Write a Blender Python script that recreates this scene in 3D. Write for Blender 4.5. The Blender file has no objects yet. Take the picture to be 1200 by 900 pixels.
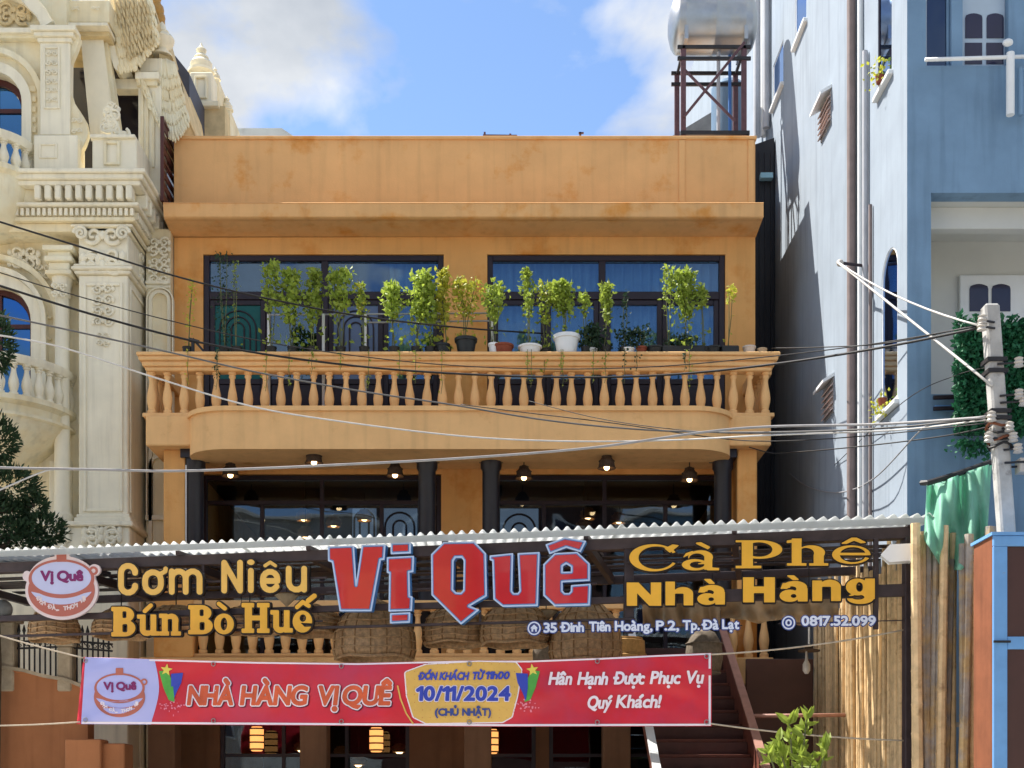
import bpy, math, random, unicodedata
import numpy as np
from mathutils import Vector, Matrix
from mathutils.geometry import tessellate_polygon

SC = bpy.context.scene
COL = SC.collection
R = math.radians
random.seed(11)

# ------------------------------------------------------------------ camera
FPX, CX, HY, DIST, EYE = 1560.0, 585.0, 940.0, 20.0, 1.6
cam = bpy.data.cameras.new("camera")
cam.sensor_width = 36.0
cam.lens = FPX / 1200.0 * 36.0
cam.shift_x = (600.0 - CX) / 1200.0
cam.shift_y = (HY - 450.0) / 1200.0
cam.clip_end = 3000.0
camo = bpy.data.objects.new("camera", cam)
camo.location = (0, -DIST, EYE)
camo.rotation_euler = (R(90), 0, 0)
COL.objects.link(camo)
SC.camera = camo

# ------------------------------------------------------------------ sun, sky, exposure
SUN_TO = Vector((-0.62, 0.31, 1.0)).normalized()      # direction towards the sun: left, behind the facades, high
SUN_EL = math.asin(SUN_TO.z)
sun = bpy.data.lights.new("sun", 'SUN')
sun.energy = 3.2
sun.angle = R(0.55)
sun.color = (1.0, 0.95, 0.87)
suno = bpy.data.objects.new("sun", sun)
suno.rotation_euler = (-SUN_TO).to_track_quat('-Z', 'Y').to_euler()
suno.location = (-20, 15, 40)
COL.objects.link(suno)

world = bpy.data.worlds.new("World")
SC.world = world
world.use_nodes = True
wt = world.node_tree
wt.nodes.clear()
def wn(t, **k):
    n = wt.nodes.new(t)
    for a, b in k.items(): setattr(n, a, b)
    return n
sky = wn('ShaderNodeTexSky', sky_type='NISHITA', sun_disc=False)
sky.sun_elevation = SUN_EL
sky.sun_rotation = math.atan2(SUN_TO.x, SUN_TO.y)
sky.altitude = 1500.0; sky.air_density = 1.0; sky.dust_density = 0.25; sky.ozone_density = 2.5
tc = wn('ShaderNodeTexCoord')
sep = wn('ShaderNodeSeparateXYZ'); wt.links.new(tc.outputs['Generated'], sep.inputs[0])
addz = wn('ShaderNodeMath', operation='ADD'); addz.inputs[1].default_value = 0.12
absz = wn('ShaderNodeMath', operation='MAXIMUM'); absz.inputs[1].default_value = 0.0
wt.links.new(sep.outputs['Z'], absz.inputs[0]); wt.links.new(absz.outputs[0], addz.inputs[0])
dx = wn('ShaderNodeMath', operation='DIVIDE'); dy = wn('ShaderNodeMath', operation='DIVIDE')
wt.links.new(sep.outputs['X'], dx.inputs[0]); wt.links.new(addz.outputs[0], dx.inputs[1])
wt.links.new(sep.outputs['Y'], dy.inputs[0]); wt.links.new(addz.outputs[0], dy.inputs[1])
cmb = wn('ShaderNodeCombineXYZ'); wt.links.new(dx.outputs[0], cmb.inputs['X']); wt.links.new(dy.outputs[0], cmb.inputs['Y'])
mp = wn('ShaderNodeMapping'); mp.inputs['Location'].default_value = (9.97, 8.1, 0.4); mp.inputs['Scale'].default_value = (1.0, 0.8, 1.0)
wt.links.new(cmb.outputs[0], mp.inputs['Vector'])
n1 = wn('ShaderNodeTexNoise'); n1.inputs['Scale'].default_value = 3.6; n1.inputs['Detail'].default_value = 11.0; n1.inputs['Roughness'].default_value = 0.50; n1.inputs['Distortion'].default_value = 0.25
wt.links.new(mp.outputs[0], n1.inputs['Vector'])
rmp = wn('ShaderNodeValToRGB'); rmp.color_ramp.elements[0].position = 0.44; rmp.color_ramp.elements[1].position = 0.57
wt.links.new(n1.outputs['Fac'], rmp.inputs['Fac'])
n2 = wn('ShaderNodeTexNoise'); n2.inputs['Scale'].default_value = 4.5; n2.inputs['Detail'].default_value = 6.0
wt.links.new(mp.outputs[0], n2.inputs['Vector'])
ccol = wn('ShaderNodeValToRGB')
ccol.color_ramp.elements[0].position = 0.3; ccol.color_ramp.elements[0].color = (2.1, 2.3, 2.6, 1)
ccol.color_ramp.elements[1].position = 0.75; ccol.color_ramp.elements[1].color = (4.4, 4.45, 4.5, 1)
wt.links.new(n2.outputs['Fac'], ccol.inputs['Fac'])
mix = wn('ShaderNodeMix', data_type='RGBA')
wt.links.new(rmp.outputs['Color'], mix.inputs['Factor'])
wt.links.new(sky.outputs['Color'], mix.inputs['A']); wt.links.new(ccol.outputs['Color'], mix.inputs['B'])
bg = wn('ShaderNodeBackground'); bg.inputs['Strength'].default_value = 0.081
wt.links.new(mix.outputs['Result'], bg.inputs['Color'])
wo = wn('ShaderNodeOutputWorld'); wt.links.new(bg.outputs[0], wo.inputs['Surface'])

SC.view_settings.view_transform = 'Standard'
SC.view_settings.look = 'None'
SC.view_settings.gamma = 1.0
SC.view_settings.use_curve_mapping = False
SC.view_settings.exposure = 1.66
SC.render.engine = 'CYCLES'
SC.cycles.use_denoising = True
SC.cycles.max_bounces = 8
SC.cycles.transparent_max_bounces = 24

# ------------------------------------------------------------------ projection helpers (plan of the place from the photograph)
def sc(Y): return FPX / (DIST + Y)
def X(px, Y): return (px - CX) / sc(Y)
def Z(py, Y): return EYE + (HY - py) / sc(Y)
def P(px, py, Y): return Vector((X(px, Y), Y, Z(py, Y)))

# ------------------------------------------------------------------ materials
def srgb(r, g, b):
    f = lambda c: (c / 255 / 12.92) if c <= 10.3 else ((c / 255 + 0.055) / 1.055) ** 2.4
    return (f(r), f(g), f(b))
MATS = {}
def mat(name, col, rough=0.7, var=0.12, scale=3.0, bump=0.0, bscale=60.0, metal=0.0, spec=0.4, col2=None, mscale=1.2, mlo=0.5, mhi=0.62,
        objrand=0.0, streak=0.0, coat=0.0, trans=0.0, emit=None, estr=0.0, bdist=0.01):
    if name in MATS: return MATS[name]
    m = bpy.data.materials.new(name); m.use_nodes = True; MATS[name] = m
    t = m.node_tree; b = t.nodes['Principled BSDF']
    L = t.links.new
    def N(ty, **k):
        n = t.nodes.new(ty)
        for a, c in k.items(): setattr(n, a, c)
        return n
    geo = N('ShaderNodeNewGeometry')
    nz = N('ShaderNodeTexNoise'); nz.inputs['Scale'].default_value = scale; nz.inputs['Detail'].default_value = 7; nz.inputs['Roughness'].default_value = 0.6
    L(geo.outputs['Position'], nz.inputs['Vector'])
    mr = N('ShaderNodeMapRange'); mr.inputs['From Min'].default_value = 0.3; mr.inputs['From Max'].default_value = 0.7
    mr.inputs['To Min'].default_value = 1 - var; mr.inputs['To Max'].default_value = 1 + var * 0.7
    L(nz.outputs['Fac'], mr.inputs['Value'])
    cur = N('ShaderNodeRGB'); cur.outputs[0].default_value = (*col, 1); out = cur.outputs[0]
    if col2 is not None:
        n3 = N('ShaderNodeTexNoise'); n3.inputs['Scale'].default_value = mscale; n3.inputs['Detail'].default_value = 8; n3.inputs['Roughness'].default_value = 0.65
        L(geo.outputs['Position'], n3.inputs['Vector'])
        m2 = N('ShaderNodeMapRange'); m2.inputs['From Min'].default_value = mlo; m2.inputs['From Max'].default_value = mhi
        L(n3.outputs['Fac'], m2.inputs['Value'])
        mx = N('ShaderNodeMix', data_type='RGBA'); mx.inputs['B'].default_value = (*col2, 1)
        L(m2.outputs[0], mx.inputs['Factor']); L(out, mx.inputs['A']); out = mx.outputs['Result']
    if streak > 0:
        mpn = N('ShaderNodeMapping'); mpn.inputs['Scale'].default_value = (5, 5, 0.35)
        L(geo.outputs['Position'], mpn.inputs['Vector'])
        n4 = N('ShaderNodeTexNoise'); n4.inputs['Scale'].default_value = 1.6; n4.inputs['Detail'].default_value = 6
        L(mpn.outputs[0], n4.inputs['Vector'])
        m4 = N('ShaderNodeMapRange'); m4.inputs['From Min'].default_value = 0.5; m4.inputs['From Max'].default_value = 0.75
        m4.inputs['To Min'].default_value = 1.0; m4.inputs['To Max'].default_value = 1 - streak
        L(n4.outputs['Fac'], m4.inputs['Value'])
        v4 = N('ShaderNodeVectorMath', operation='SCALE'); L(out, v4.inputs[0]); L(m4.outputs[0], v4.inputs['Scale']); out = v4.outputs[0]
    v = N('ShaderNodeVectorMath', operation='SCALE'); L(out, v.inputs[0]); L(mr.outputs[0], v.inputs['Scale']); out = v.outputs[0]
    if objrand > 0:
        oi = N('ShaderNodeObjectInfo'); m5 = N('ShaderNodeMapRange'); m5.inputs['To Min'].default_value = 1 - objrand; m5.inputs['To Max'].default_value = 1 + objrand * 0.6
        L(oi.outputs['Random'], m5.inputs['Value'])
        v5 = N('ShaderNodeVectorMath', operation='SCALE'); L(out, v5.inputs[0]); L(m5.outputs[0], v5.inputs['Scale']); out = v5.outputs[0]
    L(out, b.inputs['Base Color'])
    b.inputs['Roughness'].default_value = rough; b.inputs['Metallic'].default_value = metal
    b.inputs['Specular IOR Level'].default_value = spec; b.inputs['Coat Weight'].default_value = coat
    if bump > 0:
        nb = N('ShaderNodeTexNoise'); nb.inputs['Scale'].default_value = bscale; nb.inputs['Detail'].default_value = 5
        L(geo.outputs['Position'], nb.inputs['Vector'])
        bp = N('ShaderNodeBump'); bp.inputs['Strength'].default_value = bump; bp.inputs['Distance'].default_value = bdist
        L(nb.outputs['Fac'], bp.inputs['Height']); L(bp.outputs[0], b.inputs['Normal'])
    if trans > 0:
        tr = N('ShaderNodeBsdfTranslucent'); L(out, tr.inputs['Color'])
        ms = N('ShaderNodeMixShader'); ms.inputs[0].default_value = trans
        L(b.outputs[0], ms.inputs[1]); L(tr.outputs[0], ms.inputs[2])
        L(ms.outputs[0], t.nodes['Material Output'].inputs['Surface'])
    if emit is not None:
        b.inputs['Emission Color'].default_value = (*emit, 1); b.inputs['Emission Strength'].default_value = estr
    return m
def glass_mat(name, tint, refl=0.3, rough=0.02, wav=0.15, wscale=1.2, rc=(0.75, 0.88, 1.0)):
    m = bpy.data.materials.new(name); m.use_nodes = True; MATS[name] = m
    t = m.node_tree; t.nodes.remove(t.nodes['Principled BSDF']); L = t.links.new
    tr = t.nodes.new('ShaderNodeBsdfTransparent'); tr.inputs[0].default_value = (*tint, 1)
    gl = t.nodes.new('ShaderNodeBsdfGlossy'); gl.inputs['Roughness'].default_value = rough; gl.inputs['Color'].default_value = (*rc, 1)
    geo = t.nodes.new('ShaderNodeNewGeometry')
    nb = t.nodes.new('ShaderNodeTexNoise'); nb.inputs['Scale'].default_value = wscale; nb.inputs['Detail'].default_value = 1
    L(geo.outputs['Position'], nb.inputs['Vector'])
    bp = t.nodes.new('ShaderNodeBump'); bp.inputs['Strength'].default_value = wav; bp.inputs['Distance'].default_value = 0.05
    L(nb.outputs['Fac'], bp.inputs['Height']); L(bp.outputs[0], gl.inputs['Normal'])
    lw = t.nodes.new('ShaderNodeLayerWeight'); lw.inputs['Blend'].default_value = 0.25
    mr = t.nodes.new('ShaderNodeMapRange'); mr.inputs['To Min'].default_value = refl; mr.inputs['To Max'].default_value = 1.0
    L(lw.outputs['Fresnel'], mr.inputs['Value'])
    ms = t.nodes.new('ShaderNodeMixShader'); L(mr.outputs[0], ms.inputs[0]); L(tr.outputs[0], ms.inputs[1]); L(gl.outputs[0], ms.inputs[2])
    L(ms.outputs[0], t.nodes['Material Output'].inputs['Surface'])
    return m
def emit_mat(name, col, st):
    m = bpy.data.materials.new(name); m.use_nodes = True; MATS[name] = m
    b = m.node_tree.nodes['Principled BSDF']; b.inputs['Base Color'].default_value = (*col, 1)
    b.inputs['Emission Color'].default_value = (*col, 1); b.inputs['Emission Strength'].default_value = st
    return m

ORANGE = mat('orange_stucco', (0.79, 0.41, 0.14), 0.85, 0.10, 1.4, 0.25, 45, col2=(0.68, 0.27, 0.055), mscale=0.9, mlo=0.53, mhi=0.66, streak=0.12, spec=0.2)
ORANGE_PALE = mat('pale_orange_stucco', (0.75, 0.425, 0.18), 0.85, 0.10, 1.4, 0.25, 45, col2=(0.68, 0.30, 0.075), mscale=1.5, mlo=0.54, mhi=0.68, streak=0.12, spec=0.2)  # paler, greyer orange for the parapet and cornice
ORANGE_TRIM = mat('orange_trim', (0.83, 0.495, 0.215), 0.8, 0.09, 2.2, 0.2, 60, streak=0.13, spec=0.25, col2=(0.66, 0.35, 0.13), mscale=2.3, mlo=0.6, mhi=0.75)
BROWNWALL = mat('brown_plaster', (0.38, 0.16, 0.07), 0.85, 0.15, 1.8, 0.25, 40, streak=0.2, spec=0.2)
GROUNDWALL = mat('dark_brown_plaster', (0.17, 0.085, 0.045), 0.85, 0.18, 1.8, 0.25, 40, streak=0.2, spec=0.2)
CREAM = mat('cream_stone', (0.84, 0.72, 0.47), 0.8, 0.10, 2.0, 0.2, 70, col2=(0.86, 0.79, 0.58), mscale=1.5, mlo=0.45, mhi=0.6, streak=0.22, spec=0.25)
CREAMW = mat('pale_stone', (0.86, 0.79, 0.61), 0.8, 0.08, 2.0, 0.15, 70, streak=0.2, spec=0.25)
OCHRE = mat('ochre_carving', (0.66, 0.52, 0.29), 0.8, 0.2, 5.0, 0.2, 70, spec=0.25)
GOLD = mat('gilt_statue', (0.45, 0.24, 0.05), 0.5, 0.2, 8.0, spec=0.5)
WHITEWALL = mat('pale_blue_render', (0.29, 0.34, 0.40), 0.85, 0.10, 1.3, 0.15, 50, streak=0.2, spec=0.2)
BLUEWALL = mat('blue_render', (0.18, 0.295, 0.43), 0.85, 0.14, 1.6, 0.15, 50, streak=0.25, spec=0.2)
RECESSW = mat('white_recess', (0.62, 0.63, 0.60), 0.85, 0.06, 1.6, spec=0.2)
WHITEPAINT = mat('white_paint', (0.78, 0.80, 0.80), 0.5, 0.06, 4, spec=0.4)
DARKFRAME = mat('dark_frame', (0.020, 0.011, 0.018), 0.45, 0.2, 6, spec=0.4)
DARKCOL = mat('dark_column', (0.014, 0.013, 0.020), 0.4, 0.2, 6, spec=0.5)
MAROON = mat('maroon_frame', (0.085, 0.022, 0.018), 0.5, 0.2, 6, spec=0.4)
REDSTEEL = mat('red_brown_wood', (0.16, 0.050, 0.032), 0.6, 0.25, 6, 0.15, 40, spec=0.35)
BLACKSTEEL = mat('black_steel', (0.020, 0.018, 0.020), 0.5, 0.25, 8, spec=0.4)
STEELBROWN = mat('brown_steel', (0.050, 0.034, 0.036), 0.5, 0.3, 7, spec=0.4)
IRON = mat('wrought_iron', (0.018, 0.018, 0.02), 0.45, 0.2, 8, spec=0.5)
STAINLESS = mat('stainless', (0.42, 0.43, 0.44), 0.40, 0.10, 5, metal=1.0, col2=(0.45, 0.44, 0.42), mscale=4)
RUSTPURPLE = mat('primer_steel', (0.11, 0.055, 0.065), 0.6, 0.3, 9, spec=0.4)
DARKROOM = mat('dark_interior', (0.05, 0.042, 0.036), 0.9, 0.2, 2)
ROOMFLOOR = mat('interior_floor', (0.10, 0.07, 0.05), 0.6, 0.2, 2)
CURTAIN = mat('curtain_fabric', (0.62, 0.66, 0.68), 0.9, 0.15, 3, spec=0.1)
CURTAIN_G = mat('teal_door', (0.03, 0.13, 0.13), 0.9, 0.2, 3, spec=0.1)
CURTAIN_B = mat('blue_grey_door', (0.13, 0.18, 0.30), 0.6, 0.1, 3, spec=0.3)
GLASS = glass_mat('window_glass', (0.62, 0.74, 0.80), 0.10, rc=(0.55, 0.74, 1.0), wav=0.2)
GLASS_DARK = glass_mat('shopfront_glass', (0.75, 0.78, 0.78), 0.05)
GLASS_SKY = glass_mat('sky_tinted_glass', (0.03, 0.12, 0.40), 0.55, wav=0.05, rc=(0.11, 0.30, 0.62))  # blue of the reflected sky is put into the glass colours
GLASS_NAVY = glass_mat('navy_glass', (0.03, 0.06, 0.14), 0.14, wav=0.05, rc=(0.35, 0.5, 0.8))
SHEETW = mat('zinc_sheet', (0.62, 0.64, 0.63), 0.45, 0.10, 3, spec=0.5, trans=0.5, col2=(0.52, 0.50, 0.46), mscale=3.5, mlo=0.6, mhi=0.75)
BLACKSHEET = mat('black_sheet', (0.012, 0.012, 0.016), 0.5, 0.3, 3, spec=0.4)
GREYROOF = mat('grey_tile_roof', (0.20, 0.20, 0.20), 0.8, 0.25, 5)
CONCRETE = mat('concrete', (0.46, 0.45, 0.43), 0.9, 0.22, 5, 0.3, 50, col2=(0.20, 0.19, 0.18), mscale=4, mlo=0.58, mhi=0.7, spec=0.2)
PAVING = mat('paving', (0.55, 0.52, 0.46), 0.9, 0.15, 3, 0.2, 40, spec=0.2)  # unseen paving kept pale to bounce light onto the fronts
ASPHALT = mat('pale_bounce_road', (0.30, 0.29, 0.27), 0.9, 0.2, 6, 0.3, 120, spec=0.2)  # unseen road lightened to throw light back at the facades
EARTH = mat('earth', (0.20, 0.16, 0.11), 0.95, 0.25, 1.5)
BAMBOO = mat('bamboo', (0.70, 0.50, 0.27), 0.55, 0.22, 9, 0.1, 80, objrand=0.35, spec=0.35, col2=(0.38, 0.24, 0.12), mscale=6, mlo=0.56, mhi=0.72)
BAMBOO_OLD = mat('weathered_bamboo', (0.36, 0.32, 0.28), 0.65, 0.25, 9, 0.1, 80, objrand=0.35, spec=0.3, col2=(0.50, 0.35, 0.17), mscale=3, mlo=0.45, mhi=0.6)
TARP_GREEN = mat('green_tarpaulin', (0.36, 0.70, 0.54), 0.55, 0.15, 5, 0.15, 18, spec=0.4, trans=0.5)
TARP_BROWN = mat('brown_tarpaulin', (0.50, 0.35, 0.20), 0.30, 0.25, 4, 0.15, 14, spec=0.5, trans=0.35)
WICKER = mat('wicker', (0.34, 0.20, 0.09), 0.8, 0.35, 30, 0.5, 90, spec=0.2, trans=0.15)
WICKER_DARK = mat('dark_wicker', (0.085, 0.055, 0.038), 0.8, 0.35, 30, 0.4, 90, spec=0.2)
RUST = mat('rust_red_sheet', (0.22, 0.075, 0.035), 0.7, 0.2, 4, 0.1, 50, streak=0.25, spec=0.3)
BLUEPAINT = mat('sky_blue_paint', (0.15, 0.35, 0.66), 0.5, 0.10, 5, spec=0.4, col2=(0.30, 0.20, 0.13), mscale=7, mlo=0.68, mhi=0.74)
BROWNPANEL = mat('dark_brown_panel', (0.065, 0.026, 0.020), 0.5, 0.15, 3, spec=0.4)
STONEPIL = mat('stone_pillar', (0.42, 0.35, 0.25), 0.9, 0.25, 7, 0.4, 40, spec=0.2)
CABLE = mat('black_cable', (0.02, 0.018, 0.018), 0.6, 0.2, 8, spec=0.3)
CABLE_W = mat('pale_cable', (0.55, 0.53, 0.50), 0.6, 0.15, 8, spec=0.3)
ROPE = mat('rope', (0.50, 0.42, 0.32), 0.9, 0.2, 20, spec=0.1)
PVC = mat('grey_pipe', (0.42, 0.43, 0.46), 0.5, 0.12, 5, spec=0.4)
PVC_BROWN = mat('brown_pipe', (0.22, 0.17, 0.16), 0.6, 0.2, 5, spec=0.3)
CERAMIC = mat('ceramic', (0.50, 0.46, 0.41), 0.35, 0.1, 9, spec=0.5)
POT_BLACK = mat('black_plastic', (0.018, 0.02, 0.02), 0.5, 0.2, 9, spec=0.4)
POT_TERRA = mat('terracotta', (0.25, 0.07, 0.04), 0.8, 0.2, 9, spec=0.2)
SOIL = mat('soil', (0.05, 0.035, 0.025), 0.95, 0.3, 30)
LEAF = mat('young_leaf', (0.36, 0.46, 0.07), 0.5, 0.3, 14, spec=0.35, trans=0.45, objrand=0.2)
LEAF_Y = mat('yellow_leaf', (0.50, 0.50, 0.06), 0.5, 0.3, 14, spec=0.35, trans=0.45, objrand=0.2)
LEAF_D = mat('dark_leaf', (0.028, 0.060, 0.028), 0.55, 0.35, 12, spec=0.3, trans=0.2)
LEAF_P = mat('topiary_needle', (0.040, 0.075, 0.034), 0.6, 0.4, 8, spec=0.2, trans=0.2)
IVY = mat('hedge_leaf', (0.025, 0.15, 0.065), 0.55, 0.4, 10, spec=0.3, trans=0.2)
STEM = mat('plant_stem', (0.12, 0.13, 0.05), 0.8, 0.3, 12)
BARK = mat('bark', (0.09, 0.065, 0.045), 0.9, 0.3, 12, 0.5, 40)
BULB = emit_mat('warm_bulb', (1.0, 0.62, 0.28), 3.2)
LANTERN = emit_mat('lantern_glow', (1.0, 0.40, 0.11), 0.45)
# sign colours
S_YEL = mat('yellow_acrylic', (0.80, 0.42, 0.035), 0.35, 0.08, 5, spec=0.5)
S_YEL2 = mat('pale_yellow_acrylic', (0.80, 0.48, 0.10), 0.35, 0.10, 5, spec=0.5)
S_BLK = mat('black_acrylic', (0.015, 0.010, 0.008), 0.4, 0.1, 5)
S_RED = mat('red_acrylic', (0.52, 0.012, 0.020), 0.12, 0.08, 4, spec=0.6, coat=0.6)
S_LBL = mat('pale_blue_rim', (0.48, 0.60, 0.82), 0.4, 0.05, 5)
S_BLU = mat('blue_return', (0.06, 0.22, 0.52), 0.4, 0.08, 5)
S_NAVY = mat('navy_outline', (0.03, 0.06, 0.25), 0.4, 0.05, 5)
S_ADR = mat('address_white', (0.70, 0.76, 0.90), 0.4, 0.05, 5)
L_PALE = mat('logo_pale', (0.52, 0.54, 0.76), 0.5, 0.04, 5)
L_BRN = mat('logo_brown', (0.44, 0.13, 0.095), 0.5, 0.08, 6)
L_EDGE = mat('logo_edge', (0.72, 0.60, 0.60), 0.5, 0.05, 6)
L_TXT = mat('logo_purple', (0.20, 0.015, 0.12), 0.5, 0.05, 6)
B_RED = mat('banner_red', (0.60, 0.012, 0.030), 0.42, 0.14, 1.6, spec=0.5, col2=(0.50, 0.025, 0.07), mscale=1.1, mlo=0.45, mhi=0.65)
B_PALE = mat('banner_lilac', (0.42, 0.44, 0.80), 0.45, 0.05, 2, spec=0.4)
B_WHITE = mat('banner_white', (0.80, 0.72, 0.80), 0.45, 0.05, 3, spec=0.4)
B_YEL = mat('banner_yellow', (0.68, 0.42, 0.10), 0.45, 0.12, 3, spec=0.4)
B_ORG = mat('banner_orange', (0.60, 0.10, 0.035), 0.45, 0.2, 6, spec=0.4)
B_BLUE = mat('banner_blue', (0.035, 0.06, 0.42), 0.45, 0.08, 4, spec=0.4)
B_GRN = mat('banner_green', (0.08, 0.36, 0.06), 0.45, 0.2, 9, spec=0.4)
B_STAR = mat('banner_star', (0.72, 0.60, 0.10), 0.45, 0.1, 6, spec=0.4)
B_PINK = mat('banner_confetti', (0.75, 0.22, 0.32), 0.45, 0.1, 6, spec=0.4)
B_BACK = mat('banner_shadow_print', (0.10, 0.004, 0.03), 0.45, 0.05, 6)

# ------------------------------------------------------------------ mesh builder
ORG = {}
def org(o):
    return ORG.get(o.name, Vector((0, 0, 0))) if o is not None else Vector((0, 0, 0))
def pin(p, l):
    r = False; n = len(l)
    for i in range(n):
        (x0, y0), (x1, y1) = (l[i][0], l[i][1]), (l[(i+1) % n][0], l[(i+1) % n][1])
        if (y0 <= p[1]) != (y1 <= p[1]) and p[0] < x0 + (p[1]-y0)/(y1-y0)*(x1-x0): r = not r
    return r
def nest(loops):
    dep = [sum(pin(l[0], m) for m in loops if m is not l) for l in loops]
    out = []
    for i, l in enumerate(loops):
        if dep[i] % 2 == 0:
            out.append([l] + [m for j, m in enumerate(loops) if dep[j] == dep[i] + 1 and pin(m[0], l)])
    return out
class MB:
    def __init__(s): s.v = []; s.f = []
    def add(s, vs, fs):
        n = len(s.v); s.v += [tuple(v) for v in vs]; s.f += [tuple(i + n for i in f) for f in fs]; return s
    def box(s, x0, x1, y0, y1, z0, z1):
        if x0 > x1: x0, x1 = x1, x0
        if y0 > y1: y0, y1 = y1, y0
        if z0 > z1: z0, z1 = z1, z0
        return s.add([(x0,y0,z0),(x1,y0,z0),(x1,y1,z0),(x0,y1,z0),(x0,y0,z1),(x1,y0,z1),(x1,y1,z1),(x0,y1,z1)],
                     [(0,3,2,1),(4,5,6,7),(0,1,5,4),(1,2,6,5),(2,3,7,6),(3,0,4,7)])
    def pbox(s, px0, px1, py0, py1, Yf, Yb):
        return s.box(X(px0,Yf), X(px1,Yf), Yf, Yb, Z(py1,Yf), Z(py0,Yf))
    def obox(s, c, ax, ay, az):
        c = Vector(c); ax = Vector(ax); ay = Vector(ay); az = Vector(az)
        vs = [c + i*ax + j*ay + k*az for k in (-1,1) for (i,j) in ((-1,-1),(1,-1),(1,1),(-1,1))]
        return s.add(vs, [(0,3,2,1),(4,5,6,7),(0,1,5,4),(1,2,6,5),(2,3,7,6),(3,0,4,7)])
    def bar(s, a, b, w, h, up=(0,0,1)):
        a = Vector(a); b = Vector(b); d = (b-a).normalized(); up = Vector(up)
        if abs(d.dot(up)) > 0.99: up = Vector((0,1,0))
        sd = d.cross(up).normalized(); u2 = sd.cross(d).normalized()
        return s.obox((a+b)/2, (b-a)/2, sd*(w/2), u2*(h/2))
    def tube(s, pts, r, n=8, caps=True):
        pts = [Vector(p) for p in pts]; m = len(pts)
        rs = r if isinstance(r, (list, tuple)) else [r]*m
        vs = []; prev = None
        for i, p in enumerate(pts):
            d = (pts[min(i+1,m-1)] - pts[max(i-1,0)]).normalized()
            if prev is None:
                ref = Vector((0,0,1)) if abs(d.z) < 0.9 else Vector((1,0,0))
                sd = d.cross(ref).normalized()
            else:
                sd = (prev - d*prev.dot(d)).normalized()
            prev = sd; u = d.cross(sd)
            for k in range(n):
                a = 2*math.pi*k/n
                vs.append(p + (sd*math.cos(a) + u*math.sin(a))*rs[i])
        fs = []
        for i in range(m-1):
            for k in range(n):
                fs.append((i*n+k, i*n+(k+1)%n, (i+1)*n+(k+1)%n, (i+1)*n+k))
        if caps:
            fs.append(tuple(range(n-1,-1,-1))); fs.append(tuple((m-1)*n+k for k in range(n)))
        return s.add(vs, fs)
    def lathe(s, prof, cx=0, cy=0, z0=0, n=16, a0=0, a1=2*math.pi, cap=True):
        full = abs(a1-a0-2*math.pi) < 1e-6; m = n if full else n+1
        vs = []; fs = []
        for (r, z) in prof:
            for k in range(m):
                a = a0 + (a1-a0)*k/n
                vs.append((cx+r*math.cos(a), cy+r*math.sin(a), z0+z))
        for i in range(len(prof)-1):
            for k in range(n):
                k2 = (k+1) % m
                fs.append((i*m+k, i*m+k2, (i+1)*m+k2, (i+1)*m+k))
        if cap and full:
            if prof[0][0] > 1e-4: fs.append(tuple(range(m-1,-1,-1)))
            if prof[-1][0] > 1e-4: fs.append(tuple((len(prof)-1)*m+k for k in range(m)))
        return s.add(vs, fs)
    def ball(s, c, rx, ry=None, rz=None, n=10, m=6):
        ry = ry or rx; rz = rz or rx; vs = []; fs = []
        for i in range(m+1):
            t = math.pi*i/m - math.pi/2
            for k in range(n):
                a = 2*math.pi*k/n
                vs.append((c[0]+rx*math.cos(t)*math.cos(a), c[1]+ry*math.cos(t)*math.sin(a), c[2]+rz*math.sin(t)))
        for i in range(m):
            for k in range(n):
                fs.append((i*n+k, i*n+(k+1)%n, (i+1)*n+(k+1)%n, (i+1)*n+k))
        return s.add(vs, fs)
    def prism(s, loops, fn, t0, t1):
        """loops of 2D points (outer first, then holes); fn(a, b, t) -> 3D; solid between t0 (front) and t1 (back)"""
        if not isinstance(loops[0][0], (tuple, list, Vector, np.ndarray)): loops = [loops]
        if len(loops) > 1:
            grp = nest(loops)
            if len(grp) > 1 or len(grp[0]) != len(loops):
                for q in grp: s.prism(q, fn, t0, t1)
                return s
            loops = grp[0]
        def area(l): return sum(l[i][0]*l[(i+1) % len(l)][1] - l[(i+1) % len(l)][0]*l[i][1] for i in range(len(l)))
        loops = [(list(l) if (area(l) > 0) == (i == 0) else list(l)[::-1]) for i, l in enumerate(loops)]
        flat = [p for l in loops for p in l]; n = len(flat)
        tris = tessellate_polygon([[Vector((p[0], p[1], 0)) for p in l] for l in loops])
        vs = [fn(p[0], p[1], t0) for p in flat] + [fn(p[0], p[1], t1) for p in flat]
        fs = []
        for t in tris:
            a, b, c = (flat[i] for i in t)
            ar = (b[0]-a[0])*(c[1]-a[1]) - (b[1]-a[1])*(c[0]-a[0])
            if abs(ar) < 1e-12: continue
            t = tuple(t) if ar > 0 else (t[0], t[2], t[1])
            fs.append(t); fs.append(tuple(i+n for i in reversed(t)))
        o = 0
        for l in loops:
            m = len(l)
            for k in range(m): fs.append((o+k, o+(k+1)%m, n+o+(k+1)%m, n+o+k))
            o += m
        return s.add(vs, fs)
    def mesh(s, name, m, orgv=Vector((0,0,0)), smooth=False):
        me = bpy.data.meshes.new(name)
        ov = Vector(orgv)
        me.from_pydata([(v[0]-ov.x, v[1]-ov.y, v[2]-ov.z) for v in s.v], [], s.f)
        me.materials.append(m)
        if smooth:
            me.polygons.foreach_set('use_smooth', [True]*len(me.polygons))
            if smooth != 'all':
                me.update()
                try: me.set_sharp_from_angle(angle=R(38))
                except Exception: pass
        me.update()
        return me
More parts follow.
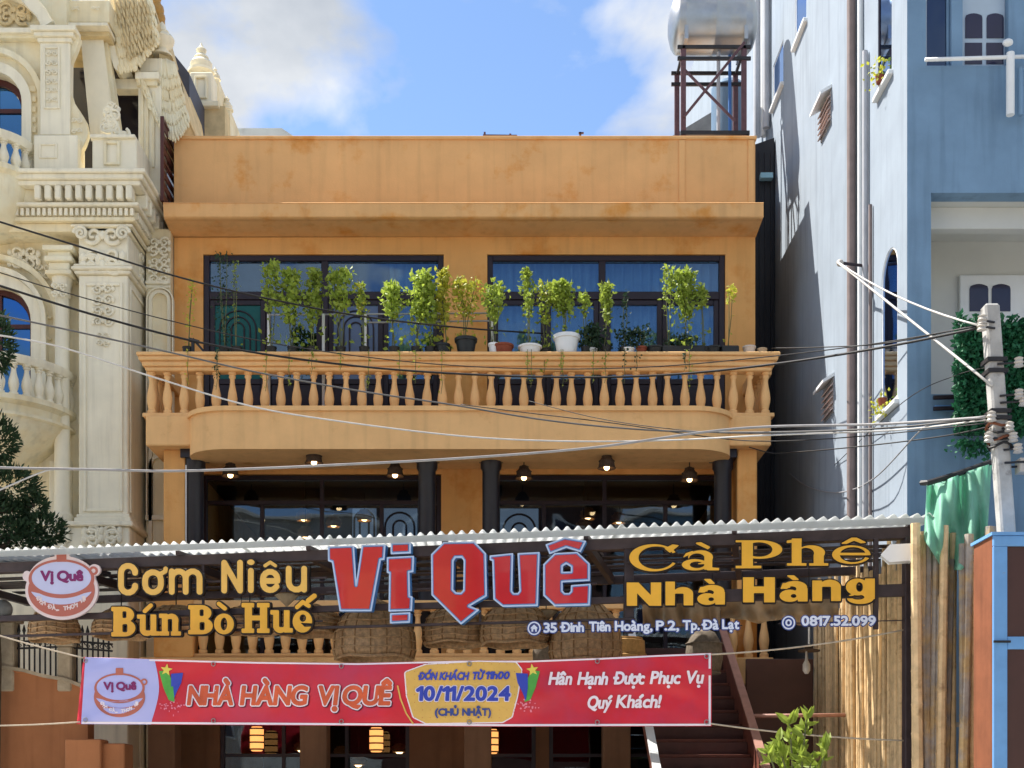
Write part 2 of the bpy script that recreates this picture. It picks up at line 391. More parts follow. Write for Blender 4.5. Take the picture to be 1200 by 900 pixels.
    def build(s, name, m, parent=None, smooth=False, bevel=0.0, base=True):
        if parent is not None: ov = org(parent)
        elif base and s.v:
            a = np.array(s.v); lo = a.min(0); hi = a.max(0); ov = Vector(((lo[0]+hi[0])/2, (lo[1]+hi[1])/2, lo[2]))
        else: ov = Vector((0,0,0))
        me = s.mesh(name, m, ov, smooth)
        o = bpy.data.objects.new(name, me); COL.objects.link(o)
        ORG[o.name] = Vector(ov)
        if parent is not None: o.parent = parent
        else: o.location = ov
        if bevel > 0:
            b = o.modifiers.new('bevel', 'BEVEL'); b.width = bevel; b.segments = 1; b.limit_method = 'ANGLE'; b.angle_limit = R(40)
        return o
def inst(me, name, loc, parent=None, rot=(0,0,0), scale=(1,1,1)):
    o = bpy.data.objects.new(name, me); COL.objects.link(o)
    l = Vector(loc)
    if parent is not None: o.parent = parent; l = l - org(parent)
    o.location = l; o.rotation_euler = rot; o.scale = scale
    ORG[o.name] = org(parent) if parent is not None else Vector(loc)
    return o
def tag(o, label, cat, group=None):
    o['label'] = label; o['category'] = cat
    if group: o['group'] = group
    return o
def thing(name, label, cat, loc, group=None):
    o = bpy.data.objects.new(name, None); COL.objects.link(o); o.location = loc; o.empty_display_size = 0.2
    ORG[o.name] = Vector(loc)
    return tag(o, label, cat, group)
def structure(o): o['kind'] = 'structure'; return o
def xz(Y0=0.0):
    return lambda a, b, t: (a, Y0 + t, b)
def xy(): return lambda a, b, t: (a, b, t)

# ------------------------------------------------------------------ ground
g = MB().box(-400, 400, -400, 400, -0.5, -0.02).build('ground', EARTH, base=False); structure(g)
g = MB().box(-60, 60, -22, -9.2, -0.15, 0.004).build('road', ASPHALT, base=False); structure(g)
g = MB().box(-60, 60, -9.2, 0, -0.15, 0.11).build('pavement', PAVING, base=False, bevel=0.02); structure(g)
g = MB().box(-60, 60, -26, -22, -0.15, 0.12).build('far_pavement', PAVING, base=False, bevel=0.02); structure(g)
# ================================================================== orange restaurant building
XL, XR = X(204, 0), X(885, 0)
ZT = Z(160, 0)
RB = thing('restaurant_building', 'orange stucco three storey building with long balcony, between the cream mansion and the blue house', 'building', (-0.5, 6, 0))
def wl(mb, name='wall', m=ORANGE, bevel=0.012): return mb.build(name, m, RB, bevel=bevel)
UX = [(X(238, 0), X(520, 0)), (X(571, 0), X(850, 0))]         # window openings, top floor
LX = [(X(236, 0), X(517, 0)), (X(566, 0), X(852, 0))]         # second floor
ZW = Z(298, 0)
T = 0.25
b = MB(); b.prism([(XL, Z(262, 0)), (XR, Z(262, 0)), (XR, ZT - 0.05), (XL, ZT - 0.05)], xz(), 0, T); wl(b, 'parapet_wall', ORANGE_PALE, bevel=0)
b = MB(); b.prism([[(XL, 3.62), (XR, 3.62), (XR, Z(262, 0)), (XL, Z(262, 0))]] + [[(x0, 7.02), (x1, 7.02), (x1, ZW), (x0, ZW)] for x0, x1 in UX] + [[(x0, 3.63), (x1, 3.63), (x1, 6.53), (x0, 6.53)] for x0, x1 in LX], xz(), 0, T)
wl(b, 'front_wall', bevel=0)
GX = [(-4.2, -1.35), (-0.2, 0.55), (0.75, 3.5)]
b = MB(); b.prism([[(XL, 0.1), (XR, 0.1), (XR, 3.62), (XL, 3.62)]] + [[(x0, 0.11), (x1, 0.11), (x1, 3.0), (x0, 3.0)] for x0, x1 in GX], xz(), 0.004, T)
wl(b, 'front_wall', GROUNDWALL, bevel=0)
wl(MB().box(XL, XL + 0.22, T, 12, 0, ZT - 0.05), 'side_wall'); wl(MB().box(XR - 0.22, XR, T, 12, 0, ZT - 0.05), 'side_wall')
wl(MB().box(XL, XR, 12, 12.2, 0, ZT - 0.05), 'rear_wall')
# coping on the parapet and the two thin pilaster strips under the tank stand
cp = MB(); cp.box(XL - 0.02, XR + 0.02, -0.03, T + 0.03, ZT - 0.05, ZT); wl(cp, 'coping', ORANGE_PALE, 0.008)
for px in (799, 880):
    wl(MB().box(X(px-3.5, 0), X(px+3.5, 0), -0.022, 0.0, Z(238, 0), ZT - 0.06), 'pilaster_strip', ORANGE_PALE, 0.006)
# cornice (solid sloped soffit)
cz1, cz0 = Z(238, -0.55), Z(254, -0.55)
prof = [(0.0, cz1 + 0.06), (-0.55, cz1), (-0.55, cz0), (-0.50, cz0 - 0.015), (-0.42, cz0 - 0.008), (0.0, cz0 - 0.06)]
c = MB(); c.prism(prof[::-1], lambda a, bb, t: (t, a, bb), X(192, -0.55), X(894, -0.55)); wl(c, 'cornice', ORANGE_PALE, 0.01)
# slabs and rooms
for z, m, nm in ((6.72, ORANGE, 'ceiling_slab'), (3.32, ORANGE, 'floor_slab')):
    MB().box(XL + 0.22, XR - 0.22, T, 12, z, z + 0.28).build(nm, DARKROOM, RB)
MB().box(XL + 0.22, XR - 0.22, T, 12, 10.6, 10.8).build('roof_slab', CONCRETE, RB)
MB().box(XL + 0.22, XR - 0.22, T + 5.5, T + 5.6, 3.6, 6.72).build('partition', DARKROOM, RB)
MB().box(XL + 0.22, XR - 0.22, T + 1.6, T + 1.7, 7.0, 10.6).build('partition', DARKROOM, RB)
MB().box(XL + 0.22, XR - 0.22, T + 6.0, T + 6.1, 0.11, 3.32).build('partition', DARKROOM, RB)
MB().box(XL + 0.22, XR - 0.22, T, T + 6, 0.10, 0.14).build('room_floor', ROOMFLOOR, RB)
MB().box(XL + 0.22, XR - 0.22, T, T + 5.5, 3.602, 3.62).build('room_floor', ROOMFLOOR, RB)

# ---- top floor windows
def frame_rect(mb, x0, x1, z0, z1, w, y0, y1):
    mb.box(x0, x0 + w, y0, y1, z0, z1); mb.box(x1 - w, x1, y0, y1, z0, z1)
    mb.box(x0 + w, x1 - w, y0, y1, z1 - w, z1); mb.box(x0 + w, x1 - w, y0, y1, z0, z0 + w)
ZTR = Z(345, 0)
for wi, (x0, x1) in enumerate(UX):
    f = MB(); frame_rect(f, x0 + 0.001, x1 - 0.001, 7.03, ZW - 0.001, 0.085, 0.03, 0.15)
    xm = X((380, 706)[wi], 0)
    f.box(xm - 0.05, xm + 0.05, 0.035, 0.145, 7.115, ZW - 0.086)
    f.box(x0 + 0.086, xm - 0.05, 0.04, 0.14, ZTR - 0.06, ZTR + 0.06); f.box(xm + 0.05, x1 - 0.086, 0.04, 0.14, ZTR - 0.06, ZTR + 0.06)
    win = f.build('window', DARKFRAME, RB, bevel=0.006)
    for a, c_ in ((x0 + 0.086, xm - 0.05), (xm + 0.05, x1 - 0.086)):
        q = MB().box(a, c_, 0.085, 0.093, ZTR + 0.061, ZW - 0.087).build('pane', GLASS, win)
        n = 2
        for k in range(n):
            l0 = a + (c_ - a) * k / n; l1 = a + (c_ - a) * (k + 1) / n
            d = MB(); frame_rect(d, l0 + 0.003, l1 - 0.003, 7.118, ZTR - 0.062, 0.075, 0.06, 0.12)
            lf = d.build('door_leaf', DARKFRAME, win, bevel=0.005)
            if wi == 0 and k == 0:      # teal and blue grey steel leaves with arched mouldings
                dm = CURTAIN_G if a < X(300, 0) else CURTAIN_B
                a0, a1, zz0, zz1 = l0 + 0.079, l1 - 0.079, 7.981, ZTR - 0.138
                MB().box(a0, a1, 0.082, 0.10, zz0, zz1).build('door_panel', dm, win)
                cx = (a0 + a1)/2
                for rr in (0.40, 0.27, 0.14):
                    r = (a1 - a0)*rr; zt0 = zz1 - 0.08 - (0.40 - rr)*(a1 - a0) - r
                    pts = [(cx - r, 0.075, zz0 + 0.1)] + [(cx - r*math.cos(t), 0.075, zt0 + r*math.sin(t)) for t in np.linspace(0, math.pi, 12)] + [(cx + r, 0.075, zz0 + 0.1)]
                    MB().tube(pts, 0.013, 5).build('arch_moulding', DARKFRAME, win)
            else: MB().box(l0 + 0.079, l1 - 0.079, 0.087, 0.094, 7.981, ZTR - 0.138).build('pane', GLASS, win)
            MB().box(l0 + 0.079, l1 - 0.079, 0.078, 0.10, 7.194, 7.90).build('door_panel', DARKFRAME, win, bevel=0.01)
            MB().box(l0 + 0.079, l1 - 0.079, 0.07, 0.11, 7.901, 7.98).build('lock_rail', DARKFRAME, win, bevel=0.004)
# curtains behind the top floor glass
def curtain(x0, x1, z0, z1, y, m, amp=0.035, pitch=0.13, name='curtain', parent=None):
    n = int((x1 - x0) / 0.02); vs = []; fs = []
    ph = random.random() * 6
    for i in range(n + 1):
        x = x0 + (x1 - x0) * i / n
        yy = y + amp * math.sin(x / pitch * 6.28 + ph + 0.8 * math.sin(x * 5)) + 0.012 * math.sin(x * 90)
        vs += [(x, yy, z0), (x, yy + 0.01, z1)]
        if i: fs.append((2*i-2, 2*i, 2*i+1, 2*i-1))
    mb = MB().add(vs, fs); o = mb.build(name, m, parent or RB, smooth='all')
    s = o.modifiers.new('thickness', 'SOLIDIFY'); s.thickness = 0.004
    return o
curtain(UX[1][0] - 0.1, UX[1][1] + 0.1, 7.05, ZW + 0.1, 0.24, CURTAIN)
curtain(X(455, 0), X(480, 0), 7.05, ZW + 0.1, 0.24, CURTAIN)
# ---- second floor shopfront
ZL1 = 6.52
for wi, (x0, x1) in enumerate(LX):
    f = MB(); frame_rect(f, x0 + 0.001, x1 - 0.001, 3.63, ZL1, 0.07, 0.04, 0.14)
    zt = Z(588, 0)
    f.box(x0 + 0.072, x1 - 0.072, 0.05, 0.13, zt - 0.03, zt + 0.03)
    for k in (1, 2, 3):
        xm = x0 + (x1 - x0) * k / 4
        f.box(xm - 0.03, xm + 0.03, 0.052, 0.128, 3.70, zt - 0.031)
        if k == 2: f.box(xm - 0.03, xm + 0.03, 0.052, 0.128, zt + 0.031, ZL1 - 0.071)
    win = f.build('window', DARKFRAME, RB, bevel=0.005)
    MB().box(x0 + 0.072, (x0+x1)/2 - 0.032, 0.088, 0.095, zt + 0.032, ZL1 - 0.072).build('pane', GLASS_DARK, win)
    MB().box((x0+x1)/2 + 0.032, x1 - 0.072, 0.088, 0.095, zt + 0.032, ZL1 - 0.072).build('pane', GLASS_DARK, win)
    for k in range(4):
        a = x0 + (x1 - x0) * k / 4 + (0.032 if k else 0.072); c_ = x0 + (x1 - x0) * (k + 1) / 4 - (0.032 if k < 3 else 0.072)
        MB().box(a, c_, 0.088, 0.095, 3.72, zt - 0.032).build('pane', GLASS_DARK, win)
# pale arched windows on the far side of the second floor room (a glow in the pane material stands in for light from behind)
PALEGLASS = mat('glowing_pane', (0.30, 0.42, 0.60), 0.4, 0.1, 3, spec=0.4, emit=(0.30, 0.44, 0.66), estr=0.10)
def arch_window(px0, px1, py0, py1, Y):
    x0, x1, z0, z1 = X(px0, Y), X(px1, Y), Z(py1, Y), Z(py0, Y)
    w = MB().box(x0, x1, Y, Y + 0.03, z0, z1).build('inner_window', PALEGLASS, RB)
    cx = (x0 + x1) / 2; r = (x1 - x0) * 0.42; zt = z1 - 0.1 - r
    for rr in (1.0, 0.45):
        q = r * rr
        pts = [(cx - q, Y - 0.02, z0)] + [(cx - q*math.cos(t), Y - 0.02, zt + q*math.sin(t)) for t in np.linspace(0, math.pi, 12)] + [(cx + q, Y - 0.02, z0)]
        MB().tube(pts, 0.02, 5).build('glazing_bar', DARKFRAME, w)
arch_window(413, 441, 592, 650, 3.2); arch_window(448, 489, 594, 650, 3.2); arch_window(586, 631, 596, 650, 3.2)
# ---- ground floor glazing
for x0, x1 in GX:
    f = MB(); frame_rect(f, x0 + 0.001, x1 - 0.001, 0.12, 2.99, 0.06, 0.05, 0.13)
    n = max(1, round((x1 - x0) / 0.95))
    for k in range(1, n): f.box(x0 + (x1-x0)*k/n - 0.025, x0 + (x1-x0)*k/n + 0.025, 0.055, 0.125, 0.18, 2.93)
    f.box(x0 + 0.062, x1 - 0.062, 0.06, 0.12, 2.28, 2.33)
    win = f.build('window', DARKFRAME, RB)
    MB().box(x0 + 0.05, x1 - 0.05, 0.088, 0.094, 0.15, 2.96).build('pane', GLASS_DARK, win)

# ---- balcony
YB = -1.2
bx0, bx1 = X(172, YB), X(903, YB)
MB().box(bx0 + 0.02, bx1 - 0.02, YB - 0.14, -0.001, 6.60, 7.02).build('balcony_slab', ORANGE_TRIM, RB, bevel=0.015)
def bulge(off, n=10):
    x0, x1, yf, yb = X(214, -1.7) - off, X(862, -1.7) + off, -1.72 - off, -1.0
    rx, ry = 0.62, 0.50 + off
    pts = [(x0, yb)]
    pts += [(x0 + rx - rx*math.cos(t), yf + ry - ry*math.sin(t)) for t in np.linspace(0, math.pi/2, n)]
    pts += [(x1 - rx + rx*math.sin(t), yf + ry - ry*math.cos(t)) for t in np.linspace(0, math.pi/2, n)]
    pts += [(x1, yb)]
    return pts
m_ = MB(); m_.prism(bulge(0), xy(), 6.45, 6.97); m_.build('balcony_front', ORANGE_TRIM, RB, smooth=True, bevel=0.02)
m_ = MB(); m_.prism(bulge(0.035), xy(), 6.97, 7.035); m_.build('balcony_moulding', ORANGE_TRIM, RB, smooth=True, bevel=0.02)
rl = MB()
for z0, z1, hw in ((7.85, 7.90, 0.20), (7.79, 7.85, 0.175), (7.72, 7.79, 0.135), (7.665, 7.72, 0.10)):
    rl.box(bx0 - hw + 0.1, bx1 + hw - 0.1, YB - hw, YB + hw, z0, z1)
rl.build('top_rail', ORANGE_TRIM, RB, bevel=0.012)
for xx in (bx0 + 0.06, bx1 - 0.06): MB().box(xx - 0.12, xx + 0.12, YB + 0.2, -0.001, 7.70, 7.87).build('side_rail', ORANGE_TRIM, RB, bevel=0.012)
MB().box(bx0 - 0.04, bx1 + 0.04, YB - 0.09, YB + 0.09, 7.021, 7.075).build('bottom_rail', ORANGE_TRIM, RB, bevel=0.008)
bprof = [(0.062,0),(0.062,0.05),(0.045,0.065),(0.052,0.10),(0.066,0.17),(0.070,0.22),(0.060,0.30),(0.043,0.38),(0.033,0.45),(0.034,0.50),(0.048,0.52),(0.048,0.535),(0.038,0.55),(0.058,0.565),(0.058,0.592)]
BALM = MB().lathe(bprof, n=12).mesh('baluster', ORANGE_TRIM, smooth=True)
nb = 39
for i in range(nb):
    x = bx0 + 0.07 + (bx1 - bx0 - 0.14) * i / (nb - 1)
    inst(BALM, 'baluster', (x + random.gauss(0, .003), YB, 7.075), RB, (random.gauss(0, .008), random.gauss(0, .008), random.random()*6), (1, 1, random.uniform(0.985, 1.0)))
for xx in (bx0 + 0.06, bx1 - 0.06):
    for k in range(4): inst(BALM, 'baluster', (xx, YB + 0.25 + 0.235*k, 7.07), RB, (0,0,1.3*k), (1,1,1.06))

# ---- second floor terrace: columns, wing piers, slab, balustrade
colprof = [(0.16,0),(0.16,0.18),(0.125,0.22),(0.125,2.7),(0.15,2.74),(0.15,2.86)]
for px in (228.5, 500.5, 575.5, 847):
    xx = X(px, -1.0)
    q = MB().lathe(colprof, xx, -1.0, 3.62, 20); q.box(xx - 0.17, xx + 0.17, -1.17, -0.83, 6.48, 6.60)
    q.build('column', DARKCOL, RB, smooth=True)
for a, c_ in ((X(192, -1.1), X(217, -1.1)), (X(864, -1.1), X(887, -1.1))):
    MB().box(a, c_, -1.12, 0.0, 3.60, 6.601).build('wing_pier', ORANGE, RB, bevel=0.012)
ZS = 3.62
MB().box(bx0, bx1, -1.42, -0.001, 3.24, ZS).build('terrace_slab', ORANGE_TRIM, RB, bevel=0.015)
MB().box(bx0 - 0.03, X(1.86*82.5 + 585, -1.1), -1.46, -1.42, ZS - 0.12, ZS).build('slab_edge', ORANGE_TRIM, RB, bevel=0.01)
BALT = MB().lathe(bprof, n=12).mesh('terrace_baluster', ORANGE_TRIM, smooth=True)
r0, r1 = X(228, -1.3), 1.80
MB().box(r0, r1, -1.42, -1.18, 4.30, 4.42).build('terrace_rail', ORANGE_TRIM, RB, bevel=0.012)
MB().box(r0, r1, -1.39, -1.21, ZS, ZS + 0.06).build('terrace_rail', ORANGE_TRIM, RB, bevel=0.01)
k = 0; x = r0 + 0.12
while x < r1 - 0.05:
    inst(BALT, 'baluster', (x, -1.30, ZS + 0.06), RB, (0,0,k), (1.05, 1.05, 1.048)); x += 0.232; k += 1
MB().box(3.18, bx1 - 0.05, -1.42, -1.18, 4.30, 4.42).build('terrace_rail', ORANGE_TRIM, RB, bevel=0.012)
for x in (3.28, 3.5, 3.72): inst(BALT, 'baluster', (x, -1.30, ZS), RB, (0,0,x), (1.05, 1.05, 1.15))
for a, c_ in ((X(181, -1.4), X(227, -1.4)),):
    MB().box(a, c_, -1.45, -1.05, ZS, 4.5).build('pedestal', ORANGE, RB, bevel=0.015)
for xx in (bx0 + 0.25, -2.6, -0.3, 1.65, bx1 - 0.2):
    MB().box(xx - 0.19, xx + 0.19, -1.38, -1.0, 0.1, 3.24).build('ground_pier', GROUNDWALL, RB, bevel=0.012)

# ---- dark red lattice screen standing on the left end of the roof edge
sx = -4.97
scn = MB()
z0, z1 = Z(236, -0.44), Z(137, -0.44)
for dy in (-0.44, 0.36):
    scn.bar((sx + 0.02, dy, z0), (sx + 0.02, dy, z1), 0.05, 0.05)
for zz in (z0 + 0.03, (z0+z1)/2, z1 - 0.03): scn.bar((sx+0.02, -0.41, zz), (sx+0.02, 0.33, zz), 0.04, 0.04)
scn.build('lattice_frame', MAROON, None).name = 'roof_edge_screen'
sco = bpy.data.objects['roof_edge_screen']; ORG['roof_edge_screen'] = sco.location.copy()
tag(sco, 'narrow dark red metal screen at the left end of the orange parapet', 'screen')
for k in range(7):
    zz = z0 + 0.1 + (z1 - z0 - 0.2) * k / 6
    MB().box(sx + 0.012, sx + 0.028, -0.39, 0.31, zz - 0.05, zz + 0.05).build('slat', MAROON, sco)

# roof edge antennas
for px0, px1, lab in ((566, 606, 'low metal bracket on the middle of the orange roof edge'), (678, 684, 'short metal stub on the orange roof edge right of the bracket')):
    a = MB(); a.bar(P(px0+2, 162, 0.2), P(px0+2, 155, 0.2), 0.03, 0.03)
    if px1 - px0 > 10: a.bar(P(px0, 159, 0.2), P(px1, 159.5, 0.2), 0.025, 0.03); a.bar(P(px1-8, 162, 0.2), P(px1-8, 157, 0.2), 0.03, 0.03)
    else: a.bar(P(px0, 156, 0.2), P(px1, 156, 0.2), 0.03, 0.02)
    tag(a.build('roof_bracket', RUSTPURPLE), lab, 'bracket')

# ================================================================== pendant lamps under the balcony soffit
def pendant(px, py, Y, zc, shade_r, shade_h, label, m, group, style='cone', bulbr=0.055):
    c = P(px, py, Y)
    t = thing('pendant_lamp', label, 'lamp', (c.x, c.y, c.z), group)
    MB().tube([(c.x, c.y, zc), (c.x, c.y, c.z + shade_h)], 0.008, 5).build('cord', CABLE, t)
    if style == 'cone': pr = [(shade_r, -0.02), (shade_r*0.86, shade_h*0.45), (shade_r*0.5, shade_h*0.85), (0.03, shade_h)]
    elif style == 'dome': pr = [(shade_r*0.85, -shade_h*0.45), (shade_r, 0), (shade_r*0.9, shade_h*0.45), (shade_r*0.55, shade_h*0.85), (0.03, shade_h)]
    else: pr = [(shade_r, -shade_h*0.6), (shade_r, shade_h*0.1), (shade_r*0.82, shade_h*0.15), (shade_r*0.82, shade_h*0.8), (0.04, shade_h)]
    s = MB().lathe(pr, c.x, c.y, c.z, 24, cap=False).build('lamp_shade', m, t, smooth=True)
    so = s.modifiers.new('thickness', 'SOLIDIFY'); so.thickness = 0.01
    hoops = MB()
    for (r, z) in pr[:-1]:
        hoops.tube([(c.x + (r+0.004)*math.cos(a), c.y + (r+0.004)*math.sin(a), c.z + z) for a in np.linspace(0, 6.2832, 25)], 0.008, 5, False)
    hoops.build('hoop', m, t)
    MB().ball((c.x, c.y, c.z - 0.01), bulbr, n=12, m=8).build('bulb', BULB, t, smooth='all')
    return t
SOF = 6.44
for px, py, Y, lab in ((270, 556, -0.75, 'lit pendant bulb with dark wicker shade by the leftmost dark column'),
                       (368, 541, -1.35, 'lit pendant bulb hanging high under the balcony in the left bay'),
                       (463, 556, -0.75, 'lit pendant bulb left of the second dark column'),
                       (614, 559, -0.75, 'lit pendant bulb right of the third dark column'),
                       (711, 547, -1.35, 'lit pendant bulb hanging high under the balcony in the right bay'),
                       (808, 561, -0.75, 'lit pendant bulb with wicker shade by the rightmost dark column')):
    pendant(px, py, Y, 6.6 if Y > -1 else 6.45, 0.12, 0.17, lab, WICKER_DARK, 'bulb lamps under the balcony', 'cone', 0.04)
for px, py, Y, lab in ((356, 606, 2.0, 'glowing lamp hanging inside the second floor left of the inner windows'),
                       (391, 613, 2.2, 'round warm lamp beside the pale arched inner windows'),
                       (427, 606, 2.0, 'glowing lamp in front of the pale inner window of the left bay'),
                       (689, 604, 2.0, 'glowing lamp inside the right bay of the second floor'),
                       (725, 609, 2.6, 'small lamp deep in the right bay of the second floor'),
                       (358, 626, 1.2, 'low glowing wicker lamp behind the left bay glass just above the sheet roof'),
                       (684, 618, 1.2, 'low glowing wicker lamp behind the right bay glass just above the sheet roof')):
    pendant(px, py, Y, 6.72, 0.13, 0.13, lab, WICKER, 'lamps inside the second floor room', 'dome', 0.06)
# ground floor lanterns
def lantern(px, py, Y, w, h, label):
    c = P(px, py, Y); t = thing('wicker_lantern', label, 'lantern', (c.x, c.y, c.z - h/2), 'lit lanterns under the terrace')
    MB().tube([(c.x, c.y, 3.24 if Y < 0 else 3.3), (c.x, c.y, c.z + h/2)], 0.008, 5).build('cord', CABLE, t)
    pr = [(w*0.36, -h/2), (w*0.5, -h*0.4), (w*0.5, h*0.4), (w*0.36, h/2)]
    MB().lathe(pr, c.x, c.y, c.z, 20).build('glowing_shade', LANTERN, t, smooth=True)
    for k in range(4):
        z = c.z - h*0.42 + h*0.84*k/3
        MB().tube([(c.x + w*0.515*math.cos(a), c.y + w*0.515*math.sin(a), z) for a in np.linspace(0, 6.2832, 21)], 0.012, 5, False).build('hoop', WICKER_DARK, t)
for px, py, Y, lab in ((301, 866, -0.5, 'glowing lantern under the left part of the red banner'), (441, 867, -0.5, 'glowing lantern under the middle of the red banner'),
                       (576, 869, -0.5, 'glowing lantern under the date panel of the banner')):
    lantern(px, py, Y, 0.20, 0.36, lab)
for px, py, Y, lab in ((353, 876, 2.5, 'small lit lamp in the ground floor room between the two left lanterns'), (400, 881, 2.5, 'small lit lamp low in the ground floor room left of the middle lantern'),
                       (420, 893, 1.8, 'round lit lamp at the bottom edge below the middle lantern'), (468, 878, 2.2, 'small lit lamp in the ground floor room right of the middle lantern')):
    pendant(px, py, Y, 3.32, 0.13, 0.10, lab, WICKER, 'lamps inside the ground floor room', 'dome', 0.075)
# ================================================================== lettering: outlines from distance fields
def seg(x0, y0, x1, y1, r):
    def f(A, B):
        px, py = A - x0, B - y0; ex, ey = x1 - x0, y1 - y0
        t = np.clip((px*ex + py*ey) / (ex*ex + ey*ey + 1e-9), 0, 1)
        return np.hypot(px - ex*t, py - ey*t) - r
    return f
def path(pts, r):
    fs = [seg(*pts[i], *pts[i+1], r) for i in range(len(pts)-1)]
    return lambda A, B: np.minimum.reduce([f(A, B) for f in fs])
def poly(loops, rnd=0.0):
    if not isinstance(loops[0][0], (tuple, list, np.ndarray)): loops = [loops]
    def f(A, B):
        d = np.full(A.shape, 1e9); ins = np.zeros(A.shape, bool)
        for l in loops:
            n = len(l)
            for i in range(n):
                x0, y0 = l[i]; x1, y1 = l[(i+1) % n]; ex, ey = x1-x0, y1-y0
                if ex == 0 and ey == 0: continue
                px, py = A - x0, B - y0
                t = np.clip((px*ex + py*ey) / (ex*ex + ey*ey), 0, 1)
                d = np.minimum(d, np.hypot(px - ex*t, py - ey*t))
                if y0 != y1:
                    c = ((y0 <= B) & (B < y1)) | ((y1 <= B) & (B < y0))
                    ins ^= c & (A < x0 + (B - y0) / (y1 - y0) * ex)
        return np.where(ins, -d, d) - rnd
    return f
def ell(cx, cy, rx, ry):
    def f(A, B):
        k = np.hypot((A-cx)/rx, (B-cy)/ry); g_ = np.hypot((A-cx)/rx**2, (B-cy)/ry**2) + 1e-9
        return k * (k - 1) / g_
    return f
def U(*fs): return lambda A, B: np.minimum.reduce([f(A, B) for f in fs])
def SUB(a, *bs): return lambda A, B: np.maximum(a(A, B), -np.minimum.reduce([q(A, B) for q in bs]))
def rect(x0, y0, x1, y1, rnd=0.0): return poly([(x0+rnd, y0+rnd), (x1-rnd, y0+rnd), (x1-rnd, y1-rnd), (x0+rnd, y1-rnd)], rnd)

def contours(f, bb, step, level):
    x0, y0, x1, y1 = bb
    xs = np.arange(x0, x1 + step, step); ys = np.arange(y0, y1 + step, step)
    A, B = np.meshgrid(xs, ys); F = f(A, B) - level
    F = np.where(np.abs(F) < 1e-6, 1e-6, F)
    F[0, :] = F[-1, :] = np.maximum(F[0, :], 0.1).max(); F[:, 0] = F[:, -1] = F[0, 0]
    I = F < 0
    c = I[:-1, :-1]*1 + I[:-1, 1:]*2 + I[1:, 1:]*4 + I[1:, :-1]*8
    jj, ii = np.nonzero((c > 0) & (c < 15))
    nxt = {}
    def pt(e):
        k, j, i = e
        if k == 0: t = F[j, i] / (F[j, i] - F[j, i+1]); return (xs[i] + t*step, ys[j])
        t = F[j, i] / (F[j, i] - F[j+1, i]); return (xs[i], ys[j] + t*step)
    T = {1:[(3,0)],2:[(0,1)],3:[(3,1)],4:[(1,2)],5:[(3,0),(1,2)],6:[(0,2)],7:[(3,2)],8:[(2,3)],9:[(2,0)],10:[(0,1),(2,3)],11:[(2,1)],12:[(1,3)],13:[(1,0)],14:[(0,3)]}
    for j, i in zip(jj.tolist(), ii.tolist()):
        E_ = ((0,j,i),(1,j,i+1),(0,j+1,i),(1,j,i))
        for a, b_ in T[int(c[j, i])]: nxt[E_[a]] = E_[b_]
    loops = []
    while nxt:
        s0 = next(iter(nxt)); l = []; e = s0
        while e in nxt:
            l.append(pt(e)); e = nxt.pop(e)
        if len(l) > 5: loops.append(simplify(l, step*0.09))
    return [l for l in loops if len(l) >= 3]
def simplify(l, eps):
    def rdp(p):
        if len(p) < 3: return p
        a, b_ = np.array(p[0]), np.array(p[-1]); q = np.array(p[1:-1]); d = b_ - a; L = np.hypot(*d)
        dist = np.hypot(*(q - a).T) if L < 1e-9 else np.abs((q[:,0]-a[0])*d[1] - (q[:,1]-a[1])*d[0]) / L
        k = int(dist.argmax())
        if dist[k] < eps: return [p[0], p[-1]]
        return rdp(p[:k+2])[:-1] + rdp(p[k+1:])
    h = len(l)//2
    return rdp(l[:h+1])[:-1] + rdp(l[h:] + [l[0]])[:-1]
def plate(mb, f, bb, step, level, fn, t0, t1):
    """solid plate of the shape grown by level; fn(x, y, t): picture-plan point on the board, t metres towards the street"""
    ls = contours(f, bb, step, level)
    if ls: mb.prism(ls, fn, t0, t1)
    return mb

# glyph outlines of the built-in face, marks composed by hand
_gc = {}
def base_glyph(ch):
    if ch in _gc: return _gc[ch]
    cu = bpy.data.curves.new('glyph', 'FONT'); cu.body = ch; cu.size = 1.0
    o = bpy.data.objects.new('glyph', cu); COL.objects.link(o)
    dg = bpy.context.evaluated_depsgraph_get()
    c2 = o.evaluated_get(dg).to_curve(dg)
    loops = []
    for sp in c2.splines:
        pts = []
        if sp.type == 'BEZIER':
            bp = sp.bezier_points; n = len(bp)
            for i in range(n):
                p0, p1 = bp[i], bp[(i+1) % n]
                straight = (p0.handle_right - p0.co).length < 1e-5 and (p1.handle_left - p1.co).length < 1e-5
                for k in range(1 if straight else 5):
                    t = k / 5; a, b_, c_, d = p0.co, p0.handle_right, p1.handle_left, p1.co
                    q = a*(1-t)**3 + b_*3*t*(1-t)**2 + c_*3*t*t*(1-t) + d*t**3; pts.append((q.x, q.y))
        else: pts = [(p.co.x, p.co.y) for p in sp.points]
        if len(pts) > 2: loops.append(pts)
    o.to_curve_clear() if hasattr(o, 'to_curve_clear') else None
    bpy.data.objects.remove(o); bpy.data.curves.remove(cu)
    xs = [p[0] for l in loops for p in l] or [0, 0.25]
    ys = [p[1] for l in loops for p in l] or [0, 0]
    _gc[ch] = (loops, min(xs), max(xs), min(ys), max(ys))
    return _gc[ch]
CAPH = None
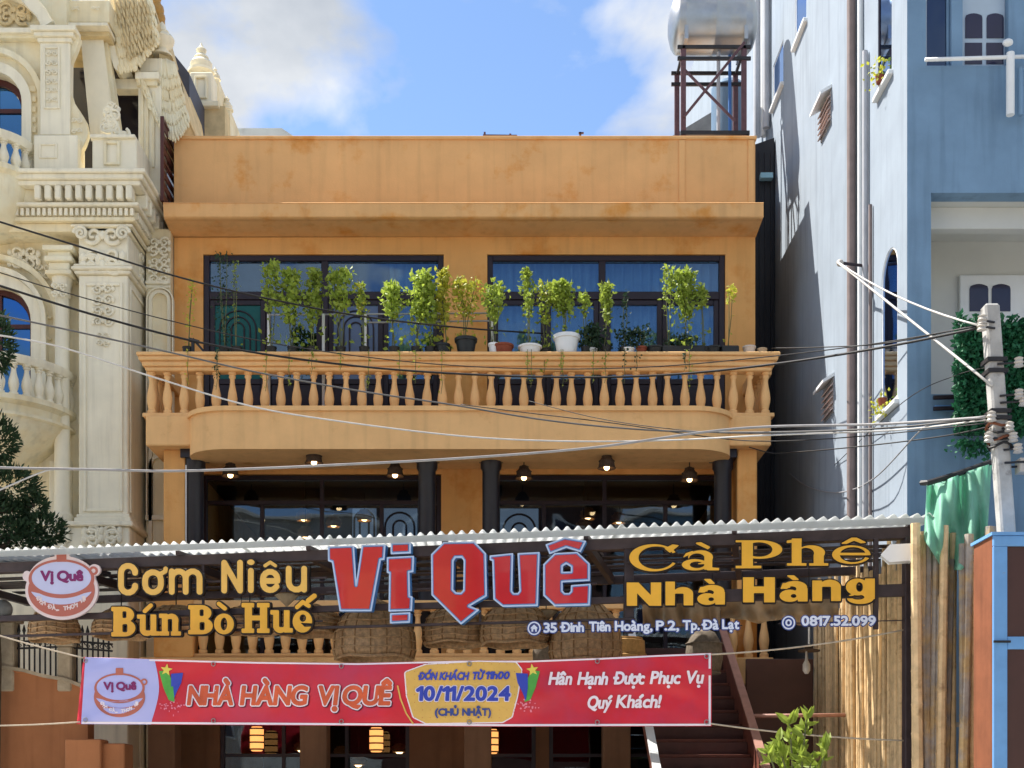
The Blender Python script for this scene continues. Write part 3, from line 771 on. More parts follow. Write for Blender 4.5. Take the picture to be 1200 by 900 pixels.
def text_shapes(s, x0, x1, ybase, cap, bold, slant=0.0, track=0.075):
    """shapes (in picture-plan units, y up) of a line of text fitted between x0 and x1"""
    out = []; cur = 0.0; items = []
    ch_cap = base_glyph('H')[4]
    for ch in s:
        if ch == ' ': cur += 0.24; continue
        marks = ''
        if ch in 'Đđ': bse = 'D' if ch == 'Đ' else 'd'; marks = '-'
        else:
            d = unicodedata.normalize('NFD', ch); bse = d[0]; marks = d[1:]
        if bse == 'i' and any(m in '\u0301\u0300' for m in marks): bse = 'i'
        L, a, b_, lo, hi = base_glyph(bse)
        if bse == '1': cur += 0.12
        items.append((L, a, b_, lo, hi, cur - a, marks, bse)); cur += (b_ - a) + track
    tot = cur - track; kx = (x1 - x0) / tot; ky = cap / ch_cap
    M = lambda x, y: (x0 + x*kx + slant*y*ky, ybase + y*ky)
    for (L, a, b_, lo, hi, off, marks, bse) in items:
        fs = [poly([[M(x+off, y) for x, y in l] for l in L])]
        cx = (a + b_)/2 + off; h = hi; w = b_ - a; r = bold*0.75 + 0.026*ky
        def st(*p, rr=r): fs.append(path([M(*q) for q in p], rr))
        top = h + 0.12
        if bse == '1': st((a + off - 0.12, h - 0.17), (a + off + 0.04, h - 0.045), rr=bold*0.5 + 0.03*ky)
        for m in marks:
            if m == '\u0302': st((cx-0.12, top), (cx, top+0.10)); st((cx, top+0.10), (cx+0.12, top)); top += 0.12
            elif m == '\u0301': st((cx-0.02+0.05*(top>h+0.1), top), (cx+0.09+0.05*(top>h+0.1), top+0.11)); 
            elif m == '\u0300': st((cx-0.09, top+0.11), (cx+0.02, top))
            elif m == '\u0309': st((cx-0.05, top+0.13), (cx+0.05, top+0.14)); st((cx+0.05, top+0.14), (cx, top))
            elif m == '\u0303': st((cx-0.12, top), (cx-0.03, top+0.06), (cx+0.05, top), (cx+0.13, top+0.06))
            elif m == '\u0323': st((cx-0.005, lo-0.17), (cx+0.005, lo-0.17), rr=r*1.25)
            elif m == '\u031b': st((b_+off-0.05, h-0.06), (b_+off+0.06, h-0.02), (b_+off+0.06, h+0.08))
            elif m == '-':
                yy = ch_cap*0.5 if bse == 'D' else ch_cap*0.86
                xx = a + off if bse == 'D' else b_ + off - 0.08
                st((xx-0.07, yy), (xx+0.17, yy))
        u = U(*fs)
        g_ = (lambda u: (lambda A, B: u(A, B) - bold))(u)
        xa, xb = M(a+off, 0)[0], M(b_+off, 0)[0]
        out.append((g_, (min(xa, xa+slant*cap) - cap*0.35 - bold*2, ybase - cap*0.7, max(xb, xb+slant*cap*1.4) + cap*0.35 + bold*2, ybase + cap*2.0)))
    return out

# ================================================================== sign pergola
L0 = Vector((X(0, -3.9), -3.9, 0)); R0 = Vector((X(1068, -6.0), -6.0, 0))
UD = (R0 - L0).normalized(); ND = Vector((UD.y, -UD.x, 0))      # ND points towards the street
if ND.y > 0: ND = -ND
CAMP = Vector((0, -DIST, EYE))
def S(px, py, off=0.0):
    """point on the (vertical, street-parallel) sign plane, off metres in front of it"""
    d = Vector(((px - CX)/FPX, 1.0, (HY - py)/FPX)); o = L0 + ND*off
    t = (o - CAMP).dot(ND) / d.dot(ND)
    return CAMP + d*t
def sfn(off): return lambda x, y, t: S(x, -y, 0.0) + ND*(off + t)
def SL(u, v, z): return Vector((L0.x, L0.y, 0)) + UD*u + ND*v + Vector((0, 0, z))   # along, towards street, height
LEN = (R0 - L0).length
PG = thing('sign_pergola', 'long dark steel sign frame and slatted canopy carrying the lettering along the pavement', 'canopy', (L0.x + 5, -4.6, 0.1))
def beam(u0, v0, z0, u1, v1, z1, w, h, name='beam', m=STEELBROWN): return MB().bar(SL(u0, v0, z0), SL(u1, v1, z1), w, h).build(name, m, PG, bevel=0.004)
U0 = -1.2
beam(U0, 0, 4.43, LEN + 0.06, 0, 4.43, 0.10, 0.12)
beam(U0, -0.02, 3.82, LEN, -0.02, 3.82, 0.07, 0.07)
zr = S(900, 697).z
beam((S(737, 690) - L0).dot(UD), 0.02, zr, LEN, 0.02, zr, 0.06, 0.13)
zr2 = 3.60
beam(U0, 0.03, zr2, (S(745, 700) - L0).dot(UD), 0.03, zr2, 0.03, 0.03, 'rail')
ua = [(S(q, 700) - L0).dot(UD) for q in (-70, 239, 563, 737, 1026)]
beam(ua[0], -0.01, 0.1, ua[0], -0.01, 4.38, 0.08, 0.08, 'post'); beam(ua[3], -0.01, S(737, 742).z, ua[3], -0.01, 4.38, 0.10, 0.08, 'hanger')
beam(ua[1], 0.02, 3.60, ua[1], 0.02, 4.38, 0.03, 0.03, 'hanger'); beam(ua[2], 0.02, 3.60, ua[2], 0.02, 4.38, 0.03, 0.03, 'hanger')
beam(ua[4], 0.03, S(1026, 738).z, ua[4], 0.03, 4.38, 0.05, 0.05, 'hanger')
beam(LEN, 0, 0.1, LEN, 0, 4.38, 0.16, 0.14, 'post')
# rear posts and beam, rafters
VR = -2.55
beam(U0, VR, 4.43, LEN, VR + 0.3, 4.43, 0.08, 0.10)
us = [U0 + 0.05, 0.75, 2.35, 3.95, 5.55, 7.15, 8.75, LEN - 0.02]
for u in us: beam(u, -0.06, 4.43, u, VR + 0.3*(u/LEN), 4.43, 0.07, 0.10, 'rafter')
for u in (LEN,): beam(u, VR + 0.02, 0.1, u, VR + 0.02, 4.38, 0.08, 0.08, 'post')
# slats of the canopy, with uneven gaps the sky shows through
SLAT = mat('canopy_slat', (0.055, 0.042, 0.046), 0.6, 0.3, 6, objrand=0.4)
rnd = random.Random(5)
for bi in range(len(us) - 1):
    v = -0.10
    while v > VR + 0.25:
        w = rnd.uniform(0.10, 0.28); gap = rnd.choice((0.03, 0.10, 0.17, 0.24, 0.3))
        MB().obox(SL((us[bi]+us[bi+1])/2, v - w/2, 4.50 + rnd.uniform(0, 0.012)), UD*((us[bi+1]-us[bi])/2 - 0.004), ND*(w/2), (0,0,0.005)).build('slat', SLAT, PG)
        v -= w + gap
# corrugated sheets along the front edge
CR = thing('corrugated_roof', 'pale corrugated metal roofing strip running along the top of the sign frame', 'roof', (L0.x + 5, -4.7, 4.5))
ns = 11
BK = Vector((-0.02, 1.0, 0))      # the sheets run square to the building, not to the sign
for k in range(ns):
    u0 = U0 - 0.1 + (LEN + 0.28 - U0 + 0.1) * k / ns; u1 = U0 - 0.1 + (LEN + 0.28 - U0 + 0.1) * (k + 1) / ns + 0.03
    n = int((u1 - u0) / 0.0125); vs = []; fs = []; nv = 5
    dz = rnd.uniform(-0.006, 0.006); tl = rnd.uniform(-0.01, 0.01)
    for i in range(n + 1):
        u = u0 + (u1 - u0)*i/n
        w = 0.024*math.cos(u/0.118*6.2832)
        for j in range(nv):
            v = 0.22 - 1.75*j/(nv-1)
            q = SL(u, 0.22, 4.556 + k*0.0015 + dz + w + 0.05*(1 - u/LEN) + (0.22 - v)*math.tan(R(3.0))); vs.append(q + BK*(0.22 - v))
        if i:
            for j in range(nv-1): fs.append(((i-1)*nv+j, i*nv+j, i*nv+j+1, (i-1)*nv+j+1))
    sh = MB().add(vs, fs).build('roof_sheet', SHEETW, CR, smooth='all')
MB().bar(SL(U0 - 0.1, 0.228, 4.508 + 0.056), SL(LEN + 0.16, 0.228, 4.508), 0.008, 0.07).build('edge_flashing', SHEETW, CR)
for u in us: MB().bar(SL(u, 0.10, 4.51), SL(u, -1.3, 4.55), 0.05, 0.05).build('sheet_support', STEELBROWN, CR)

# ---- letters
def letter_sign(name, label, letters, layers, loc_px, off=0.08, step=0.45, group=None):
    """letters: list of (shape, bbox); layers: (part name, growth px, t0, t1, material); first layer is the letter itself, the others its sub-parts"""
    c = S(*loc_px); t = thing(name, label, 'sign lettering', (c.x, c.y, c.z), group)
    for f, bb in letters:
        par = t
        for li, (nm, lv, t0, t1, m) in enumerate(layers):
            mb = plate(MB(), f, bb, step, lv, sfn(off), t1, t0)
            if not mb.v: continue
            o = mb.build(nm, m, par)
            if li == 0: par = o
    # stand-off rails that carry the letters
    return t
def bbx(x0, x1, y0, y1, e=6): return (x0 - e, -y1 - e, x1 + e, -y0 + e)
def V_(pts, ox=0, oy=0, k=1.0): return [(ox + p[0]/k, -(oy + p[1]/k)) for p in pts]
# --- big red name
A3 = lambda p: V_(p, 380, 625, 6.0)
A4 = lambda p: V_(p, 560, 625, 6.0)
big = []
big.append((poly(A3([(68,118),(243,112),(262,385),(303,108),(462,104),(455,205),(430,207),(365,562),(150,562),(96,222),(70,215)])), bbx(390, 459, 640, 722)))
big.append((poly(A3([(505,95),(637,90),(637,160),(505,166)])), bbx(463, 488, 638, 655)))
big.append((poly(A3([(478,193),(660,184),(656,290),(628,294),(632,462),(650,466),(645,560),(490,564),(494,300),(478,296)])), bbx(458, 492, 654, 721)))
big.append((poly(A3([(500,582),(634,576),(632,641),(500,647)])), bbx(462, 487, 719, 734)))
big.append((poly([A3([(870,88),(1082,84),(1160,165),(1166,458),(1045,530),(1112,556),(990,654),(788,452),(785,172)]), A3([(950,192),(995,190),(1012,215),(1008,420),(990,440),(955,438),(932,415),(935,215)])]), bbx(510, 576, 637, 736)))
big.append((poly(A4([(112,182),(268,166),(262,425),(275,443),(305,443),(318,425),(306,166),(452,158),(440,526),(200,532),(138,482),(130,214),(112,208)])), bbx(578, 636, 650, 715)))
big.append((poly([A4([(560,166),(716,157),(800,236),(800,352),(612,362),(612,425),(630,443),(660,443),(675,428),(676,388),(806,378),(800,522),(560,528),(484,456),(484,242)]), A4([(612,296),(613,252),(640,234),(676,256),(676,294)])]), bbx(640, 695, 650, 714)))
big.append((poly(A4([(500,105),(630,56),(775,80),(738,152),(640,122),(526,166)])), bbx(642, 690, 633, 654)))
letter_sign('name_sign', 'large red block letters Vị Quê with pale blue rims in the middle of the frame', big,
            [('letter', 0.3, 0.0, 0.10, S_BLU), ('rim', 0.6, 0.102, 0.112, S_LBL), ('inner_line', -1.3, 0.1125, 0.116, S_BLU), ('face', -2.3, 0.1165, 0.122, S_RED)], (540, 690), 0.09, 0.4)

# --- rounded narrow letters: Cơm Niêu
def arcp(cx, cy, rx, ry, a0, a1, n=8): return [(cx + rx*math.cos(R(a)), cy + ry*math.sin(R(a))) for a in np.linspace(a0, a1, n)]
def g_round(ch, x0, x1, yt, yb, r=3.3):
    yt, yb = -yt, -yb; a, b_ = x0 + r, x1 - r; t, bo = yt - r, yb + r; w = b_ - a; cx = (a+b_)/2; q = w/2
    if ch == 'C': return U(path([(b_, t-6), *arcp(cx, t-q, q, q, 0, 180), *arcp(cx, bo+q, q, q, 180, 360), (b_, bo+6)], r))
    if ch == 'o': return U(path([*arcp(cx, t-q, q, q, 0, 180), *arcp(cx, bo+q, q, q, 180, 360), (b_, t-q)], r), path([(b_-0.5, t-2), (b_+5, t+1), (b_+5.5, t+4)], r*0.75))
    if ch == 'm':
        q = w/4
        return U(path([(a, bo), (a, t)], r), path([(a, t-q), *arcp(a+q, t-q, q, q, 180, 0), (a+2*q, bo)], r), path([(a+2*q, t-q), *arcp(a+3*q, t-q, q, q, 180, 0), (b_, bo)], r))
    if ch == 'N': return U(path([(a, bo), (a, t)], r), path([(a, t), (b_, bo)], r), path([(b_, bo), (b_, t)], r))
    if ch == 'i': return U(path([(cx, bo), (cx, t)], r), ell(cx, t + 10.0, 4.2, 3.2))
    if ch == 'e': return U(path([(a, (t+bo)/2), (b_, (t+bo)/2), (b_, t-q), *arcp(cx, t-q, q, q, 0, 180), *arcp(cx, bo+q, q, q, 180, 330)], r), path([(cx-6, t+7), (cx, t+11), (cx+6, t+7)], 1.9))
    if ch == 'u': return U(path([(a, t), *arcp(cx, bo+q, q, q, 180, 360), (b_, t)], r), path([(b_, t), (b_, bo)], r))
LY = [('letter', 1.6, 0.0, 0.05, S_BLK), ('face', 0.0, 0.051, 0.06, S_YEL2)]
LY2 = [('letter', 1.6, 0.0, 0.05, S_BLK), ('face', 0.0, 0.051, 0.06, S_YEL)]
com = [(g_round(c, *q), bbx(*q, 12)) for c, q in (('C',(145,168,662,700)),('o',(173,198,669.5,699.5)),('m',(204,243,668.5,699)),('N',(265,290,658.5,697.5)),('i',(294.5,304,668,697)),('e',(310,333.5,669,697)),('u',(340,364.5,665.5,696.5)))]
letter_sign('dish_sign', 'rounded pale yellow letters Cơm Niêu above Bún Bò Huế', com, LY, (255, 685))

# --- heavy slab letters: Bún Bò Huế
def g_slab(ch, x0, x1, yt, yb):
    t, bo = -yt, -yb; w = x1 - x0; h = t - bo; cx = (x0+x1)/2; rd = 1.2
    sw = w*0.30
    if ch == 'B':
        o1 = U(ell(x0+w*0.50, t-h*0.27, w*0.44, h*0.27), ell(x0+w*0.52, bo+h*0.285, w*0.48, h*0.285), rect(x0+1.5, bo, x0+w*0.55, t, rd), rect(x0-1, t-h*0.15, x0+w*0.5, t, rd), rect(x0-1, bo, x0+w*0.5, bo+h*0.15, rd))
        return SUB(o1, rect(x0+w*0.44, t-h*0.38, x0+w*0.62, t-h*0.15, 1.6), rect(x0+w*0.44, bo+h*0.14, x0+w*0.66, bo+h*0.42, 1.8))
    if ch == 'u': return SUB(U(rect(x0+w*.06, bo+h*.2, x0+w*.06+sw, t, rd), rect(x1-w*.08-sw, bo, x1-w*.08, t, rd), ell(x0+w*.42, bo+h*.30, w*.36, h*.32), rect(x0-2, t-h*.2, x0+w*.2, t, rd), rect(x1-w*.5, t-h*.2, x1-w*.2, t, rd), rect(x1-w*.3, bo, x1+2, bo+h*.2, rd)),
                             rect(x0+w*.06+sw, bo+h*.24, x1-w*.08-sw, t+1, 1.5) if w > 18 else rect(cx-2, bo+h*.24, cx+2, t+1, 1))
    if ch == 'n': return SUB(U(rect(x0+w*.08, bo, x0+w*.08+sw, t, rd), rect(x1-w*.08-sw, bo, x1-w*.08, t-h*.25, rd), ell(x1-w*.42, t-h*.32, w*.36, h*.32), rect(x0-1.5, t-h*.2, x0+w*.25, t, rd), rect(x0-1.5, bo, x0+w*.47, bo+h*.19, rd), rect(x1-w*.47, bo, x1+1.5, bo+h*.19, rd)),
                             rect(x0+w*.08+sw, bo+h*.19, x1-w*.08-sw, t-h*.24, 1.5), rect(cx-1.2, bo-2, cx+1.2, bo+h*.3))
    if ch == 'o': return SUB(ell(cx, (t+bo)/2, w/2, h/2), ell(cx, (t+bo)/2, w*.17, h*.31))
    if ch == 'e': return SUB(ell(cx, (t+bo)/2, w/2, h/2), ell(cx+w*.02, bo+h*.66, w*.17, h*.17), poly([(cx-w*.06, bo+h*.43), (x1+3, bo+h*.40), (x1+3, bo+h*.30), (cx+w*.12, bo+h*.27)], 0.4))
    if ch == 'H': return U(*[rect(x0+a*w, bo, x0+a*w+w*.26, t, rd) for a in (.09, .65)], *[rect(x0+a*w-1, y0, x0+a*w+w*.43, y1, rd) for a in (0.0, .57) for y0, y1 in ((bo, bo+h*.15), (t-h*.15, t))], rect(x0+w*.2, bo+h*.42, x1-w*.2, bo+h*.58))
def mk(*pts, r=2.4): return path([(x, -y) for x, y in pts], r)
bun = [(g_slab('B',138,165,713,747.5), bbx(138,165,713,748)), (U(g_slab('u',169,191,722,746.5), mk((176,718),(183,711.5))), bbx(165,194,706,748)), (g_slab('n',194,216.5,721,746.5), bbx(192,219,720,748)),
       (g_slab('B',227.5,255,711,745), bbx(227,256,710,746)), (U(g_slab('o',256.5,279.5,721,745), mk((262,709.5),(269,715))), bbx(256,280,705,746)),
       (g_slab('H',289.5,321,708.5,743.5), bbx(289,322,708,744)), (g_slab('u',324,346,717,743), bbx(321,349,716,744)), (U(g_slab('e',348,370.5,717.5,743), mk((353,713.5),(359.5,707.5),(366.5,712)), mk((366,706),(373,700.5),r=2.8)), bbx(346,379,695,745))]
letter_sign('noodle_sign', 'heavy yellow slab letters Bún Bò Huế at the lower left of the frame', bun, LY2, (255, 730))

# --- wide serif letters: Cà Phê
def g_wide(ch, x0, x1, yt, yb):
    t, bo = -yt, -yb; w = x1 - x0; h = t - bo; cx = (x0+x1)/2; cy = (t+bo)/2
    if ch == 'C': return U(SUB(ell(cx, cy, w/2, h/2), ell(cx+w*.06, cy, w*.37, h*.42), poly([(cx+w*.12, cy), (x1+6, cy+h*.30), (x1+6, cy-h*.30)])), poly([(x1-w*.16, t-h*.30), (x1+1, t-h*.05), (x1-w*.10, t-h*.02), (x1-w*.26, t-h*.16)], .4))
    if ch == 'a': return U(rect(x1-w*.38, bo+h*.02, x1-w*.16, t-h*.3, .4), SUB(ell(cx+w*.02, t-h*.34, w*.34, h*.36), ell(cx-w*.08, t-h*.40, w*.22, h*.26), rect(x0-5, bo-5, cx-w*.05, t-h*.42)), poly([(x1-w*.3, bo), (x1+1, bo), (x1+1, bo+h*.09), (x1-w*.3, bo+h*.14)], .3),
                           SUB(ell(x0+w*.36, bo+h*.27, w*.36, h*.29), ell(x0+w*.42, bo+h*.27, w*.20, h*.17)), poly([(x0+w*.05, t-h*.33), (x0+w*.12, t-h*.14), (x0+w*.3, t-h*.03), (x0+w*.28, t-h*.14)], .3))
    if ch == 'P': return U(rect(x0+w*.13, bo, x0+w*.37, t, .3), SUB(ell(x0+w*.52, t-h*.33, w*.48, h*.33), ell(x0+w*.50, t-h*.33, w*.29, h*.26), rect(x0-5, bo, x0+w*.2, t)), rect(x0, t-h*.07, x0+w*.55, t, .3), rect(x0, bo, x0+w*.55, bo+h*.09, .3))
    if ch == 'h': return U(rect(x0+w*.12, bo, x0+w*.36, t, .3), poly([(x0, t-h*.08), (x0+w*.36, t), (x0+w*.36, t-h*.12), (x0, t-h*.16)], .2), SUB(U(ell(x0+w*.60, bo+h*.48, w*.34, h*.27), rect(x0+w*.66, bo, x0+w*.91, bo+h*.48)), ell(x0+w*.47, bo+h*.46, w*.20, h*.20), rect(x0+w*.36, bo-2, x0+w*.66, bo+h*.44)), rect(x0, bo, x0+w*.48, bo+h*.09, .3), rect(x0+w*.55, bo, x1+1, bo+h*.09, .3))
    if ch == 'e': return U(SUB(ell(cx, cy, w/2, h/2), ell(cx+w*.04, cy, w*.34, h*.41), poly([(cx+w*.15, cy-h*.02), (x1+5, cy-h*.02), (x1+5, cy-h*.27)])), rect(x0+w*.15, cy-h*.03, x1-w*.05, cy+h*.10, .3))
ca = [(g_wide('C',739,795,640.5,672), bbx(739,796,638,673)), (U(g_wide('a',800,842,648,670.5), poly(V_([(817,639.5),(822,639),(832,644),(830,645.5)]), .8)), bbx(799,844,636,672)), (g_wide('P',862.5,916.5,636,668.5), bbx(862,917,635,669)), (g_wide('h',922,969,634,665.5), bbx(921,971,632,667)),
      (U(g_wide('e',974.5,1019,642,663.5), poly(V_([(986,639.5),(997,633.5),(1003,633.5),(1013,638.5),(1008,639),(1000,636),(991,639.8)]), .5)), bbx(974,1020,630,665))]
letter_sign('coffee_sign', 'wide serif yellow letters Cà Phê at the upper right of the frame', ca, LY2, (880, 655))

# --- extra bold grotesque: Nhà Hàng
def g_fat(ch, x0, x1, yt, yb):
    t, bo = -yt, -yb; w = x1 - x0; h = t - bo; cx = (x0+x1)/2; cy = (t+bo)/2; s = w*.34
    if ch == 'N': s = w*.30; return U(rect(x0, bo, x0+s, t), rect(x1-s, bo, x1, t), poly([(x0, t), (x0+s*1.15, t), (x1, bo), (x1-s*1.15, bo)]))
    if ch == 'H': return U(rect(x0, bo, x0+s, t), rect(x1-s, bo, x1, t), rect(x0+s*.5, cy-h*.13, x1-s*.5, cy+h*.13))
    if ch == 'h': return SUB(U(rect(x0, bo, x0+s, t), rect(x1-s, bo, x1, bo+h*.5), ell(x1-w*.36, bo+h*.50, w*.36, h*.27)), rect(x0+s, bo-3, x1-s, bo+h*.50, 1.2), rect(x0+s, bo-3, x1-s, bo+h*.3))
    if ch == 'n': return SUB(U(rect(x0, bo, x0+s, t-h*.03), rect(x1-s, bo, x1, bo+h*.65), ell(x1-w*.38, bo+h*.66, w*.38, h*.35)), rect(x0+s, bo-3, x1-s, bo+h*.68, 1.2), rect(x0+s, bo-3, x1-s, bo+h*.4))
    if ch == 'a': return U(rect(x1-s*1.02, bo, x1, bo+h*.65), SUB(ell(cx+w*.04, t-h*.30, w*.44, h*.31), rect(x0-3, bo, cx-w*.02, t-h*.38), ell(cx-w*.06, t-h*.38, w*.16, h*.13)), poly([(x0+w*.05, t-h*.36), (x0+w*.12, t-h*.12), (x0+w*.34, t-h*.10), (x0+w*.36, t-h*.30)], .5), SUB(ell(x0+w*.36, bo+h*.28, w*.36, h*.30), ell(x0+w*.50, bo+h*.27, w*.10, h*.10)))
    if ch == 'g': return U(SUB(U(ell(x0+w*.40, t-h*.33, w*.40, h*.33), rect(x1-s, bo+h*.2, x1, t)), ell(x0+w*.47, t-h*.33, w*.12, h*.19)), SUB(U(ell(cx, bo+h*.22, w*.46, h*.22), rect(x1-s, bo+h*.2, x1, bo+h*.5)), ell(cx-w*.08, bo+h*.27, w*.22, h*.10), rect(x0-3, bo+h*.22, cx-w*.05, bo+h*.32)))
nh = [(g_fat('N',736,776,685,712), bbx(736,776,684,713)), (g_fat('h',781,813,684,711.5), bbx(781,813,683,712)), (U(g_fat('a',818,850,688,710.5), poly(V_([(826.5,681.5),(833,681.5),(837.5,686),(832,686)]), .6)), bbx(817,851,679,712)),
      (g_fat('H',871,908,679,708), bbx(871,908,678,709)), (U(g_fat('a',913.5,946,683.5,707), poly(V_([(923,677.3),(930,677.3),(935,681.6),(929,681.6)]), .6)), bbx(912,947,675,708)), (g_fat('n',951.5,984.5,682,706.5), bbx(951,985,680,707)), (g_fat('g',990.5,1024,680.5,710), bbx(989,1025,679,711))]
letter_sign('restaurant_sign', 'fat yellow letters Nhà Hàng at the lower right of the frame', nh, LY2, (880, 700))

# --- address line
AL = [('letter', 1.1, 0.0, 0.012, S_NAVY), ('face', 0.0, 0.013, 0.018, S_ADR)]
adr = []
for s, a, b_, ya in (('35', 639, 653.5, 742), ('Đinh', 660, 685, 741.3), ('Tiên', 692, 716, 740.6), ('Hoàng,', 722, 765, 740), ('P.2,', 770, 796, 739.5), ('Tp.', 801, 820, 739), ('Đà', 825, 842, 738.5), ('Lạt', 847, 866, 738)):
    adr += text_shapes(s, a, b_, -ya, 10.5, 0.55)
ic = lambda cx, cy: SUB(ell(cx, -cy, 7.6, 7.8), ell(cx, -cy, 6.0, 6.2))
adr.append((U(ic(627.5, 737.5), poly(V_([(622.8,737.5),(627.5,733),(632.2,737.5),(630.6,737.5),(630.6,741.4),(628.6,741.4),(628.6,738.6),(626.4,738.6),(626.4,741.4),(624.4,741.4),(624.4,737.5)]))), bbx(619, 636, 728, 746)))
letter_sign('address_sign', 'small white address letters starting 35 Đinh Tiên Hoàng below the big red name', adr, AL, (750, 735), 0.07, 0.3)
adr = text_shapes('0817.52.099', 939.5, 1025, -734, 10.5, 0.6)
adr.append((U(ic(924, 731), SUB(ell(924, -731, 3.8, 4.0), ell(924, -731, 1.8, 2.2))), bbx(915, 933, 721, 741)))
letter_sign('phone_sign', 'small white telephone number with round icon below Nhà Hàng', adr, AL, (975, 730), 0.07, 0.3)
# thin rails the small letters are fixed to
beam((S(615, 737) - L0).dot(UD), 0.05, S(740, 737).z, (S(870, 737) - L0).dot(UD), 0.05, S(740, 737).z, 0.012, 0.012, 'letter_rail')
beam((S(912, 730) - L0).dot(UD), 0.05, S(970, 730).z, LEN, 0.05, S(970, 730).z, 0.012, 0.012, 'letter_rail')
for py, a, b_ in ((682, 140, 385), (732, 135, 380), (655, 735, 1026)):
    zz = S((a+b_)/2, py).z; beam((S(a, py) - L0).dot(UD), 0.055, zz, (S(b_, py) - L0).dot(UD), 0.055, zz, 0.02, 0.02, 'letter_rail')
zz = S(540, 690).z; beam((S(385, 690) - L0).dot(UD), 0.065, zz, (S(700, 690) - L0).dot(UD), 0.065, zz, 0.02, 0.02, 'letter_rail')

# --- clay pot logo, used on the board and printed on the banner
def logo(cx, cy, k):
    """list of (part name, shape, bbox, layer, material) in picture-plan units, y up"""
    e = lambda dx, dy, rx, ry: ell(cx + dx*k, -(cy + dy*k), rx*k, ry*k)
    W = (cx - 50*k, -(cy + 45*k), cx + 50*k, -(cy - 48*k))
    out = [('board', U(e(0, 6, 41, 33), e(0, -5, 38, 28), e(-39, -10, 5, 6), e(37, -17, 6.5, 6.5), rect(cx-8*k, -(cy-24*k), cx+8*k, -(cy-40*k), 2*k)), W, 0, L_EDGE)]
    body = U(e(0, 6, 37.5, 29.5), e(0, -4, 35, 25))
    pot = U(SUB(body, e(0, -8, 34, 19), SUB(e(0, 1, 36, 21), e(0, -9, 60, 20))), rect(cx-5.5*k, -(cy-26*k), cx+5.5*k, -(cy-36.5*k), 1*k), SUB(e(36, -16, 5, 5), e(36, -16, 2.5, 2.5)), SUB(e(0, -7, 37, 22), e(0, -8, 33.5, 18.5)))
    out.append(('pot_drawing', pot, W, 2, L_BRN))
    out.append(('lid_field', e(0, -7, 34.2, 19.2), W, 1, L_PALE))
    sm = SUB(e(0, 3, 35, 20), e(0, -9, 48, 22), e(0, -7, 34.5, 19.5)); out.append(('shine', sm, W, 1.5, L_PALE))
    for f, bb in text_shapes('Vị Quê', cx - 23*k, cx + 24*k, -(cy - 5.0*k), 10.5*k, 0.75*k): out.append(('lettering', f, bb, 3, L_TXT))
    n = 0; s = 'ĐẬM ĐÀ, THƠM VỊ'
    for i, ch in enumerate(s):
        if ch == ' ': continue
        a = -62 + 124 * (i + 0.5) / len(s); t = R(a)
        gx = cx + 30*k*math.sin(t); gy = cy + 2*k + 24.5*k*math.cos(t)
        for f, bb in text_shapes(ch, gx - 1.9*k, gx + 1.9*k, -(gy + 2.2*k), 4.4*k, 0.28*k): out.append(('lettering', f, bb, 3, L_EDGE))
    return out
cL = S(80, 688); LG = thing('logo_board', 'round clay pot logo board reading Vị Quê at the left end of the frame', 'sign', (cL.x, cL.y, S(80, 727).z))
brd = None
for nm, f, bb, lay, m in logo(80, 688, 1.03):
    o = plate(MB(), f, bb, 0.4 if lay < 3 else 0.25, 0.0, sfn(0.12), (0.035 + 0.002*lay) if lay else 0.034, 0.0 if lay == 0 else 0.0345).build(nm, m, LG if lay == 0 else brd)
    if lay == 0: brd = o
MB().bar(S(80, 655) + ND*0.06, S(80, 655) + ND*0.12, 0.05, 0.05).build('bracket', BLACKSTEEL, LG)

# white floodlight on the right post
c = S(1048, 654)
FL = thing('flood_light', 'white flood lamp on the right post of the sign frame', 'flood lamp', (c.x, c.y, c.z))
mb = MB(); pts = [(1031, 655), (1041, 644), (1064, 643), (1064, 662), (1040, 663)]
mb.prism(V_(pts), sfn(0.0), 0.25, 0.11); mb.build('housing', WHITEPAINT, FL, bevel=0.008)
MB().bar(S(1060, 655) + ND*0.05, S(1060, 655) + ND*0.12, 0.05, 0.05).build('bracket', BLACKSTEEL, FL)

# ================================================================== banner
BD0, BD1 = 15.2, 14.2
def BN(px, py, off=0.0):
    f = (px - 95) / (834 - 95)
    d = BD0 + (BD1 - BD0)*f
    sag = 3.0*math.sin(max(0, min(1, f))*math.pi)
    d += 0.05*math.sin(f*9.0)*0.6 + 0.016*math.sin(f*31 + py*0.05) + 0.012*math.sin(py*0.11 + f*13) + 0.010*math.exp(-f*12)*math.sin(py*0.22 + f*60) + 0.010*math.exp(-(1-f)*12)*math.sin(py*0.20 - f*65) + 0.004*math.sin(f*60 + (py - 770)*0.12) - off
    return Vector(((px - CX)*d/FPX, -DIST + d, EYE + (HY - py)*d/FPX))
def btop(px):
    pts = [(97, 770), (180, 772.5), (300, 775.5), (420, 777), (540, 774), (620, 774), (700, 771), (770, 767.5), (834, 765)]
    for (a, ya), (b_, yb) in zip(pts, pts[1:]):
        if px <= b_: return ya + (yb - ya)*(px - a)/(b_ - a)
    return pts[-1][1]
def bbot(px): return 848.5 + (851.5 - 848.5)*min(1, max(0, (px - 95)/500)) + (0 if px < 600 else (px-600)/234*-0.5)
BAN = thing('vinyl_banner', 'long red vinyl banner with pot logo and opening date stretched below the sign frame', 'banner', BN(464, 850))
vs = []; fs = []; nx, ny = 330, 26
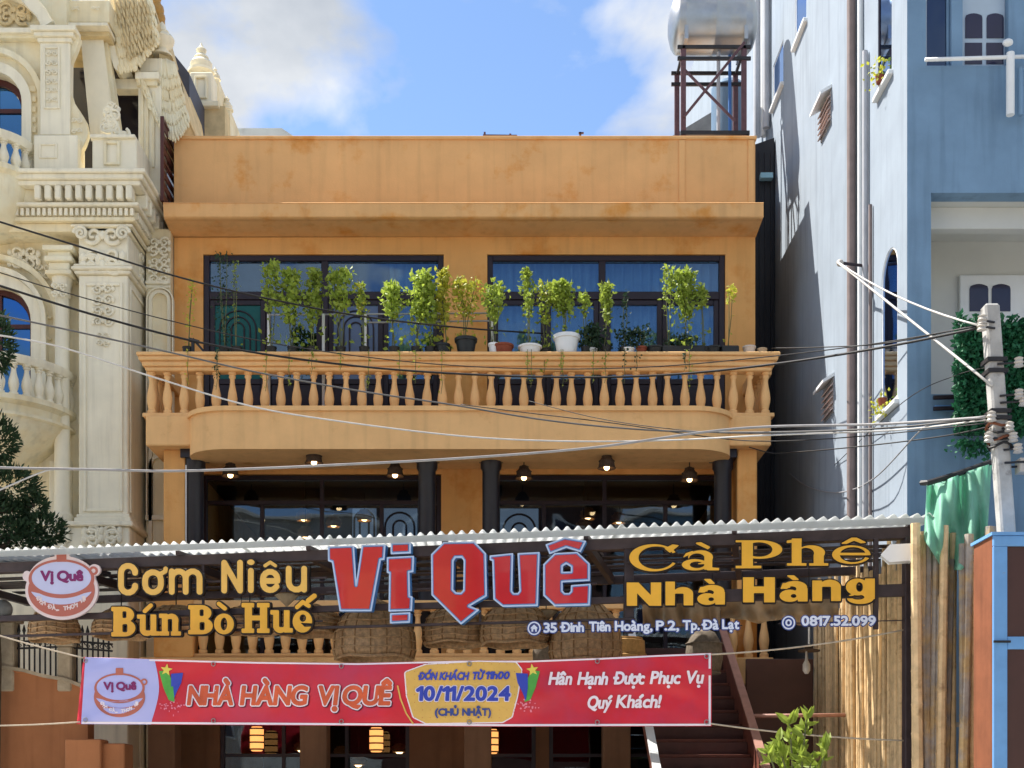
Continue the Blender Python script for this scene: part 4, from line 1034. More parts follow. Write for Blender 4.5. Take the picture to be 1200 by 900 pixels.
for i in range(nx + 1):
    px = 94 + (834 - 94)*i/nx
    for j in range(ny + 1):
        f = j/ny; py = btop(px)*(1-f) + bbot(px)*f
        ppx = px + (4 - 8*f)*(1 - (px-94)/740)**6 if px < 300 else px
        vs.append(BN(ppx, py))
    if i:
        for j in range(ny): fs.append(((i-1)*(ny+1)+j, (i-1)*(ny+1)+j+1, i*(ny+1)+j+1, i*(ny+1)+j))
sheet = MB().add(vs, fs).build('banner_sheet', B_RED, BAN, smooth='all')
so = sheet.modifiers.new('thickness', 'SOLIDIFY'); so.thickness = 0.003; so.offset = 1.0
def bfn(lay): return lambda x, y, t: BN(x, -y, 0.004 + 0.0034*lay + t)
def bprint(name, f, bb, lay, m, step=0.6, level=0.0, parent=None, maxseg=None):
    mb = MB(); ls = contours(f, bb, step, level)
    if maxseg:   # keep long print close to the waving sheet
        nl = []
        for l in ls:
            q = []
            for i in range(len(l)):
                a, b_ = np.array(l[i]), np.array(l[(i+1) % len(l)]); n = max(1, int(np.hypot(*(b_-a))//maxseg))
                q += [tuple(a + (b_-a)*t/n) for t in range(n)]
            nl.append(q)
        ls = nl
    if ls: mb.prism(ls, bfn(lay), 0.0008, 0.0)
    return mb.build(name, m, parent or sheet) if mb.v else None
def btiles(name, f, bb, lay, m, level=0.0, tx=9.0, ty=9.0):
    mb = MB(); x = bb[0]
    while x < bb[2]:
        y = bb[1]
        while y < bb[3]:
            q = (lambda x, y: (lambda A, B: np.maximum(f(A, B) - level, np.maximum(np.abs(A - x - tx/2) - tx/2, np.abs(B - y - ty/2) - ty/2))))(x, y)
            ls = contours(q, (x - 1, y - 1, x + tx + 1, y + ty + 1), 0.5, 0.0)
            if ls: mb.prism(ls, bfn(lay), 0.0008, 0.0)
            y += ty
        x += tx
    return mb.build(name, m, sheet)
def strip(name, top, bot, x0, x1, lay, m, n):
    vs = []; fs = []; ny = 6
    for i in range(n + 1):
        px = x0 + (x1 - x0)*i/n
        for j in range(ny + 1): vs.append(BN(px, top(px)*(1 - j/ny) + bot(px)*j/ny, 0.004 + 0.0034*lay))
        if i:
            for j in range(ny): fs.append(((i-1)*(ny+1)+j, (i-1)*(ny+1)+j+1, i*(ny+1)+j+1, i*(ny+1)+j))
    return MB().add(vs, fs).build(name, m, sheet, smooth='all')
# lilac field on the left, curved edge
vs = []; fs = []
for i in range(49):
    f = i/48
    for j in range(13):
        g_ = j/12; y = 772*(1-g_) + 846.5*g_
        xr = 181 + 5.5*math.sin(math.pi*min(1, g_*1.05)) - 7*max(0, g_-0.45)
        xl = 100 - 5*g_
        x = xl + (xr - xl)*f
        vs.append(BN(x, btop(x)*(1-g_) + bbot(x)*g_, 0.0070))
    if i:
        for j in range(12): fs.append(((i-1)*13+j, (i-1)*13+j+1, i*13+j+1, i*13+j))
MB().add(vs, fs).build('printed_field', B_PALE, sheet, smooth='all')
strip('printed_border', lambda x: btop(x) + 0.3, lambda x: btop(x) + 2.2, 175, 833, 1.4, B_WHITE, 300)
strip('printed_border', lambda x: bbot(x) - 2.9, lambda x: bbot(x) - 0.5, 96, 833, 1.4, B_WHITE, 300)
strip('printed_border', lambda x: btop(x) + 2, lambda x: bbot(x) - 2, 830.4, 833, 1.5, B_WHITE, 2)
lg = thing  # (logo printed on the lilac field)
for nm, f, bb, lay, m in logo(140, 812, 0.80):
    if nm == 'board': continue
    bprint('printed_' + nm, f, bb, 1.5 + lay*0.4, {L_EDGE: B_WHITE, L_PALE: B_PALE}.get(m, m), 0.35 if lay < 3 else 0.22)
def btext(s, x0, x1, yb, cap, bold, m, slant=0.0, outline=None, om=None, shadow=None, inner=None, im=None):
    for f, bb in text_shapes(s, x0, x1, -yb, cap, bold, slant):
        if shadow: bprint('printed_shadow', (lambda f: (lambda A, B: f(A - shadow, B + shadow)))(f), (bb[0]-4, bb[1]-4, bb[2]+4, bb[3]+4), 1.5, B_BACK, 0.4, outline or 0)
        if outline: bprint('printed_outline', f, (bb[0]-3, bb[1]-3, bb[2]+3, bb[3]+3), 3.0, om, 0.4, outline)
        bprint('printed_letter', f, bb, 4.6, m, 0.33, 0.0)
def bline(words, m, **k):
    for s, a, b_, y, cap, bold in words: btext(s, a, b_, y, cap, bold, m, **k)
bline([('NHÀ', 220, 272, 825.5, 21, 1.2), ('HÀNG', 282, 358, 825.5, 21, 1.2), ('VỊ', 372, 394, 825.5, 21, 1.2), ('QUÊ', 401, 456, 825.5, 21, 1.2)], B_ORG, slant=0.12, outline=1.4, om=B_WHITE, shadow=1.2)
blob = poly(V_([(478,790),(500,782),(560,778.5),(603,779.5),(608,786),(603,815),(597,838),(588,843),(500,844.5),(487,838),(480,815)]), 3.0)
btiles('printed_panel', blob, (468, -850, 616, -774), 1.2, B_WHITE, 1.4)
btiles('printed_panel', blob, (468, -850, 616, -774), 1.8, B_YEL, 0.0)
bprint('printed_line', path([(466,-804),(469,-818),(476,-836),(484,-848)], 0.9), (460, -850, 490, -800), 1.5, B_YEL, 0.5)
bline([('ĐÓN', 491, 511, 796.5, 8.2, 0.55), ('KHÁCH', 515, 548, 796.5, 8.2, 0.55), ('TỪ', 553, 565, 796.0, 8.2, 0.55), ('11h00', 569, 596, 795.5, 8.2, 0.55)], B_BLUE, slant=0.2)
btext('10/11/2024', 489, 597, 820.5, 15.5, 1.0, B_BLUE, slant=0.05, outline=1.0, om=B_WHITE)
bline([('(CHỦ', 510, 537, 838.5, 8.0, 0.5), ('NHẬT)', 542, 575, 838.5, 8.0, 0.5)], S_NAVY)
bline([('Hân', 643, 669, 802, 14.0, 0.65), ('Hạnh', 677, 711, 802, 14.0, 0.65), ('Được', 720, 754, 801.5, 14.0, 0.65), ('Phục', 762, 796, 801, 14.0, 0.65), ('Vụ', 803, 823, 800.5, 14.0, 0.65),
       ('Quý', 688, 715, 830, 14.0, 0.65), ('Khách!', 722, 773, 829, 14.0, 0.65)], B_WHITE, slant=0.18)
def popper(cx, flip):
    q = lambda pts: [(cx + flip*p[0], -p[1]) for p in pts]
    bprint('printed_streamer', poly(q([(-14,787),(-5,786),(1,800),(3,822),(-3,820),(-9,806)]), 0.5), (cx-25, -850, cx+25, -770), 1.8, B_GRN, 0.4)
    bprint('printed_streamer', poly(q([(0,790),(13,789),(11,800),(5,812),(2,820),(0,806)]), 0.5), (cx-25, -850, cx+25, -770), 2.1, B_BLUE, 0.4)
    st = [(-6 + (7.5 if k % 2 == 0 else 3.2)*math.sin(R(36*k+8)), 785 - (7.5 if k % 2 == 0 else 3.2)*math.cos(R(36*k+8))) for k in range(10)]
    bprint('printed_star', poly(q(st)), (cx-25, -850, cx+25, -770), 2.4, B_STAR, 0.35)
    r_ = random.Random(int(cx))
    dots = U(*[ell(cx + flip*(r_.gauss(1, 7)), -(827 + r_.gauss(0, 4.5)), r_.uniform(.5, 1.3), r_.uniform(.5, 1.3)) for _ in range(30)])
    bprint('printed_confetti', dots, (cx-22, -844, cx+24, -812), 1.8, B_PINK, 0.3)
popper(201, 1); popper(618, -1)
for px in (100, 250, 400, 550, 700, 828):
    for yy in (btop(px) + 4, bbot(px) - 5):
        c0 = BN(px, yy, 0.02); MB().tube([(c0.x + 0.022*math.cos(a), c0.y, c0.z + 0.022*math.sin(a)) for a in np.linspace(0, 6.2832, 13)], 0.006, 5, False).build('eyelet', STAINLESS, sheet)
# ropes
def rope(a, b_, sag, r, name, label, m=ROPE, cat='rope', n=16):
    a, b_ = Vector(a), Vector(b_)
    pts = [a.lerp(b_, t) - Vector((0, 0, sag*4*t*(1-t))) for t in np.linspace(0, 1, n)]
    return tag(MB().tube(pts, r, 6).build(name, m, smooth='all'), label, cat)
rope(BN(98, 771), P(-60, 726, -4.4), 0.02, 0.010, 'banner_rope', 'rope from the upper left corner of the red banner to the left edge')
rope(BN(94, 846), P(-60, 850, -4.4), 0.02, 0.010, 'banner_rope', 'rope from the lower left corner of the red banner to the left edge')
rope(BN(833, 767), S(1060, 738), 0.04, 0.010, 'banner_rope', 'rope from the upper right corner of the red banner to the right post')
rope(BN(833, 848), S(1062, 868), 0.03, 0.010, 'banner_rope', 'rope from the lower right corner of the red banner to the right post')

# ================================================================== brown tarpaulin swags and lampshades under the canopy
def swag(px0, px1, py0, bot, v, label, seed, m=TARP_BROWN):
    r_ = random.Random(seed); o = MB(); vs = []; fs = []; n = 46; k = 14
    off = ND*v
    ph = [r_.uniform(0, 6) for _ in range(6)]
    for i in range(n + 1):
        f = i/n; px = px0 + (px1 - px0)*f
        pb = np.interp(f, np.linspace(0, 1, len(bot)), bot)
        top = S(px, py0) + off; bo = S(px, pb) + off
        for j in range(k + 1):
            g_ = j/k; p = top.lerp(bo, g_)
            a = 0.10*g_ + 0.02
            w = a*math.sin(f*17 + ph[0] + g_*2.2) + 0.5*a*math.sin(f*37 + ph[1] - g_*3) + 0.06*math.sin(g_*6 + ph[2] + f*5)*g_
            vs.append(p + ND*w)
        if i:
            for j in range(k): fs.append(((i-1)*(k+1)+j, i*(k+1)+j, i*(k+1)+j+1, (i-1)*(k+1)+j+1))
    ob = o.add(vs, fs).build('tarpaulin_blind', m, smooth='all')
    s_ = ob.modifiers.new('thickness', 'SOLIDIFY'); s_.thickness = 0.004
    tag(ob, label, 'tarpaulin', 'brown blinds under the canopy')
BASKET = mat('brown_basket', (0.58, 0.38, 0.20), 0.5, 0.4, 22, 0.6, 60, spec=0.45, trans=0.3)
def bell(px, top, bot, w, v, label, seed):
    r_ = random.Random(seed); c = S(px, bot) + ND*v; zt_ = S(px, top).z; h = zt_ - c.z; rr = w*(DIST + c.y)/FPX/2
    t = thing('woven_lamp', label, 'basket shade', c, 'big woven shades under the canopy')
    pr = [(rr*0.94, 0.0), (rr*1.0, h*0.12), (rr*0.98, h*0.40), (rr*0.82, h*0.68), (rr*0.52, h*0.88), (rr*0.10, h)]
    n = 40; mb = MB(); mb.lathe(pr, c.x, c.y, c.z, n, cap=False)
    mb.v = [(x + 0.02*rr*math.sin(7*math.atan2(y - c.y, x - c.x) + seed), y, z + 0.012*math.sin(5*math.atan2(y - c.y, x - c.x) + seed)) for x, y, z in mb.v]
    o = mb.build('woven_shell', BASKET, t, smooth=True); s_ = o.modifiers.new('thickness', 'SOLIDIFY'); s_.thickness = 0.012
    for k in range(7):
        f = k/6.0*0.9; r0 = np.interp(f*h, [p[1] for p in pr], [p[0] for p in pr])
        MB().tube([(c.x + (r0+.008)*math.cos(a), c.y + (r0+.008)*math.sin(a), c.z + f*h + 0.01*math.sin(5*a + seed)) for a in np.linspace(0, 6.2832, 33)], 0.011 if k else 0.018, 5, False).build('hoop', BASKET, t)
    for k in range(16):
        a = 6.2832*k/16
        MB().tube([(c.x + (p[0]+.006)*math.cos(a), c.y + (p[0]+.006)*math.sin(a), c.z + p[1]) for p in pr], 0.007, 4).build('rib', WICKER, t)
    MB().tube([(c.x, c.y, zt_ - 0.01), (c.x, c.y, 4.46)], 0.008, 5).build('cord', CABLE, t)
for q in ((28, 700, 742, 58, -0.7, 'woven basket shade at the far left, left of the pot logo'), (100, 700, 735, 66, -0.9, 'woven basket shade half hidden by the pot logo'), (176, 700, 728, 76, -0.7, 'woven basket shade behind the letters Bún'),
          (262, 699, 730, 80, -0.8, 'woven basket shade behind the letters Bò'), (340, 698, 734, 74, -0.7, 'woven basket shade behind the letters Huế'), (421, 694, 766, 96, -0.6, 'largest woven basket shade, below the red letter V'),
          (513, 694, 744, 78, -0.9, 'woven basket shade between the red letters ị and Q'), (592, 693, 748, 80, -0.6, 'woven basket shade below the red letters Qu'), (676, 692, 768, 84, -0.7, 'tall woven basket shade below the red letter ê')):
    bell(*q, int(q[0]))
swag(748, 842, 694, [728, 731, 726, 730], -0.5, 'brown tarpaulin blind behind Nhà', 8)
swag(842, 985, 692, [716, 722, 719, 724, 714], -0.55, 'brown tarpaulin blind behind Hàng', 9)
def shade(px, py, Y, prof, m, label, bulb=False):
    c = P(px, py, Y); t = thing('basket_lamp', label, 'lampshade', (c.x, c.y, c.z), 'lampshades under the canopy')
    o = MB().lathe(prof, c.x, c.y, c.z, 24, cap=False).build('shade', m, t, smooth=True); s_ = o.modifiers.new('thickness', 'SOLIDIFY'); s_.thickness = 0.012
    for r_, z in prof[::2]:
        MB().tube([(c.x + (r_+.008)*math.cos(a), c.y + (r_+.008)*math.sin(a), c.z + z) for a in np.linspace(0, 6.2832, 25)], 0.010, 5, False).build('hoop', m, t)
    MB().tube([(c.x, c.y, c.z + prof[-1][1] - 0.01), (c.x, c.y, 4.42)], 0.007, 5).build('cord', CABLE, t)
WICKER_TAN = mat('tan_wicker', (0.52, 0.30, 0.11), 0.8, 0.25, 30, 0.4, 90, spec=0.2, trans=0.2)
GREYWICK = mat('grey_wicker', (0.16, 0.13, 0.10), 0.85, 0.3, 25, 0.4, 90, spec=0.2)
shade(731, 776, -3.4, [(0.30, -0.10), (0.31, 0.07), (0.27, 0.09), (0.26, 0.26), (0.22, 0.29), (0.02, 0.30)], WICKER_TAN, 'large tan wicker drum shade above the right half of the banner')
shade(825, 775, -3.2, [(0.20, -0.15), (0.24, 0.05), (0.22, 0.22), (0.14, 0.36), (0.02, 0.41)], GREYWICK, 'grey dome shade near the right end of the banner')
shade(640, 772, -3.4, [(0.16, -0.1), (0.17, 0.08), (0.14, 0.22), (0.07, 0.29), (0.02, 0.30)], GREYWICK, 'small dark dome shade below the house icon of the address')
HAT = mat('palm_leaf_hat', (0.70, 0.58, 0.40), 0.8, 0.12, 20, spec=0.2, trans=0.2)
for px, py, Y, rr, lab in ((430, 718, -4.3, 0.21, 'pale palm leaf cone under the red letter V'), (283, 716, -4.0, 0.13, 'small pale palm leaf cone between Bò and Huế'), (336, 697, -4.2, 0.15, 'pale palm leaf cone above the letters Huế'),
                           (640, 716, -4.4, 0.14, 'pale palm leaf cone left of the letter ê'), (835, 714, -4.6, 0.10, 'small pale cone below the letters Nhà')):
    c = P(px, py, Y); t = thing('leaf_cone', lab, 'cone shade', (c.x, c.y, c.z), 'palm leaf cones under the canopy')
    o = MB().lathe([(0.005, -rr*0.95), (rr*0.55, -rr*0.45), (rr, 0.0)], c.x, c.y, c.z, 24, cap=False).build('cone', HAT, t, smooth=True); s_ = o.modifiers.new('thickness', 'SOLIDIFY'); s_.thickness = 0.006
    MB().tube([(c.x + rr*math.cos(a), c.y + rr*math.sin(a), c.z) for a in np.linspace(0, 6.2832, 25)], 0.006, 5, False).build('rim', WICKER, t)
    MB().tube([(c.x, c.y, c.z - rr*0.9), (c.x, c.y, 4.45)], 0.005, 5).build('cord', CABLE, t)
# round bulb lamp on a rod at the bamboo wall
c = P(948, 762, -4.2); t = thing('rod_lamp', 'small lamp with flat disc shade hanging on a white rod before the bamboo wall', 'lamp', (c.x, c.y, c.z))
MB().tube([(c.x, c.y, c.z), (c.x, c.y, Z(735, -4.2))], 0.012, 6).build('rod', WHITEPAINT, t); MB().tube([(c.x, c.y, Z(735, -4.2)), (c.x, c.y, 4.45)], 0.006, 6).build('cord', CABLE, t)
MB().lathe([(0.13, -0.015), (0.13, 0.0), (0.05, 0.02), (0.04, 0.06), (0.01, 0.07)], c.x, c.y, c.z, 20).build('disc_shade', WICKER_DARK, t, smooth=True)
MB().lathe([(0.02, -0.28), (0.045, -0.24), (0.045, -0.17), (0.02, -0.12), (0.012, -0.01)], c.x - 0.03, c.y, c.z, 12).build('glass_bulb', CERAMIC, t, smooth=True)
# ================================================================== cream mansion (left)
YP = -0.9
MN = thing('cream_mansion', 'ornate cream stone mansion with arched windows, curved balconies and carved cornice', 'building', (-8.5, 4, 0))
XS = X(150, YP)                                   # right flank of the mansion
def mp_(mb, name, m=CREAM, smooth=False, bevel=0.008, parent=None): return mb.build(name, m, parent or MN, smooth=smooth, bevel=bevel)
def holes_arch(cx, cz, r, zb, n=14): return [(cx - r, zb)] + [(cx - r*math.cos(t), cz + r*math.sin(t)) for t in np.linspace(0, math.pi, n)] + [(cx + r, zb)]
# body
mp_(MB().box(-14, XS - 0.06, -0.1, 11, 0.1, 10.5), 'wall')
mp_(MB().box(-14, XS + 0.02, -0.30, 11.02, 0.1, Z(612, YP)), 'podium', CREAMW)
pod = MB(); zb = Z(612, YP)
pod.box(-14, XS + 0.09, YP - 0.10, 11.1, zb - 0.07, zb); pod.box(-14, XS + 0.03, YP - 0.04, 11.05, zb - 0.40, zb - 0.07); pod.box(-14, XS + 0.07, YP - 0.08, 11.08, zb - 0.47, zb - 0.40); pod.box(-14, XS + 0.0, YP, 11.0, 0.1, zb - 0.47)
mp_(pod, 'podium_moulding', CREAMW, bevel=0.015)
# lower front wall with arched opening
acx, acz, ar = X(-5, -0.55), Z(378, -0.55), 43/sc(-0.55)
fw = MB(); outer = [(-14, zb), (X(93, -0.55), zb), (X(93, -0.55), Z(262, YP)), (-14, Z(262, YP))]
fw.prism([outer, holes_arch(acx, acz, ar, 7.05)], xz(), -0.55, -0.1); mp_(fw, 'front_wall', CREAM, bevel=0)
def ring(cx, cz, r0, r1, zb_, y0, y1, name, m, n=18, parent=None):
    a = [(cx - r1, zb_)] + [(cx - r1*math.cos(t), cz + r1*math.sin(t)) for t in np.linspace(0, math.pi, n)] + [(cx + r1, zb_)]
    i_ = [(cx + r0, zb_)] + [(cx + r0*math.cos(t), cz + r0*math.sin(t)) for t in np.linspace(0, math.pi, n)] + [(cx - r0, zb_)]
    return mp_(MB().prism(a[::-1] + i_[::-1], xz(), y0, y1), name, m, bevel=0.01, parent=parent)
def arched_win(cx, cz, r, zb_, y):
    fr = ring(cx, cz, r - 0.085, r - 0.001, zb_, y, y + 0.09, 'window', MAROON)
    mb = MB(); mb.prism(holes_arch(cx, cz, r - 0.09, zb_), xz(), y + 0.04, y + 0.05); mb.build('pane', GLASS_SKY, fr)
    b_ = MB(); b_.box(cx - 0.03, cx + 0.03, y + 0.005, y + 0.07, zb_, cz + r - 0.09); b_.box(cx - r + 0.09, cx + r - 0.09, y + 0.01, y + 0.065, cz - 0.03, cz + 0.03); b_.build('glazing_bar', MAROON, fr)
    return fr
arched_win(acx, acz, ar, 7.05, -0.40)
ring(acx, acz, ar + 0.002, ar + 0.16, 7.05, -0.62, -0.545, 'arch_moulding', CREAMW); ring(acx, acz, ar + 0.165, ar + 0.24, 7.4, -0.68, -0.545, 'arch_moulding', CREAMW); ring(acx, acz, ar + 0.34, ar + 0.42, acz - 0.1, -0.66, -0.545, 'arch_moulding', CREAM)
# corner pilaster
pz0, pz1 = zb, Z(322, YP)
px0, px1 = X(92, YP), X(150, YP)
mp_(MB().box(px0, px1, YP, 0.6, pz0, pz1), 'pilaster', CREAMW, bevel=0.02)
fr = MB(); w_ = 0.045
for (a, b_) in ((px0 + 0.07, px1 - 0.07),):
    frame_rect(fr, a, b_, pz0 + 0.15, pz1 - 0.12, w_, YP - 0.025, YP + 0.0)
mp_(fr, 'panel_frame', CREAMW)
frs = MB()
for (a, b_) in ((YP + 0.08, 0.5),):
    frs.box(px1, px1 + 0.022, a, a + w_, pz0 + 0.15, pz1 - 0.12); frs.box(px1, px1 + 0.022, b_ - w_, b_, pz0 + 0.15, pz1 - 0.12); frs.box(px1, px1 + 0.022, a + w_, b_ - w_, pz1 - 0.12 - w_, pz1 - 0.12)
mp_(frs, 'panel_frame', CREAMW)
for z0, z1, e in ((pz0, pz0 + 0.06, 0.05), (pz0 + 0.06, pz0 + 0.11, 0.025)): mp_(MB().box(px0 - e, px1 + e, YP - e, 0.62, z0, z1), 'pilaster_base', CREAMW)
# capital (flared) and block above
cz0_, cz1_ = pz1, Z(265, YP)
for z0, z1, e in ((cz0_, cz0_ + 0.05, 0.05), (cz0_ + 0.05, cz0_ + 0.10, 0.085), (cz0_ + 0.10, cz0_ + 0.14, 0.06), (cz0_ + 0.14, cz1_ - 0.10, 0.0), (cz1_ - 0.10, cz1_ - 0.04, 0.05), (cz1_ - 0.04, cz1_, 0.09)):
    mp_(MB().box(px0 - e, px1 + e, YP - e, 0.62, z0, z1), 'capital_moulding', CREAMW, bevel=0.015)
# carved ornament: mirrored scrolls, leaves and beads in low relief
def scroll(mb, cx, cz, y, r, turns, flip, wr, start=0.0, dn=1):
    pts = []; n = int(14*turns)
    for i in range(n + 1):
        f = i/n; a = start + f*turns*6.2832; rr = r*(1 - 0.85*f)
        pts.append((cx + flip*rr*math.cos(a), y - 0.01*f, cz + dn*rr*math.sin(a)))
    mb.tube(pts, [wr*(1 - 0.4*i/n) for i in range(n+1)], 6)
def stuff(o): o['kind'] = 'stuff'; return o
def carve(cx, cz, y, w, h, seed, name='carving', m=CREAMW, side=False, dens=1.0):
    mb = MB(); r_ = random.Random(seed)
    k = int(4*dens)
    for i in range(k):
        z = cz + h*(0.5 - (i + 0.5)/k); s_ = w*0.30*(1 - 0.35*abs(i/k - 0.3))
        for fl in (-1, 1):
            scroll(mb, cx + fl*w*0.22, z, y, s_*0.8, 1.3, fl, s_*0.20, r_.uniform(0, 1), r_.choice((-1, 1)))
            mb.ball((cx + fl*w*0.42, y, z + r_.uniform(-.02, .02)), s_*0.30, s_*0.2, s_*0.42, 8, 5)
            mb.ball((cx + fl*w*0.12, y - 0.012, z - s_*0.3), s_*0.18, s_*0.16, s_*0.34, 8, 5)
        mb.ball((cx, y - 0.015, z), s_*0.26, s_*0.22, s_*0.40, 8, 5)
    if side: mb.v = [(side + (v[1] - y)*-1.0, YP + 0.75 + (v[0] - cx), v[2]) for v in mb.v]
    return stuff(mp_(mb, name, m, smooth=True, bevel=0))
pcx = (px0 + px1)/2
carve(pcx, Z(358, YP), YP - 0.015, 0.34, 0.62, 1); carve(pcx, Z(398, YP), YP - 0.012, 0.20, 0.22, 12, dens=.5)
carve(pcx, Z(306, YP), YP - 0.02, 0.66, 0.24, 2, dens=.6); carve(pcx, Z(277, YP), YP - 0.03, 0.62, 0.12, 13, dens=.3)
for fl in (-1, 1):
    cpv = MB(); scroll(cpv, pcx + fl*0.30, Z(276, YP), YP - 0.08, 0.10, 1.8, fl, 0.028); mp_(cpv, 'volute', CREAMW, smooth=True, bevel=0)
carve(pcx, Z(627, YP - 0.04), YP - 0.055, 0.60, 0.22, 3, dens=.5); carve(X(60, YP), Z(627, YP), YP - 0.055, 0.6, 0.22, 4, dens=.5)
# small column beside the arch and its entablature
colx = X(73, -0.75)
cprof = [(0.16,0),(0.16,0.12),(0.125,0.16),(0.125,0.22),(0.115,0.26),(0.10,Z(350,-0.75)-zb-0.3),(0.10,Z(350,-0.75)-zb),(0.125,Z(350,-0.75)-zb+0.03),(0.11,Z(350,-0.75)-zb+0.06),(0.15,Z(327,-0.75)-zb)]
mp_(MB().lathe(cprof, colx, -0.75, zb, 18), 'column', CREAMW, smooth=True, bevel=0)
for py0, py1, e in ((327, 322, 0.19), (322, 312, 0.15), (312, 306, 0.20), (306, 300, 0.16), (300, 294, 0.22)):
    mp_(MB().box(colx - e, colx + e, -0.75 - e, -0.1, Z(py0, -0.75), Z(py1, -0.75)), 'entablature', CREAM, bevel=0.01)
carve(colx, Z(339, -0.9), -0.89, 0.24, 0.20, 5, dens=.5)
carve(X(28, -0.6), Z(302, -0.6), -0.60, 0.5, 0.30, 6, dens=.7); carve(X(50, -0.6), Z(318, -0.6), -0.58, 0.25, 0.25, 16, dens=.5)
mp_(MB().box(X(58, -0.6), X(84, -0.6), -0.62, -0.1, zb, Z(540, -0.6)), 'pilaster', CREAMW)
for py in (370, 395): mp_(MB().box(X(42, -.6), X(60, -.6), -0.60, -0.1, Z(py+3, -.6), Z(py, -.6)), 'block_course', CREAM)
# main cornice, wrapping the right flank
def course(z0, z1, pr, name, m=CREAM): mp_(MB().box(-14, XS + pr, YP - pr, 11 + pr, z0, z1), name, m, bevel=0.012)
zt = Z(197, -1.22)
for dz0, dz1, pr in ((-0.06, 0.0, 0.33), (-0.13, -0.06, 0.29), (-0.20, -0.13, 0.24), (-0.42, -0.20, 0.10), (-0.47, -0.42, 0.20), (-0.60, -0.47, 0.09), (-0.66, -0.60, 0.13), (-0.78, -0.66, 0.05)):
    course(zt + dz0, zt + dz1, pr, 'cornice_course', CREAM if pr < 0.2 else CREAMW)
for i, px in enumerate((45, 57, 69, 81, 93, 105, 117, 129, 141, 152)):
    xx = X(px, -1.1)
    mp_(MB().box(xx - 0.045, xx + 0.045, YP - 0.26, YP - 0.09, zt - 0.40, zt - 0.205), 'bracket', CREAMW, bevel=0.015)
for k in range(12):
    yy = YP + 0.1 + 0.22*k
    mp_(MB().box(XS + 0.09, XS + 0.26, yy - 0.045, yy + 0.045, zt - 0.40, zt - 0.205), 'bracket', CREAMW, bevel=0.015)
den = MB(); x = -9.0
while x < XS + 0.1: den.box(x, x + 0.045, YP - 0.15, YP - 0.08, zt - 0.585, zt - 0.485); x += 0.078
y = YP
while y < 4: den.box(XS + 0.08, XS + 0.15, y, y + 0.045, zt - 0.585, zt - 0.485); y += 0.078
stuff(mp_(den, 'dentil_band', CREAMW, bevel=0))
# flank: arched niche, scroll consoles
def side_arch(cy, cz, r0, r1, zb_, x0, x1, name):
    n = 16; a = [(cy - r1, zb_)] + [(cy - r1*math.cos(t), cz + r1*math.sin(t)) for t in np.linspace(0, math.pi, n)] + [(cy + r1, zb_)]
    i_ = [(cy + r0, zb_)] + [(cy + r0*math.cos(t), cz + r0*math.sin(t)) for t in np.linspace(0, math.pi, n)] + [(cy - r0, zb_)]
    mp_(MB().prism(a + i_, lambda p, q, t: (t, p, q), x0, x1), name, CREAMW, bevel=0.008)
side_arch(1.55, Z(360, 0.6), 0.55, 0.68, zb, XS - 0.07, XS + 0.02, 'arch_moulding'); side_arch(1.55, Z(360, 0.6), 0.75, 0.80, zb, XS - 0.07, XS + 0.06, 'arch_moulding')
side_arch(1.55, Z(560, 0.6), 0.55, 0.66, 3.5, XS - 0.07, XS + 0.02, 'arch_moulding')
for k, (yy, zz, h) in enumerate(((0.95, Z(300, 0.2), 0.5), (1.7, Z(290, 0.9), 0.5), (1.2, Z(345, 0.4), 0.4))):
    carve(0, zz, 0, 0.34, h, 30 + k, side=XS + 0.0, dens=.8)
for yy in (0.75, 2.35): mp_(MB().box(XS - 0.06, XS + 0.05, yy, yy + 0.12, zb, Z(280, 0.5)), 'pilaster', CREAM)
# added wall filling the dark gap so it reads as lit stone, with an arched niche
ry = -0.16; rwx0, rwx1 = X(171, ry), XL - 0.012
mp_(MB().box(rwx0, rwx1, ry, 0.5, 0.1, Z(268, ry)), 'added_gap_wall', CREAM, bevel=0.01)
def small_ring(px, py, r0, r1, pyb, y0, nm='arch_moulding', m=CREAMW):
    ring(X(px, y0), Z(py, y0), r0/sc(y0), r1/sc(y0), Z(pyb, y0), y0, ry, nm, m, 12)
small_ring(187, 352, 9, 13, 610, ry - 0.05); small_ring(187, 352, 14.5, 16, 610, ry - 0.08); small_ring(187, 545, 9, 13, 640, ry - 0.05)
carve(X(187, ry), Z(318, ry), ry - 0.03, 0.34, 0.40, 51, dens=.9); carve(X(187, ry), Z(290, ry), ry - 0.04, 0.36, 0.24, 52, dens=.6)
for py0, py1, e in ((334, 330, 0.05), (338, 334, 0.02), (610, 604, 0.05)): mp_(MB().box(rwx0, rwx1, ry - e, ry, Z(py0, ry), Z(py1, ry)), 'string_course', CREAMW, bevel=0.01)
